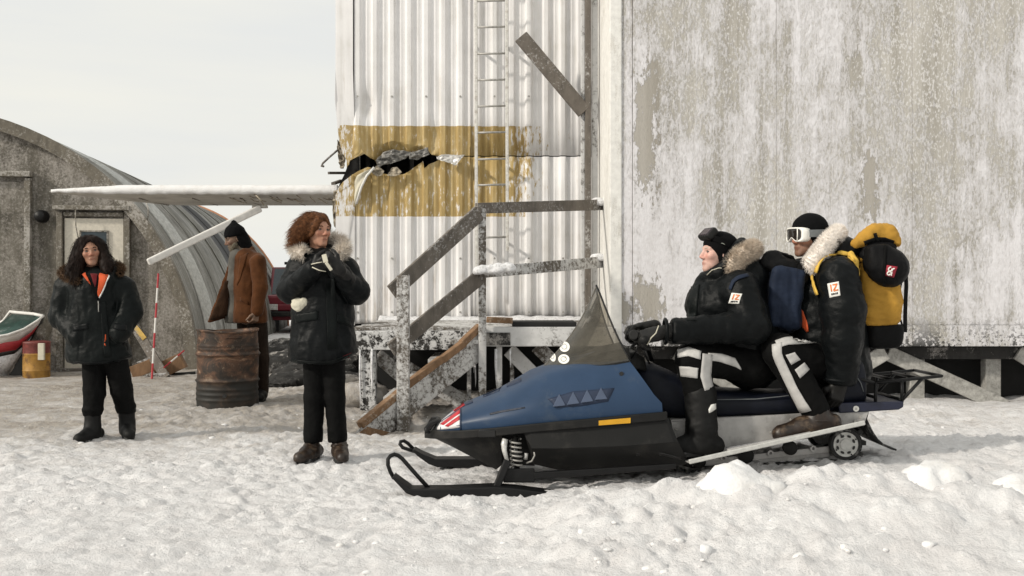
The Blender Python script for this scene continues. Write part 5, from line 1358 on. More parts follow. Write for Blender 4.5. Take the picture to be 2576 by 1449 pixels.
for ff, q in ((lambda p_: p_, 1), (mir, -1)):
    c_ = ff(S(2125,1117,.20)); off = 0.0 if q == 1 else -0.03
    w = MB().lathe([(0,0),(Rw*.44,0),(Rw*.5,-.006),(Rw*.88,-.006),(Rw,-.001),(Rw,-.03),(0,-.03)], c_+np.array([0,-.022*q,0]), 36, 'y').build('idler_wheel', M['wheel_grey'], sl, auto=30)
    if q == 1:
        for k in range(8):
            a = 2*math.pi*(k+.5)/8; cc = c_+np.array([Rw*.70*math.cos(a), -.020, Rw*.70*math.sin(a)]); t_ = np.array([-math.sin(a), 0, math.cos(a)]); r_ = np.array([math.cos(a), 0, math.sin(a)])
            pts = [cc+t_*Rw*.17*math.cos(b_)*(1.0)+r_*Rw*.10*math.sin(b_) for b_ in np.linspace(0, 2*math.pi, 12, endpoint=False)]
            MB().prism(pts, (0,.004,0)).build('wheel_slot', M['blk_gloss'], w)
        for k in range(4):
            a = 2*math.pi*k/4+.5; cc = c_+np.array([Rw*.9*math.cos(a), -.0235, Rw*.9*math.sin(a)]); MB().lathe([(0,0),(.005,0),(.005,.004),(0,.004)], cc, 8, 'y').build('wheel_bolt', M['blk_gloss'], w)
    MB().lathe([(Rw*.98,0),(Rw*1.22,.0),(Rw*1.28,-.01),(Rw*1.28,-.035),(Rw*.98,-.035)], c_+np.array([0,-.018*q,0]), 36, 'y', cap=False).build('wheel_tyre', M['rubber'], sl, auto=30)
def belt(off):
    pts = []; c_ = S(2125,1117,.19)
    for a in np.linspace(math.pi*.5, -math.pi*.5, 14): pts.append(c_+np.array([(Rt+off)*math.cos(a), 0, (Rt+off)*math.sin(a)]))
    e = S(1742,1184,.19); pts.append(e-np.array([0,0,off])); pts += [S(1700,1176,.19)+np.array([-off,0,-off]), S(1688,1150,.19)+np.array([-off,0,0]), S(1710,1110,.19)+np.array([0,0,off]), S(1900,1066,.19)+np.array([0,0,off])]
    return pts
o_ = belt(0); i_ = belt(-.014); n_ = len(o_); mb = MB(); vv = []
for p_ in o_: vv += [p_, mir(p_)]
for p_ in i_: vv += [p_, mir(p_)]
ff_ = []
for i in range(n_):
    j = (i+1) % n_; ff_ += [(2*i, 2*j, 2*j+1, 2*i+1), (2*n_+2*i, 2*n_+2*i+1, 2*n_+2*j+1, 2*n_+2*j), (2*i, 2*n_+2*i, 2*n_+2*j, 2*j), (2*i+1, 2*j+1, 2*n_+2*j+1, 2*n_+2*i+1)]
mb.add(vv, ff_).build('track', M['rubber'], sl)
dd = [np.linalg.norm(o_[(i+1) % n_]-o_[i]) for i in range(n_-3)]; cum = np.concatenate([[0], np.cumsum(dd)])
s_ = 0.03
while s_ < cum[-1]:
    i = int(np.searchsorted(cum, s_)-1); i = min(max(i, 0), n_-4); f_ = (s_-cum[i])/dd[i]; p_ = o_[i]+(o_[i+1]-o_[i])*f_; d = unit(o_[i+1]-o_[i]); nrm = unit(np.cross(d, (0,1,0)))
    if np.dot(nrm, p_-(S(1950,1090,.19))) < 0: nrm = -nrm
    q = mir(p_); b = MB(); b.beam(p_+nrm*.010, q+nrm*.010, .024, .024, nrm); b.build('track_lug', M['rubber'], sl); s_ += 0.062
b = MB(); b.beam(S(1740,1174,.13), S(2085,1143,.13), .03, .03); b.build('slide_rail', M['alu'], sl, bevel=0.004)
b = MB(); b.beam(S(1745,1166,.16), S(2085,1130,.16), .012, .035); b.build('suspension_rail', M['alu'], sl, bevel=0.003)
for x, y, r_ in ((1878,1147,20),(1990,1128,18),(1760,1162,17)):
    c_ = S(x, y, .2); MB().lathe([(0,0),(r_*c_[1]/FP*.5,0),(r_*c_[1]/FP,-.008),(r_*c_[1]/FP,-.04),(0,-.04)], c_, 18, 'y').build('bogie_wheel', M['blk_plastic'], sl, auto=40)
for x, y in ((1820,1152),(1938,1140),(2045,1128)):
    c_ = S(x, y, .175); MB().lathe([(.008,0),(.018,0),(.018,.01),(.008,.01)], c_, 14, 'y', cap=False).build('rail_bracket', M['alu'], sl)
pr = [(2178,1046),(2187,1066),(2197,1086),(2209,1104),(2226,1119),(2244,1127),(2256,1130)]
rg = [[S(x, y, .19), mir(S(x, y, .19))] for x, y in pr]
MB().loft(rg, closed=False, cap=False).build('mud_flap', M['rubber'], sl, solid=0.01, smooth=True)
MB().prism([S(2150,1040,.21), S(2186,1036,.21), S(2180,1060,.21), S(2150,1064,.21)], mir(S(2150,1040,.21))-S(2150,1040,.21)).build('tunnel_end', M['blk_plastic'], sl)
# ------------------------------------------------------------------ people
class Head:
    """frame of a head: f forward, r to the person's right, u up, in metres"""
    def __init__(s, C, F, U, k=1.0):
        s.C = np.asarray(C, float); s.f = unit(F); U = np.asarray(U, float); s.u = unit(U-s.f*np.dot(U, s.f)); s.r = unit(np.cross(s.f, s.u)); s.k = k
    def __call__(s, f, r, u): return s.C+s.k*(s.f*f+s.r*r+s.u*u)
    def ax(s): return (s.f, s.r, s.u)
    def loc(s, V): d = (V-s.C)/s.k; return d@s.f, d@s.r, d@s.u
    def sdf(s, S_, man=False):
        k = s.k; A = s.ax()
        S_.ell(s(-.014,0,.030), np.array([.095,.075,.083])*k, A, .02)
        S_.ell(s(.026,0,-.028), np.array([.064,.060,.082])*k, A, .03)
        S_.ell(s(.034,0,-.076), np.array([.052,.050 if man else .044,.034])*k, A, .018)
        S_.cap(s(.070,-.010,-.096), s(.070,.010,-.096), .019*k, None, .014)
        S_.cap(s(.084,0,.016), s(.104,0,-.026), .0095*k, .0125*k, .012)
        for q in (-1, 1):
            S_.ell(s(.094,.013*q,-.033), np.array([.012,.008,.008])*k, A, .006)
            S_.ell(s(.062,.040*q,-.018), np.array([.024,.022,.020])*k, A, .02)
            S_.cap(s(.084,.012*q,.026), s(.072,.045*q,.024), .010*k, .008*k, .014)
            S_.ell(s(-.008,.077*q,-.006), np.array([.018,.007,.031])*k, (unit(s.f+.3*s.r*q), unit(s.r-.3*s.f*q), s.u), .005)
        S_.cap(s(.087,-.016,-.0590), s(.087,.016,-.0590), .0064*k, None, .005)
        S_.cap(s(.085,-.012,-.0700), s(.085,.012,-.0700), .0072*k, None, .005)
        for q in (-1, 1): S_.ell(s(.094,.033*q,.002), np.array([.017,.018,.010])*k, A, .010, 's')
        S_.cap(s(.097,-.021,-.0645), s(.097,.021,-.0645), .0038*k, None, .003, None, 's')
        return S_
    def eyes(s, parent, brow):
        for q in (-1, 1):
            mb = MB(); c = s(.0735,.0325*q,.002); r = .0112*s.k; rings = []
            for t in np.linspace(0.02, math.pi-.02, 9):
                rings.append([c+r*(s.f*math.cos(t)+math.sin(t)*(s.r*math.cos(a)+s.u*math.sin(a)*0.62)) for a in np.linspace(0, 2*math.pi, 12, endpoint=False)])
            mb.loft(rings); e = mb.build('eye', M['eye_white'], parent, smooth=True)
            h = [c+r*1.015*(s.f*math.cos(t)+math.sin(t)*(s.r*math.cos(a)+s.u*math.sin(a)*0.62)) for t in (0.66,) for a in np.linspace(0, 2*math.pi, 12, endpoint=False)]
            MB().add(h+[c+r*1.05*s.f], [(i, (i+1) % 12, 12) for i in range(12)]).build('iris', M['eye_dark'], e, smooth=True)
            MB().tube([s(.091,.013*q,.021), s(.090,.026*q,.027), s(.082,.040*q,.026), s(.073,.048*q,.020)], [.0026,.0040,.0036,.0018], 6).build('eyebrow', brow, parent, smooth=True)
            MB().tube([s(.081,.020*q,.0055), s(.0850,.032*q,.0090), s(.077,.046*q,.0040)], [.0012,.0019,.0012], 5).build('eyelid', M['eye_dark'], parent, smooth=True)

def body(label, loc, hd, pts, m, h=0.0047, man=False, fat=1.0, hands=None, beard=0.0):
    """one continuous figure; pts: joints"""
    s = SDF(); hd.sdf(s, man)
    nb = pts['neck']; ch, pe = pts['chest'], pts['pelvis']
    s.cap(hd(-.026,0,-.050), nb, (.050 if man else .042)*hd.k, .054, .018)
    s.chain([nb, ch, pe], [.06, .12*fat, .115*fat], .05)
    for q in ('a', 'b'):
        sh, el, wr = pts['sh'+q], pts['el'+q], pts['wr'+q]
        s.cap(ch*0.35+nb*0.65, sh, .06, .055, .05); s.chain([sh, el, wr], [.045, .034, .024], .02)
        hp, kn, an = pts['hip'+q], pts['kn'+q], pts['an'+q]
        s.cap(pe, hp, .09, .068, .04); s.chain([hp, kn, an], [.062, .042, .028], .02)
        ft = an+(pts['toe'+q]-an)*.35; s.cap(an, ft, .028, .022, .01)
        if hands and q in hands: hand(s, *hands[q])
    V, F = s.build(h); V = relax(V, F, 1, 0.4)
    f, r, u = hd.loc(V)
    o = make('person', V, F, m, None, smooth=True); rebase(o, loc); tag(o, label, 'person')
    lips = np.clip(1.25*np.exp(-((u+.0645)/.0078)**4-(r/.0195)**4), 0, 1)*(f > .07)
    ruddy = np.exp(-((u+.022)/.022)**2-((np.abs(r)-.036)/.022)**2)*(f > .04)*.7+.8*np.exp(-((u+.03)/.016)**2-(r/.016)**2)*(f > .085)
    bd = beard*sstep(-.030, -.055, u-0.25*np.maximum(0, .05-f))*(u > -.14)*(f > -.02)
    if beard: bd = np.maximum(bd, beard*np.exp(-((u+.048)/.006)**2-(r/.03)**2)*(f > .06))
    at = o.data.attributes.new('tint', 'FLOAT_COLOR', 'POINT'); c = np.zeros((len(V), 4), np.float32)
    c[:,0] = lips; c[:,1] = np.clip(bd, 0, 1); c[:,2] = np.clip(ruddy, 0, 1); c[:,3] = 1; at.data.foreach_set('color', c.ravel())
    return o

def hand(s, wrist, fwd, nrm, side, curl=0.6, k=1.0, thick=1.0, spread=0.0):
    """palm, four fingers and a thumb; nrm: the way the palm faces; side: towards the thumb"""
    fwd = unit(fwd); side = unit(np.asarray(side)-fwd*np.dot(side, fwd)); n0 = np.cross(fwd, side); nrm = n0 if np.dot(n0, nrm) > 0 else -n0
    w = np.asarray(wrist, float); r = .0092*k*thick
    s.cap(w-fwd*.02, w+fwd*.02, .028*k*thick, .030*k*thick, .02, (nrm, 1.3))
    s.box(w+fwd*.052*k, np.array([.046,.040,.0155*thick])*k, (fwd, side, nrm), .014, .015)
    for i, L_ in enumerate((.92, 1.0, .95, .76)):
        off = (1.5-i)*.0205*k; p = w+fwd*(.092-.004*abs(i-1.2))*k+side*off; a = 0.15+curl*0.35; d0 = fwd+side*spread*(1.5-i)*.2
        pp = [w+fwd*.05*k+side*off*.9, p]
        for j, l in enumerate((.042, .028, .022)):
            a += curl*(0.75, 0.95, 0.7)[j]; d = unit(d0)*math.cos(a)+nrm*math.sin(a); p = p+d*l*L_*k; pp.append(p)
        s.chain(pp, [r*1.15, r*1.1, r, r*.92, r*.85], .004)
    t0 = w+fwd*.025*k+side*.028*k; d = unit(fwd*.62+side*.62+nrm*.35); t1 = t0+d*.042*k; d2 = unit(fwd*.85+side*.12+nrm*(.3+curl*.4)); t2 = t1+d2*.032*k; t3 = t2+unit(d2+nrm*.3*curl)*.024*k
    s.chain([t0, t1, t2, t3], [.016*k*thick, .0125*k*thick, .0105*k*thick, .009*k*thick], .008)
def glove(parent, *a, **kw):
    m = kw.pop('mat', M['glove']); cuff = kw.pop('cuff', None); s = SDF(); hand(s, *a, **kw)
    if cuff is not None: s.cap(np.asarray(a[0], float), cuff, .036*kw.get('k', 1), .044*kw.get('k', 1), .015)
    V, F = s.build(0.0048); V = relax(V, F, 1, .4)
    return make('glove', V, F, m, parent, smooth=True)

def cloth_mesh(name, s, m, parent, h=0.0105, amp=0.010, freq=8.0, stretch=(1,1,1.5), seed=0, soft=2, puff=None, label=None, fine=0.0035):
    V, F = s.build(h); V = relax(V, F, soft)
    V = wrinkle(V, F, amp, freq, stretch, True, seed)
    if fine: V = wrinkle(V, F, fine, 26, (1,1,1.3), True, seed+3)
    V = relax(V, F, 1, 0.4)
    return make(name, V, F, m, parent, smooth=True, label=label)

def strands(V, N, T, L, w, seg, seed, lift=0.012, curl=0.0, m=None):
    """hair ribbons from roots V along T, bending with a little noise"""
    rr = np.random.default_rng(seed); n = len(V); P_ = V.copy(); T = T/np.linalg.norm(T, axis=1)[:,None]; pts = [P_.copy()]; L = (np.ones(n)*L)[:,None]
    ph = rr.normal(size=(n, 3))*4
    for j in range(1, seg+1):
        t = j/seg
        nz = np.stack([perlin(P_*9+seed+k*13) for k in range(3)], 1)*0.5+0.45*np.stack([perlin(P_*30+ph*.3+k*7) for k in range(3)], 1)
        d = T+nz*(0.35+curl)+N*(lift/L)*(1-t)*2
        if curl: d += curl*np.stack([np.sin(ph[:,k]+t*7.0+k) for k in range(3)], 1)
        d /= np.linalg.norm(d, axis=1)[:,None]; P_ = P_+d*(L/seg); pts.append(P_.copy())
    side = np.cross(T, N+0.3*rr.normal(size=(n, 3))); side /= np.linalg.norm(side, axis=1)[:,None]+1e-9
    Vv = []; 
    for j, p in enumerate(pts):
        ww = w*(1-0.85*(j/seg)**1.5); Vv.append(p-side*ww/2); Vv.append(p+side*ww/2)
    Vv = np.stack(Vv, 1).reshape(-1, 3); k = 2*(seg+1); F = []
    for j in range(seg):
        b = np.arange(n)*k+2*j; F.append(np.stack([b, b+1, b+3, b+2], 1))
    return Vv, np.concatenate(F)

def hair_mesh(parent, s, hd, m, n, L, flow, seed, amp=0.012, freq=24, w=0.0042, curl=0.0, h=0.008, name='hair', lift=0.014):
    V, F = s.build(h); V = relax(V, F, 1); V = wrinkle(V, F, amp, freq, (1.3,1.3,0.55), True, seed)
    N = normals(V, F); rr = np.random.default_rng(seed); i = rr.integers(0, len(V), n)
    f, r, u = hd.loc(V[i]); keep = ~((f > .025) & (np.abs(r) < .088) & (u < .088)); i = i[keep]
    Fl = flow(V[i], N[i]); T = Fl-N[i]*(Fl*N[i]).sum(1)[:,None]*0.8
    LL = L*rr.uniform(.5, 1.15, len(i)); SV, SF = strands(V[i], N[i], T+1e-6, LL, w, 6, seed, lift, curl)
    return make(name, np.concatenate([V, SV]), np.concatenate([F, SF+len(V)]), m, parent, smooth=True)

def fur(parent, pts, r, m, n=5200, L=0.05, seed=1, name='fur_trim', gravity=-0.25, w=0.0026, closed=False):
    pts = np.array(pts, float); k = len(pts); tt = np.linspace(0, 1, 60)
    src = np.linspace(0, 1, k); C = np.stack([np.interp(tt, src, pts[:,i]) for i in range(3)], 1)
    for _ in range(4): C[1:-1] = C[1:-1]*.5+.25*(C[:-2]+C[2:])
    rad = r*np.clip(np.minimum(tt, 1-tt)*9+0.55, 0, 1)
    mb = MB().tube(list(C), list(rad*0.9), 10); V0 = np.array(mb.V)
    rr = np.random.default_rng(seed); a = rr.uniform(0, 1, n)*59; i = a.astype(int).clip(0, 58); f = (a-i)[:,None]
    c = C[i]*(1-f)+C[i+1]*f; d = C[i+1]-C[i]; d /= np.linalg.norm(d, axis=1)[:,None]; q = rr.normal(size=(n, 3)); q -= d*(q*d).sum(1)[:,None]; q /= np.linalg.norm(q, axis=1)[:,None]
    cl = np.stack([perlin(c*26+k_*9+q*1.2) for k_ in range(3)], 1)
    end = np.where((a < 4)[:,None], -d, np.where((a > 55)[:,None], d, 0))
    T = q+0.45*cl+np.array([0,0,gravity])+0.22*rr.normal(size=(n, 3))+0.6*end
    root = c+q*(rad[i]*0.8)[:,None]; SV, SF = strands(root, q, T, L*rr.uniform(.55, 1.0, n), w, 3, seed, 0.0, 0.0)
    fs = [f_ for f_ in mb.F if len(f_) == 4]; fa = np.array(fs)
    return make(name, np.concatenate([V0, SV]), np.concatenate([fa, SF+len(V0)]), m, parent, smooth=True)

def boot(parent, ankle, toe_dir, zs, L=0.29, shaft=None, rs=0.055, m=None, name='boot', tilt=0.0, wide=1.0, amp=0.003):
    d = unit(np.array([toe_dir[0], toe_dir[1], 0])); sd = np.array([-d[1], d[0], 0]); an = np.asarray(ankle, float); dd = unit(d-np.array([0,0,tilt])); up = unit(np.cross(sd, -dd)); up = up if up[2] > 0 else -up
    base = np.array([an[0], an[1], zs]); heel = base-dd*L*.27; toe = base+dd*L*.62
    s = SDF(); s.cap(heel+up*.055, base+dd*L*.25+up*.058, .046*wide, .050*wide, .02); s.cap(base+dd*L*.2+up*.052, toe+up*.040, .050*wide, .044*wide, .03)
    s.cap(base+up*.06, an, rs, rs, .03)
    if shaft is not None: s.cap(an, shaft, rs, rs*1.06, .02)
    s.plane(base+up*.018, -up)
    b = cloth_mesh(name, s, m or M['boot'], parent, .008, amp, 18, (1,1,1.5), 3, 1, fine=0.002)
    out = []
    for t in np.linspace(0, 2*math.pi, 26, endpoint=False):
        c_, s_ = math.cos(t), math.sin(t); ww = (.046 if c_ < 0 else .052)*wide; out.append(base+dd*L*(.175+.50*c_)+sd*ww*math.copysign(abs(s_)**.75, s_)*(1-0.15*(c_ < -.2)))
    MB().prism(out, up*.026).build('sole', M['sole'], b, bevel=.005)
    if m is None or m is M['boot']:
        for i in range(4):
            c_ = base+dd*L*(.10+.085*i)+up*(.118-.014*i*(i > 0)-.004*i); MB().tube([c_-sd*.026*wide, c_+up*.006+dd*.006, c_+sd*.026*wide], .0032, 5).build('lace', M['strap_yellow'] if i % 2 else M['piping'], b)
        MB().tube([an+np.array([rs*1.02*math.cos(t), rs*1.02*math.sin(t), -.012]) for t in np.linspace(0, 2*math.pi, 18, endpoint=False)], .010, 6, closed=True).build('boot_collar', M['boot'], b, smooth=True)
    return b
def pair(parent, BV, rows, m, **kw):
    return [decal(n_, BV, q, m, parent, **kw) for n_, q in rows]

# ---- woman with red brown hair, hands raised to her chest
W = 6.74
Q = lambda x, y, d=0.0: P(x, y, W+d)
hd = Head(Q(798,581), (0.72,-0.69,0.03), (0.04,0.0,1), 0.93)
J = dict(neck=Q(805,648,.02), chest=Q(810,720), pelvis=Q(815,850), sha=Q(752,672,.0), ela=Q(730,735,-.06), wra=Q(790,672,-.27), shb=Q(873,678,.0), elb=Q(898,738,-.06), wrb=Q(848,672,-.27),
         hipa=Q(793,880), kna=Q(791,1000,-.02), ana=Q(785,1118), toea=Q(778,1140,-.12), hipb=Q(838,880), knb=Q(842,1000,-.02), anb=Q(852,1118), toeb=Q(860,1140,-.12))
w2 = body('woman with windblown reddish hair holding gloved hands to her chest', Q(815,1158), hd, J, M['skin_ruddy'])
hd.eyes(w2, M['hair_red'])
s = SDF()
s.ell(hd(-.020,0,.036), np.array([.100,.086,.089]), hd.ax(), .02)
s.chain([hd(.02,.060,.085), hd(-.02,.092,.035), hd(-.055,.115,-.025), hd(-.06,.135,-.075)], [.034,.048,.045,.022], .03)
s.chain([hd(-.05,.02,.06), hd(-.10,.04,.0), hd(-.12,.07,-.06)], [.06,.06,.035], .03)
s.chain([hd(.03,-.04,.085), hd(.015,-.074,.04), hd(.0,-.080,-.03)], [.020,.018,.014], .02)
s.chain([hd(.050,-.02,.098), hd(.072,.036,.074), hd(.060,.066,.022), hd(.036,.078,-.035)], [.018,.017,.018,.014], .02)
s.ell(hd(.092,-.012,-.012), np.array([.055,.050,.078]), hd.ax(), .012, 's')
wind = lambda V, N: np.tile(np.array([-0.75, 0.1, -0.75]), (len(V), 1))+0.35*hd.f*(-1)
hair_mesh(w2, s, hd, M['hair_red'], 2600, 0.085, wind, 3, 0.007, 20, 0.0036, 0.10, lift=0.008)
s = SDF()
fl = ((0,1,0), 1.22)
s.chain([Q(812,690), Q(812,790), Q(813,880), Q(814,925)], [.175,.185,.205,.21], .05, fl)
s.cap(Q(757,672), Q(866,678), .072, .072, .06)
s.chain([Q(752,674), Q(728,732,-.06), Q(787,676,-.25)], [.074,.073,.054], .022)
s.chain([Q(874,680), Q(899,736,-.06), Q(846,676,-.25)], [.075,.074,.054], .022)
for a, b in (((772,650,-.05),(760,640,.05)), ((760,640,.05),(800,632,.13)), ((800,632,.13),(850,640,.06)), ((850,640,.06),(838,652,-.06))): s.cap(Q(*a), Q(*b), .050, .050, .03)
s.ell(Q(806,650,.15), (.13,.08,.09), None, .05)
s.plane(Q(812,908), (0.0,0,-1)); s.plane(Q(860,900), (.35,0,-1))
pk2 = cloth_mesh('parka', s, M['parka'], w2, .0105, .0165, 6.0, (1.5,1.3,.8), 1, fine=.006)
B2 = bvh_of(pk2)
fur(w2, [Q(770,642,-.12), Q(748,632,-.05), Q(739,615,.03), Q(752,600,.11), Q(800,596,.18), Q(850,603,.11), Q(866,618,.03), Q(862,634,-.05), Q(846,645,-.10)], .034, M['fur_cream'], 6500, .050, 2)
for n_, q in (('pocket_flap', ([(742,790),(800,782)], [(744,812),(800,804)])), ('pocket_flap', ([(846,788),(878,800)], [(846,808),(884,822)])), ('zip_flap', ([(820,700),(842,700)], [(824,880),(848,876)])), ('hem_band', ([(737,903),(780,909),(830,908),(884,888)], [(737,911),(780,917),(830,916),(885,896)]))):
    decal(n_, B2, q, M['parka_green'], w2, 10, 4, .007, .008)
decal('lining_edge', B2, ([(862,896),(884,888)], [(866,904),(885,902)]), M['maroon'], w2, 4, 2, .004, .004)
g_ = glove(w2, Q(790,676,-.27), (0.86,-.12,.50), (.15,.75,-.2), (-.45,-.1,.9), 0.55, 1.02, cuff=Q(764,699,-.18), thick=1.3)
MB().tube([Q(783,665,-.305), Q(800,661,-.315), Q(815,659,-.315)], .0035, 5).build('piping', M['piping'], g_, smooth=True)
MB().tube([Q(785,672,-.31), Q(803,680,-.315), Q(820,683,-.31)], .0035, 5).build('piping', M['piping'], g_, smooth=True)
g_ = glove(w2, Q(850,676,-.30), (-.78,-.1,.62), (-.1,.8,-.2), (.5,-.1,.85), 0.7, 1.02, cuff=Q(878,702,-.18), thick=1.3)
MB().beam(Q(815,640,-.355), Q(820,660,-.36), .03, .008, (0,-1,0)).beam(Q(820,660,-.36), Q(834,680,-.35), .020, .008, (0,-1,0)).build('white_tape', M['piping'], g_, bevel=.003)
s = SDF(); s.chain([Q(742,752,-.11), Q(752,766,-.13), Q(754,780,-.12)], [.022,.036,.022], .02, ((0,1,0), 2.2)); s.ell(Q(766,760,-.13), (.022,.014,.030), None, .015); s.ell(Q(740,768,-.12), (.016,.012,.026), None, .015)
cloth_mesh('spare_mitten', s, M['piping'], w2, .006, .008, 22, (1,1,1), 5, 1, label='pale cloth mitten hanging under the elbow')
s = SDF()
s.chain([Q(793,885), Q(791,1000,-.01), Q(787,1114)], [.078,.064,.060], .02); s.chain([Q(838,885), Q(842,1000,-.01), Q(850,1114)], [.078,.064,.060], .02)
s.cap(Q(793,870), Q(838,870), .09, .09, .04); s.plane(Q(800,1112), (0,0,-1))
cloth_mesh('trousers', s, M['trouser'], w2, .010, .007, 8, (1.2,1.2,1.0), 8)
for ax_, an, dr_ in ((784,Q(785,1116),(-.30,-.95)), (858,Q(854,1116),(.28,-.96))):
    boot(w2, an, dr_, 0.0, .262, None, .048, M['boot'], wide=.92)
# ---- dark haired woman by the hut, hands in pockets
W = 7.62
hd = Head(Q(228,634), (0.40,-0.91,0.06), (-0.17,0.0,1), 0.92)
J = dict(neck=Q(238,697,.03), chest=Q(240,760,.02), pelvis=Q(250,860,.02), sha=Q(168,722,.02), ela=Q(156,800,.02), wra=Q(200,846,-.1), shb=Q(310,722,.02), elb=Q(328,785,.02), wrb=Q(300,838,-.1),
         hipa=Q(236,890), kna=Q(237,985,-.02), ana=Q(232,1078,-.04), toea=Q(226,1098,-.14), hipb=Q(288,890), knb=Q(306,980,.05), anb=Q(319,1068,.14), toeb=Q(326,1088,.05))
w1 = body('woman with long dark hair before the hut door, hands in black parka pockets', P(240,1105,W), hd, J, M['skin_olive'])
hd.eyes(w1, M['hair_dark'])
s = SDF()
s.ell(hd(-.026,0,.036), np.array([.106,.094,.094]), hd.ax(), .02)
s.chain([hd(.02,.05,.080), Q(204,628,.0), Q(196,654,-.03), Q(188,678,-.07), Q(190,698,-.11)], [.030,.040,.047,.050,.034], .04)
s.chain([hd(.03,-.04,.080), Q(253,624,.02), Q(261,648,.0), Q(268,666,-.03), Q(270,682,-.07)], [.026,.033,.038,.040,.028], .04)
s.ell(Q(230,660,.13), (.125,.08,.12), None, .05)
s.ell(hd(.100,-.004,-.014), np.array([.066,.060,.094]), hd.ax(), .012, 's')
s.cap(hd(.10,0,-.10), Q(240,705,-.12), .045, .05, .01, None, 's')
fl_ = lambda V, N: np.tile(np.array([0.0, 0.0, -1.0]), (len(V), 1))+0.25*N*np.array([1, 1, 0])
hair_mesh(w1, s, hd, M['hair_dark'], 2000, 0.085, fl_, 7, 0.013, 20, 0.0042, 0.28, lift=0.008)
fur(w1, [Q(198,708,-.14), Q(168,700,-.08), Q(152,686,.0), Q(168,672,.08), Q(235,664,.17), Q(295,664,.10), Q(308,674,.03), Q(302,688,-.04)], .018, M['fur_brown'], 4200, .032, 4)
s = SDF()
fl = ((0,1,0), 1.2)
s.chain([Q(240,735,.02), Q(240,820,.02), Q(248,890,.02), Q(254,930,.02)], [.190,.200,.215,.22], .05, fl)
s.cap(Q(172,722,.02), Q(306,722,.02), .074, .074, .06)
s.chain([Q(166,724,.02), Q(155,796,.02), Q(196,848,-.11)], [.078,.082,.066], .022)
s.chain([Q(312,724,.02), Q(328,782,.02), Q(300,840,-.11)], [.078,.081,.066], .022)
s.chain([Q(208,704,-.06), Q(200,690,.05), Q(240,680,.13), Q(284,688,.05), Q(274,704,-.06)], [.05]*5, .03)
s.ell(Q(240,700,.16), (.15,.09,.10), None, .05)
s.plane(Q(254,909), (0,0,-1)); s.plane(Q(325,899), (.30,0,-1))
pk1 = cloth_mesh('parka', s, M['parka_green'], w1, .0105, .0175, 5.5, (1.7,1.3,.7), 12, fine=.006)
B1 = bvh_of(pk1)
decal('inner_vest', B1, ([(214,690),(240,694),(266,690)], [(240,748),(245,756),(249,748)]), M['trouser'], w1, 10, 8, .006, .004)
decal('shirt', B1, ([(228,690),(247,690)], [(238,722),(240,722)]), M['maroon'], w1, 5, 5, .011, .004)
decal('orange_lining', B1, ([(251,689),(274,694)], [(245,740),(249,748)]), M['orange'], w1, 6, 8, .012, .006)
decal('orange_lining', B1, ([(208,692),(216,688)], [(224,711),(229,718)]), M['orange'], w1, 4, 5, .012, .006)
decal('orange_lining', B1, ([(264,838),(267.5,838)], [(262,868),(266,871)]), M['orange'], w1, 2, 5, .006, .004)
decal('zipper', B1, ([(274,694),(276.5,695)], [(248.5,750),(250.5,752)]), M['chrome'], w1, 2, 8, .013, .003)
decal('zipper', B1, ([(246,757),(248.5,757)], [(247,785),(249,785)]), M['rung'], w1, 2, 4, .009, .003)
decal('zip_flap', B1, ([(250,760),(266,758)], [(262,900),(280,898)]), M['parka_green'], w1, 4, 10, .006, .007)
decal('hem_band', B1, ([(184,908),(230,912),(280,908),(326,894)], [(184,915),(230,919),(280,915),(327,902)]), M['parka'], w1, 10, 2, .006, .007)
for q in (([(182,820),(222,812)], [(184,834),(222,828)]), ([(286,812),(318,818)], [(286,828),(320,834)])): decal('pocket_flap', B1, q, M['parka'], w1, 6, 3, .006, .008)
s = SDF()
s.chain([Q(236,890), Q(238,985,-.01), Q(233,1042,-.03)], [.085,.075,.064], .02); s.chain([Q(288,890), Q(306,980,.05), Q(318,1036,.13)], [.085,.075,.064], .02)
s.cap(Q(236,875), Q(288,875), .10, .10, .04); s.ell(Q(233,1030,-.03), (.075,.075,.03), None, .01); s.ell(Q(316,1022,.12), (.075,.075,.03), None, .01); s.plane(Q(240,1044), (0,0,-1))
cloth_mesh('trousers', s, M['trouser'], w1, .010, .008, 9, (1.2,1.2,1.0), 18)
boot(w1, Q(233,1074,-.04), (-.25,-.97), -0.005, .245, Q(233,1036,-.03), .055, M['boot_black'], wide=.92)
boot(w1, Q(320,1066,.14), (.45,-.9), 0.0, .245, Q(318,1030,.13), .055, M['boot_black'], wide=.92)
# ---- man standing behind the drum, head bowed
W = 10.2
hd = Head(Q(592,601), (-0.86,-0.42,-0.28), (-0.28,-0.12,1), 1.0)
J = dict(neck=Q(612,628,.02), chest=Q(612,680,.02), pelvis=Q(622,790,.02), sha=Q(598,650,.16), ela=Q(590,720,.20), wra=Q(592,780,.16), shb=Q(646,655,-.13), elb=Q(653,720,-.20), wrb=Q(645,784,-.21),
         hipa=Q(615,810,.1), kna=Q(618,900,.1), ana=Q(622,985,.12), toea=Q(606,1000,.08), hipb=Q(645,810,-.02), knb=Q(655,900,.05), anb=Q(659,978,.05), toeb=Q(664,1000,.0))
mn = body('man in black knit cap and brown coat, head bowed, behind the rusty drum', Q(640,1006), hd, J, M['skin_frozen'], man=True, fat=.72, hands={'b': (Q(645,784,-.21), (-.15,-.1,-1), (-.8,.4,0), (-.5,-.9,0), 0.75, 1.0)}, beard=.75)
hd.eyes(mn, M['hair_dark'])
s = SDF(); s.ell(hd(.050,0,-.085), np.array([.040,.045,.045]), hd.ax(), .03); s.cap(hd(.03,-.05,-.06), hd(.03,.05,-.06), .03, .03, .02); s.ell(hd(.10,0,-.05), np.array([.03,.03,.024]), hd.ax(), .01, 's')
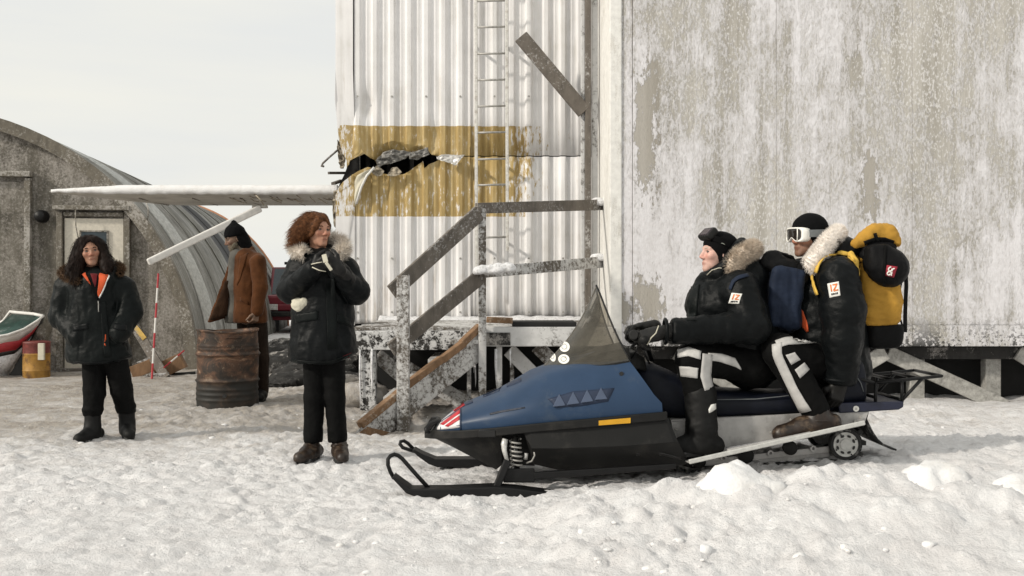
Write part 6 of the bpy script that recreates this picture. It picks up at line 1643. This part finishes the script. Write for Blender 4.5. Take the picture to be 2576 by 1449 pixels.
hair_mesh(mn, s, hd, M['hair_grey'], 500, .035, lambda V, N: np.tile(np.array([-.3,0,-1.]), (len(V),1))+N*.5, 11, .006, 30, .004, .2, .008, 'beard', .004)
s = SDF(); s.ell(hd(-.012,0,.045), np.array([.106,.092,.082]), hd.ax(), .03); s.cap(hd(-.015,0,.10), Q(588,560,0), .066, .024, .06); s.plane(hd(.09,0,.030), -hd.u+hd.f*.05)
cloth_mesh('knit_cap', s, M['knit_black'], mn, .008, .005, 14, (1,1,1), 3)
s = SDF(); s.chain([hd(-.062,0,.02), hd(-.068,0,-.04), Q(620,630,.03)], [.060,.058,.070], .04); s.cap(hd(-.02,-.06,-.0), hd(-.04,-.05,-.08), .03, .035, .03); s.cap(hd(-.02,.06,-.0), hd(-.04,.05,-.08), .03, .035, .03); cloth_mesh('scarf', s, M['knit_black'], mn, .010, .010, 12, (1,1,1), 4)
s = SDF(); s.chain([Q(600,640,.02), Q(599,720,.05), Q(597,790,.06), Q(595,830,.06)], [.085,.118,.115,.11], .05)
s.plane(Q(580,812), (0,0,-1)); cloth_mesh('grey_shirt', s, M['grey_knit'], mn, .011, .010, 7, (1.8,1.8,.5), 5)
s = SDF()
s.chain([Q(620,655,.0), Q(627,720,-.01), Q(630,800,-.02), Q(631,840,-.02)], [.120,.140,.152,.158], .05); s.cap(Q(605,645,.10), Q(646,655,-.10), .075, .072, .05)
s.chain([Q(649,660,-.15), Q(654,722,-.20), Q(646,782,-.21)], [.076,.068,.058], .016)
s.chain([Q(604,640,-.02), Q(612,622,.05), Q(630,628,.02)], [.035,.04,.04], .02)
s.cap(Q(574,660,-.16), Q(560,840,-.12), .07, .11, .01, None, 's')
s.plane(Q(630,811), (0,0,-1)); s.plane(Q(645,786,-.18), (0,0,-1)) if False else None
ct = cloth_mesh('brown_coat', s, M['brown_coat'], mn, .0105, .012, 6, (1.7,1.7,.55), 22)
s = SDF(); s.chain([Q(588,648,.02), Q(572,710,-.02), Q(548,812,-.02)], [.03,.045,.095], .03, ((.35,-.94,0), 3.2)); s.plane(Q(548,805), (.3,0,-1))
cloth_mesh('coat_flap', s, M['brown_coat'], mn, .0095, .010, 7, (1.7,1.7,.5), 25, label='open front flap of the brown coat hanging away from the body')
s = SDF(); s.chain([Q(572,712,-.06), Q(549,808,-.075)], [.03,.085], .03, ((.35,-.94,0), 5)); s.plane(Q(548,802), (.3,0,-1)); cloth_mesh('coat_lining', s, M['coat_lining'], mn, .0085, .008, 8, (1.7,1.7,.5), 26)
BC_ = bvh_of(ct); decal('lapel', BC_, ([(604,646),(624,636)], [(597,718),(603,706)]), M['brown_coat'], mn, 5, 6, .006, .012); decal('pocket_flap', BC_, ([(604,748),(626,760)], [(604,756),(626,768)]), M['brown_coat'], mn, 5, 2, .005, .006)
s = SDF(); s.chain([Q(622,790,.1), Q(620,900,.1), Q(623,985,.12)], [.10,.075,.06], .02); s.chain([Q(645,790,.0), Q(656,900,.05), Q(659,985,.05)], [.10,.078,.062], .02); s.plane(Q(640,992), (0,0,-1))
cloth_mesh('trousers', s, M['brown_trouser'], mn, .011, .010, 8, (1.4,1.4,.8), 28)
boot(mn, Q(622,985,.12), (-.8,-.6), 0.0, .28, None, .05, M['boot_black']); boot(mn, Q(659,985,.05), (.1,-1), 0.0, .28, None, .05, M['boot_black'])
# ---- front rider
def trousers_seated(parent, segs, hip, seed):
    s = SDF(); s.cap(S(*hip[:2],-.1), S(*hip[:2],.1), .135, .135, .05)
    for pts, rs in segs: s.chain([S(*p_) for p_ in pts], rs, .025)
    return cloth_mesh('trousers', s, M['trouser'], parent, .0105, .009, 9, (1.1,1.1,1.1), seed)
hd = Head(S(1807,637,0), (-0.975,-0.20,0.05), (0.03,0.0,1), 1.0)
J = dict(neck=S(1826,705,0), chest=S(1840,770,0), pelvis=S(1890,890,0), sha=S(1858,724,-.18), ela=S(1850,826,-.30), wra=S(1672,836,-.33), shb=S(1860,724,.18), elb=S(1890,826,.27), wrb=S(1668,834,.335),
         hipa=S(1875,905,-.10), kna=S(1740,900,-.27), ana=S(1775,1090,-.30), toea=S(1735,1115,-.30), hipb=S(1875,910,.10), knb=S(1745,905,.26), anb=S(1765,1095,.30), toeb=S(1725,1118,.30))
rf = body('front snowmobile rider in black cap with dark goggles pushed up on the forehead', S(1850,1000,0), hd, J, M['skin_pale'], man=True, beard=.18)
hd.eyes(rf, M['fur_tan'])
s = SDF(); s.ell(hd(-.014,0,.036), np.array([.108,.090,.094]), hd.ax(), .03); s.ell(hd(-.030,0,-.035), np.array([.078,.086,.090]), hd.ax(), .03); s.ell(hd(.098,0,-.055), np.array([.088,.105,.098]), hd.ax(), .015, 's')
cloth_mesh('skull_cap', s, M['knit_black'], rf, .0075, .003, 16, (1,1,1), 31, fine=.001)
gx_ = unit(hd.f*.74+hd.u*.67); gu = unit(np.cross(hd.r, gx_)); gc = hd(.070,0,.108)
s = SDF(); s.box(gc, (.026,.078,.040), (gx_, hd.r, gu), .018, .01); s.box(gc+gx_*.030, (.022,.066,.028), (gx_, hd.r, gu), .010, .006, 's')
gg = cloth_mesh('goggles', s, M['blk_plastic'], rf, .006, 0.0, 9, (1,1,1), 1, 1, fine=0)
s = SDF(); s.box(gc+gx_*.012, (.012,.066,.029), (gx_, hd.r, gu), .010, .006); cloth_mesh('goggle_lens', s, M['lens_dark'], gg, .006, 0.0, 9, (1,1,1), 1, 1, fine=0)
def band(hd, u0, u1, f0, fr, rr_, m, parent, name='goggle_strap', a0=0.55, a1=2*math.pi-.55, tilt=0.0, w=.018):
    rg = []
    for a in np.linspace(a0, a1, 40):
        f = f0+fr*math.cos(a); r = rr_*math.sin(a); u = u0+(u1-u0)*(1-math.cos(a))/2+tilt*math.cos(a); o = unit(hd.f*math.cos(a)/fr+hd.r*math.sin(a)/rr_)
        c = hd(f, r, u); rg.append([c-hd.u*w, c+o*.004-hd.u*w, c+o*.004+hd.u*w, c+hd.u*w])
    return MB().loft(rg).build(name, m, parent, auto=40)
st_ = band(hd, .098, .010, -.014, .112, .094, M['knit_black'], gg, w=.017)
decal('goggle_label', bvh_of(st_), ([(1811,613),(1818,612)], [(1826,630),(1834,624)]), M['grey_label'], gg, 4, 3, .003, .002)
s = SDF()
s.chain([S(1838,765,0), S(1862,830,0), S(1888,900,0)], [.205,.200,.185], .06, ((0,1,0), 1.0)); s.cap(S(1790,770,0), S(1800,830,0), .150, .14, .06); s.cap(S(1800,870,0), S(1900,880,0), .15, .16, .06)
s.cap(S(1860,726,-.17), S(1860,726,.17), .095, .095, .06)
s.chain([S(1862,728,.20), S(1893,822,.275), S(1692,833,.335)], [.098,.090,.066], .03); s.chain([S(1860,728,-.20), S(1856,824,-.29), S(1694,838,-.335)], [.098,.088,.066], .03)
for q in (-1, 1):
    s.chain([S(1778,700,.045*q), S(1806,684,.095*q), S(1836,655,.105*q), S(1858,625,.085*q), S(1866,612,.03*q)], [.032,.036,.036,.034,.032], .02)
s.chain([S(1775,705,0), S(1785,730,0)], [.05,.07], .03); s.ell(S(1858,668,0), (.085,.12,.10), None, .04); s.ell(S(1890,690,0), (.09,.13,.09), None, .05)
s.plane(S(1668,833,0), (-1,0,0.0))
pf = cloth_mesh('parka', s, M['parka'], rf, .0105, .0155, 6.5, (1.4,1.1,1.1), 41, fine=.006)
BF = bvh_of(pf)
fur(rf, [S(1840,684,.10), S(1846,662,.135), S(1866,640,.135), S(1888,630,.10), S(1896,626,.0), S(1888,630,-.10), S(1866,640,-.135), S(1846,664,-.13)], .050, M['fur_tan'], 17000, .034, 5, gravity=-.15, w=.0018)
pts_ = [(1778,692),(1790,680),(1808,674),(1832,676)]; MB().tube([hit(BF, *q)[0]+np.array([0,-.004,0]) for q in pts_ if hit(BF, *q) is not None], .0028, 5).build('collar_piping', M['piping'], rf, smooth=True)
def sleeve_patch(BV, c4, parent):
    c4 = np.array(c4, float); bl = lambda u, v: tuple((c4[0]*(1-u)+c4[1]*u)*(1-v)+(c4[3]*(1-u)+c4[2]*u)*v)
    p_ = decal('sleeve_patch', BV, ([bl(0,0), bl(1,0)], [bl(0,1), bl(1,1)]), M['white_patch'], parent, 6, 6, .005, .003)
    for a, b, c, d in ((.22,.12,.34,.60),(.44,.12,.86,.22),(.44,.52,.86,.62)): decal('orange_print', BV, ([bl(a,b), bl(c,b)], [bl(a,d), bl(c,d)]), M['orange_print'], p_, 3, 2, .0075, .001)
    decal('orange_print', BV, ([bl(.70,.22), bl(.86,.22)], [bl(.44,.52), bl(.60,.52)]), M['orange_print'], p_, 3, 2, .0075, .001)
    for i in range(5): decal('black_print', BV, ([bl(.2+.13*i,.72), bl(.29+.13*i,.72)], [bl(.2+.13*i,.86), bl(.29+.13*i,.86)]), M['black_print'], p_, 1, 1, .0075, .001)
MB().tube([S(1674,833,.335)+np.array([0, .066*math.cos(t), .066*math.sin(t)]) for t in np.linspace(0, 2*math.pi, 20, endpoint=False)], .010, 6, closed=True).build('cuff', M['parka'], rf, smooth=True)
sleeve_patch(BF, [(1841.6,737),(1866.8,739),(1860,765),(1833.4,763)], rf)
decal('chest_flap', BF, ([(1740,722),(1760,716)], [(1728,805),(1752,806)]), M['parka_green'], rf, 4, 8, .006, .008)
tf = trousers_seated(rf, [([(1880,912,.11),(1742,904,.265),(1758,990,.275)], [.105,.092,.080]), ([(1880,905,-.11),(1742,900,-.265),(1770,1010,-.29)], [.105,.092,.080])], (1890,915), 45)
BT = bvh_of(tf)
for q in (([(1706,880),(1732,874),(1763,884)], [(1706,900),(1732,896),(1761,904)]), ([(1710,921),(1734,922),(1756,926)], [(1714,947),(1735,949),(1754,952)]), ([(1766,890),(1763,920),(1761,948),(1772,984)], [(1790,893),(1788,925),(1786,946),(1793,980)]), ([(1780,889),(1812,890),(1848,901),(1864,927)], [(1783,906),(1813,911),(1850,923),(1863,930)])):
    decal('reflective_band', BT, q, M['reflect'], rf, 12, 4, .006, .003)
zr = S(1760,1146,.31)[2]
bo_ = boot(rf, S(1765,1075,.30), (-1,-.05), zr, .285, S(1762,992,.28), .084, M['boot_black'], tilt=0.0, wide=1.12, amp=.004)
decal('boot_logo', bvh_of(bo_), ([(1782,1030),(1788,1018),(1800,1015)], [(1783,1039),(1790,1036),(1800,1029)]), M['white_patch'], bo_, 4, 2, .004, .002)
boot(rf, mir(S(1780,1075,.30)), (-1,.05), zr, .285, mir(S(1775,992,.28)), .088, M['boot_black'], wide=1.1, amp=.004)
for q in (1, -1):
    ff = (lambda p_: p_) if q == 1 else mir
    g_ = glove(rf, ff(S(1660,838,.335)), (-.86,-.05*q,-.20), (-.2,0,-1), (-.15,.75*q,.45), .95, 1.12, cuff=ff(S(1688,834,.335)), thick=1.35)
    if q == 1: MB().tube([S(1657,819,.385), S(1650,838,.405), S(1638,850,.40), S(1628,868,.39)], .0032, 5).build('piping', M['piping'], g_, smooth=True)
# ---- rear rider
hd = Head(S(2035,597,0), (-0.93,-0.36,0.0), (0.02,0.0,1), 1.0)
J = dict(neck=S(2060,665,0), chest=S(2085,740,0), pelvis=S(2105,910,0), sha=S(2102,690,-.19), ela=S(2112,830,-.28), wra=S(2080,930,-.26), shb=S(2106,690,.19), elb=S(2120,830,.27), wrb=S(2104,955,.25),
         hipa=S(2100,915,-.11), kna=S(1965,885,-.26), ana=S(2052,1040,-.30), toea=S(2010,1070,-.30), hipb=S(2100,920,.11), knb=S(1965,885,.265), anb=S(2056,1042,.31), toeb=S(2005,1075,.31))
rr_ = body('rear snowmobile rider with white framed goggles, short beard and white fur hood', S(2090,1000,0), hd, J, M['skin_tan'], man=True, beard=.65)
s = SDF(); s.ell(hd(-.010,0,.045), np.array([.112,.094,.098]), hd.ax(), .03); s.ell(hd(-.040,0,-.040), np.array([.076,.086,.105]), hd.ax(), .03); s.ell(hd(.105,0,-.080), np.array([.095,.12,.115]), hd.ax(), .015, 's')
cloth_mesh('skull_cap', s, M['knit_black'], rr_, .0075, .0025, 16, (1,1,1), 51, fine=.001)
# goggles
def gof(r, u, d=0): return hd(.118+d-3.4*r*r-0.02*abs(r), r, u)
out = []
for t in np.linspace(0, 2*math.pi, 44, endpoint=False):
    c, s_ = math.cos(t), math.sin(t); r = .082*math.copysign(abs(c)**.45, c); u = .012+.043*math.copysign(abs(s_)**.5, s_)
    if s_ < 0: u += .026*math.exp(-(r/.022)**2)
    out.append((r, u))
gl_ = MB(); rg = []
for r, u in out: 
    k_ = .86; rg.append([gof(r, u, .006), gof(r*k_, .012+(u-.012)*k_*.95, .008), gof(r*k_, .012+(u-.012)*k_*.95, -.006), gof(r*.97, u, -.045), gof(r*1.03, .012+(u-.012)*1.03, -.040)])
rg.append(rg[0]); gl_.loft(rg, cap=False); gg = gl_.build('goggles', M['goggle_white'], rr_, smooth=True)
ln = [gof(r*.89, .012+(u-.012)*.86, .003) for r, u in out]; c0 = gof(0, .020, .004)
ring2 = [gof(r*.45, .015+(u-.012)*.45, .005) for r, u in out]; n_ = len(ln)
MB().add(ln+ring2+[c0], [(i, (i+1) % n_, n_+(i+1) % n_, n_+i) for i in range(n_)]+[(n_+i, n_+(i+1) % n_, 2*n_) for i in range(n_)]).build('goggle_lens', M['lens'], gg, smooth=True)
for q in (-1,):
    MB().tube([gof(.047*q, .050, .007), gof(.049*q, .012, .008), gof(.046*q, -.026, .007)], .0035, 6).build('lens_divider', M['goggle_white'], gg, smooth=True)
st_ = band(hd, .016, .026, -.010, .117, .099, M['goggle_strap'], gg, a0=.75, a1=2*math.pi-.75, w=.021)
fc_ = bpy.data.curves.new('strap_lettering', 'FONT'); fc_.body = 'SWANS'; fc_.size = .034; fc_.align_x = 'LEFT'; fo = bpy.data.objects.new('strap_lettering', fc_); COL.objects.link(fo)
bpy.context.view_layer.update(); dg = bpy.context.evaluated_depsgraph_get(); me = fo.evaluated_get(dg).to_mesh(); tv = np.array([v.co[:] for v in me.vertices]); tf_ = [tuple(p.vertices) for p in me.polygons]
fo.evaluated_get(dg).to_mesh_clear(); COL.objects.unlink(fo); bpy.data.objects.remove(fo); bpy.data.curves.remove(fc_)
if len(tv):
    Vv = []
    for x, y, _ in tv:
        a = -(1.62+x*1.35/.108); Vv.append(hd(-.010+.1225*math.cos(a), .1045*math.sin(a), .0+.010*(1-math.cos(a))/2+.016+y*1.0-.012))
    make('strap_lettering', Vv, tf_, M['black_print'], gg, solid=.0008)
s = SDF()
s.chain([S(2082,740,0), S(2090,830,0), S(2102,920,0)], [.190,.195,.19], .06); s.cap(S(2050,750,0), S(2040,850,0), .13, .13, .06); s.cap(S(2104,692,-.18), S(2104,692,.18), .095, .095, .06)
s.chain([S(2110,696,.215), S(2120,780,.265), S(2120,850,.275), S(2116,950,.25)], [.108,.116,.105,.082], .03); s.chain([S(2106,696,-.215), S(2112,830,-.28), S(2080,935,-.25)], [.105,.10,.075], .03)
s.cap(S(2060,900,.0), S(2110,930,0), .14, .16, .05)
for q in (-1, 1): s.chain([S(2012,668,.04*q), S(2032,670,.10*q), S(2062,650,.125*q), S(2096,610,.105*q), S(2104,600,.03*q)], [.04,.042,.04,.036,.034], .02)
s.chain([S(2018,690,0), S(2030,720,0)], [.06,.08], .03); s.ell(S(2110,640,0), (.075,.13,.095), None, .04); s.ell(S(2130,625,0), (.06,.12,.06), None, .03)
s.plane(S(2108,965,.25), (-.1,0,-1)) 
pr_ = cloth_mesh('parka', s, M['parka'], rr_, .0105, .0155, 6.5, (1.0,1.0,1.8), 61, fine=.006)
BR = bvh_of(pr_)
fur(rr_, [S(2040,676,.09), S(2042,662,.145), S(2064,634,.150), S(2086,604,.12), S(2106,588,.05), S(2106,588,-.05), S(2086,604,-.12), S(2064,634,-.15), S(2044,660,-.14)], .052, M['fur_white'], 20000, .028, 6, gravity=-.15, w=.0018)
MB().tube([S(2112,956,.25)+np.array([.082*math.cos(t), .080*math.sin(t), -.006*math.cos(t)]) for t in np.linspace(0, 2*math.pi, 20, endpoint=False)], .011, 6, closed=True).build('cuff', M['parka'], rr_, smooth=True)
sleeve_patch(BR, [(2082.4,714),(2110,708),(2114.6,744),(2088,749.5)], rr_)
decal('orange_lining', BR, ([(2013,776),(2020,782),(2032,812),(2035,834)], [(2007,780),(2008,795),(2018,822),(2030,836)]), M['orange'], rr_, 8, 3, .006, .006)
tr_ = trousers_seated(rr_, [([(2105,925,.11),(1962,884,.265),(2050,1028,.30)], [.108,.095,.076]), ([(2105,920,-.11),(1962,884,-.265),(2050,1028,-.30)], [.108,.095,.076])], (2105,920), 65)
BT = bvh_of(tr_)
for q in (([(1950,858),(1972,850),(2010,847),(2048,844)], [(1958,876),(1980,868),(2012,866),(2053,864)]), ([(1943,868),(1945,896),(1965,940),(1990,990),(2015,1038)], [(1966,862),(1967,892),(1988,935),(2012,985),(2042,1032)]), ([(1976,893),(1998,886)], [(1990,918),(2012,905)]), ([(1999,930),(2022,912)], [(2012,952),(2035,930)])):
    decal('reflective_band', BT, q, M['reflect'], rr_, 14, 4, .006, .003)
boot(rr_, S(2058,1050,.31), (-1,-.04), S(2058,1094,.31)[2], .33, S(2056,1034,.305), .062, M['boot'], tilt=.16, wide=1.12, amp=.004)
boot(rr_, mir(S(2058,1050,.31)), (-1,.04), S(2058,1094,.31)[2], .33, mir(S(2056,1034,.305)), .062, M['boot'], tilt=.16, wide=1.12, amp=.004)
glove(rr_, S(2112,962,.25), (-.25,-.05,-.95), (-.3,.8,0), (-.9,-.2,0), .5, 1.1, cuff=S(2114,944,.25), thick=1.35)
glove(rr_, mir(S(2078,942,.25)), (-.4,.05,-.9), (-.3,-.8,0), (-.9,.2,0), .5, 1.1, cuff=mir(S(2082,925,.25)), thick=1.35)
# ---- blue pack on the front rider
bp_ = thing('blue_backpack', S(1965,830,0), 'navy blue backpack on the front rider, squeezed between the two riders', 'backpack')
a_ = S(1966,740,0); s = SDF(); s.box(S(1962,748,0), (.088,.155,.172), ((.99,0,-.10),(0,1,0),(.10,0,.99)), .028, .03); s.ell(S(1972,795,0), (.085,.15,.09), None, .05); cloth_mesh('pack_body', s, M['blue_pack'], bp_, .0095, .022, 7, (2.0,1.2,.6), 71, fine=.006)
s = SDF(); s.chain([S(1925,662,.09), S(1945,650,.0), S(1985,655,-.05)], [.030,.040,.030], .03); s.chain([S(1925,662,-.09), S(1945,652,.05), S(1990,668,.10)], [.030,.038,.03], .03); s.box(S(1958,672,0), (.085,.13,.03), None, .025, .03); cloth_mesh('pack_lid', s, M['black_pack'], bp_, .0085, .016, 12, (1,1,1), 72, label='dark crumpled top of the pack')
MB().tube([S(1938,655,.03), S(1943,640,.03), S(1955,636,.03), S(1975,640,.03), S(2000,655,.03)], .007, 6).build('carry_loop', M['black_pack'], bp_, smooth=True)
s = SDF(); s.box(S(1990,690,.02), (.075,.12,.06), None, .03, .02); cloth_mesh('front_pocket', s, M['black_pack'], bp_, .0095, .010, 10, (1,1,1), 73)
for q in (1, -1):
    pts_ = [S(1915,690,.13*q), S(1880,690,.165*q), S(1852,704,.20*q), S(1838,730,.21*q)]
    if q == 1: decal('shoulder_strap', BF, ([(1880,690),(1858,694),(1842,706),(1834,728)], [(1884,697),(1862,702),(1848,712),(1841,730)]), M['blue_pack'], bp_, 10, 3, .006, .003)
# ---- yellow pack on the rear rider
yp = thing('yellow_backpack', S(2205,875,0), 'big yellow and black rucksack on the rear rider, black round bag lashed on it', 'backpack')
s = SDF(); s.box(S(2196,720,0), (.105,.165,.235), None, .06, .03); s.ell(S(2212,765,0), (.115,.17,.13), None, .05); s.plane(S(2200,815,0), (.02,0,-1)); pb_y = cloth_mesh('pack_body', s, M['yellow_pack'], yp, .0095, .019, 7, (.7,1.0,1.9), 75, fine=.005)
s = SDF(); s.box(S(2208,838,0), (.105,.165,.082), None, .05, .03); s.plane(S(2200,816.5,0), (-.02,0,1)); cloth_mesh('pack_base', s, M['black_pack'], yp, .0095, .007, 8, (1,1,1), 76)
s = SDF()
for v in (-.12, -.04, .04, .12): s.chain([S(2150,614,v), S(2178,598,v), S(2205,586,v*.8), S(2234,588,v*.8), S(2256,610,v)], [.018,.028,.034,.032,.02], .05)
cloth_mesh('pack_lid', s, M['yellow_pack'], yp, .0085, .018, 11, (1.4,1,1.4), 77, fine=.006)
s = SDF(); s.box(S(2192,634,0), (.10,.15,.06), None, .04, .03); cloth_mesh('pack_neck', s, M['black_pack'], yp, .0095, .012, 10, (1,1,1.3), 84)
s = SDF(); s.cap(S(2233,674,.02), S(2233,674,.17), .118, .112, .03); s.box(S(2195,650,.1), (.06,.13,.075), None, .03, .05)
sk = cloth_mesh('round_black_bag', s, M['black_pack'], yp, .0095, .006, 9, (1,1,1), 78, 3)
BK = bvh_of(sk)
for q in (([(2224,618),(2230,617)], [(2222,726),(2228,727)]),): decal('lashing_strap', BK, q, M['trouser'], yp, 2, 12, .008, .006)
c4 = np.array([(2231,667),(2257,671),(2248,697),(2225,692)], float); bl = lambda u, v: tuple((c4[0]*(1-u)+c4[1]*u)*(1-v)+(c4[3]*(1-u)+c4[2]*u)*v)
pt_ = decal('red_patch', BK, ([bl(0,0), bl(1,0)], [bl(0,1), bl(1,1)]), M['red_patch'], yp, 5, 5, .006, .003)
def glyph(cx_, cy_, r_, a0, a1): 
    pts_ = []
    for a in np.linspace(a0, a1, 14):
        h = hit(BK, *bl(cx_+r_*math.cos(a), cy_+r_*math.sin(a)))
        if h is not None: pts_.append(h[0]+h[1]*.010)
    if len(pts_) > 3: MB().tube(pts_, .0042, 5).build('white_print', M['white_patch'], pt_, smooth=True)
glyph(.40,.33,.17,-.4,5.0); glyph(.40,.70,.16,.3,5.9); glyph(.75,.40,.16,2.6,4.9); glyph(.75,.72,.13,2.0,4.3)
for nm, pts_, w_ in (('hanging_strap', [(2279,695,.12),(2280,720,.12),(2278,760,.13),(2277,800,.13),(2277,836,.13)], .022), ('hanging_cord', [(2271,700,.1),(2264,730,.1),(2258,755,.1),(2254,768,.1)], .007), ('hanging_cord', [(2254,770,.1),(2262,778,.1),(2256,784,.1),(2264,800,.11),(2271,822,.12)], .010)):
    rg = [[S(x, y, v)+np.array([-w_/2,-.002,0]), S(x, y, v)+np.array([w_/2,-.002,0]), S(x, y, v)+np.array([w_/2,.003,0]), S(x, y, v)+np.array([-w_/2,.003,0])] for x, y, v in pts_]
    MB().loft(rg).build(nm, M['black_pack'], yp)
BL = bvh_of(*[o for o in yp.children if o.name.startswith('pack_lid')])
decal('lid_strap', BL, ([(2172,607),(2200,597),(2226,597),(2250,606)], [(2176,616),(2203,606),(2226,606),(2247,614)]), M['black_pack'], yp, 12, 3, .006, .006)
decal('lid_strap', BL, ([(2196,588),(2204,586)], [(2204,612),(2212,610)]), M['black_pack'], yp, 3, 8, .007, .005)
decal('shoulder_strap', BR, ([(2148,652),(2132,636),(2106,632),(2078,641),(2062,662),(2054,686)], [(2144,660),(2130,644),(2106,640),(2082,648),(2068,666),(2061,688)]), M['strap_yellow'], yp, 16, 3, .012, .008)
decal('shoulder_strap', BR, ([(2048,668),(2043,690),(2048,715),(2058,742)], [(2055,668),(2050,692),(2055,714),(2064,738)]), M['strap_yellow'], yp, 10, 3, .012, .008)
s = SDF(); s.chain([S(2140,640,.15), S(2148,660,.17), S(2156,690,.17)], [.018,.024,.016], .01); cloth_mesh('strap_fold', s, M['strap_yellow'], yp, .007, .006, 20, (1,1,1), 81)
for y0, y1 in ((800,835),(846,868)):
    s = SDF(); s.chain([S(2168,y0,.17), S(2166,y1,.17)], [.010,.014], .01); cloth_mesh('hip_strap', s, M['strap_yellow'], yp, .006, .003, 20, (1,1,1), 82)
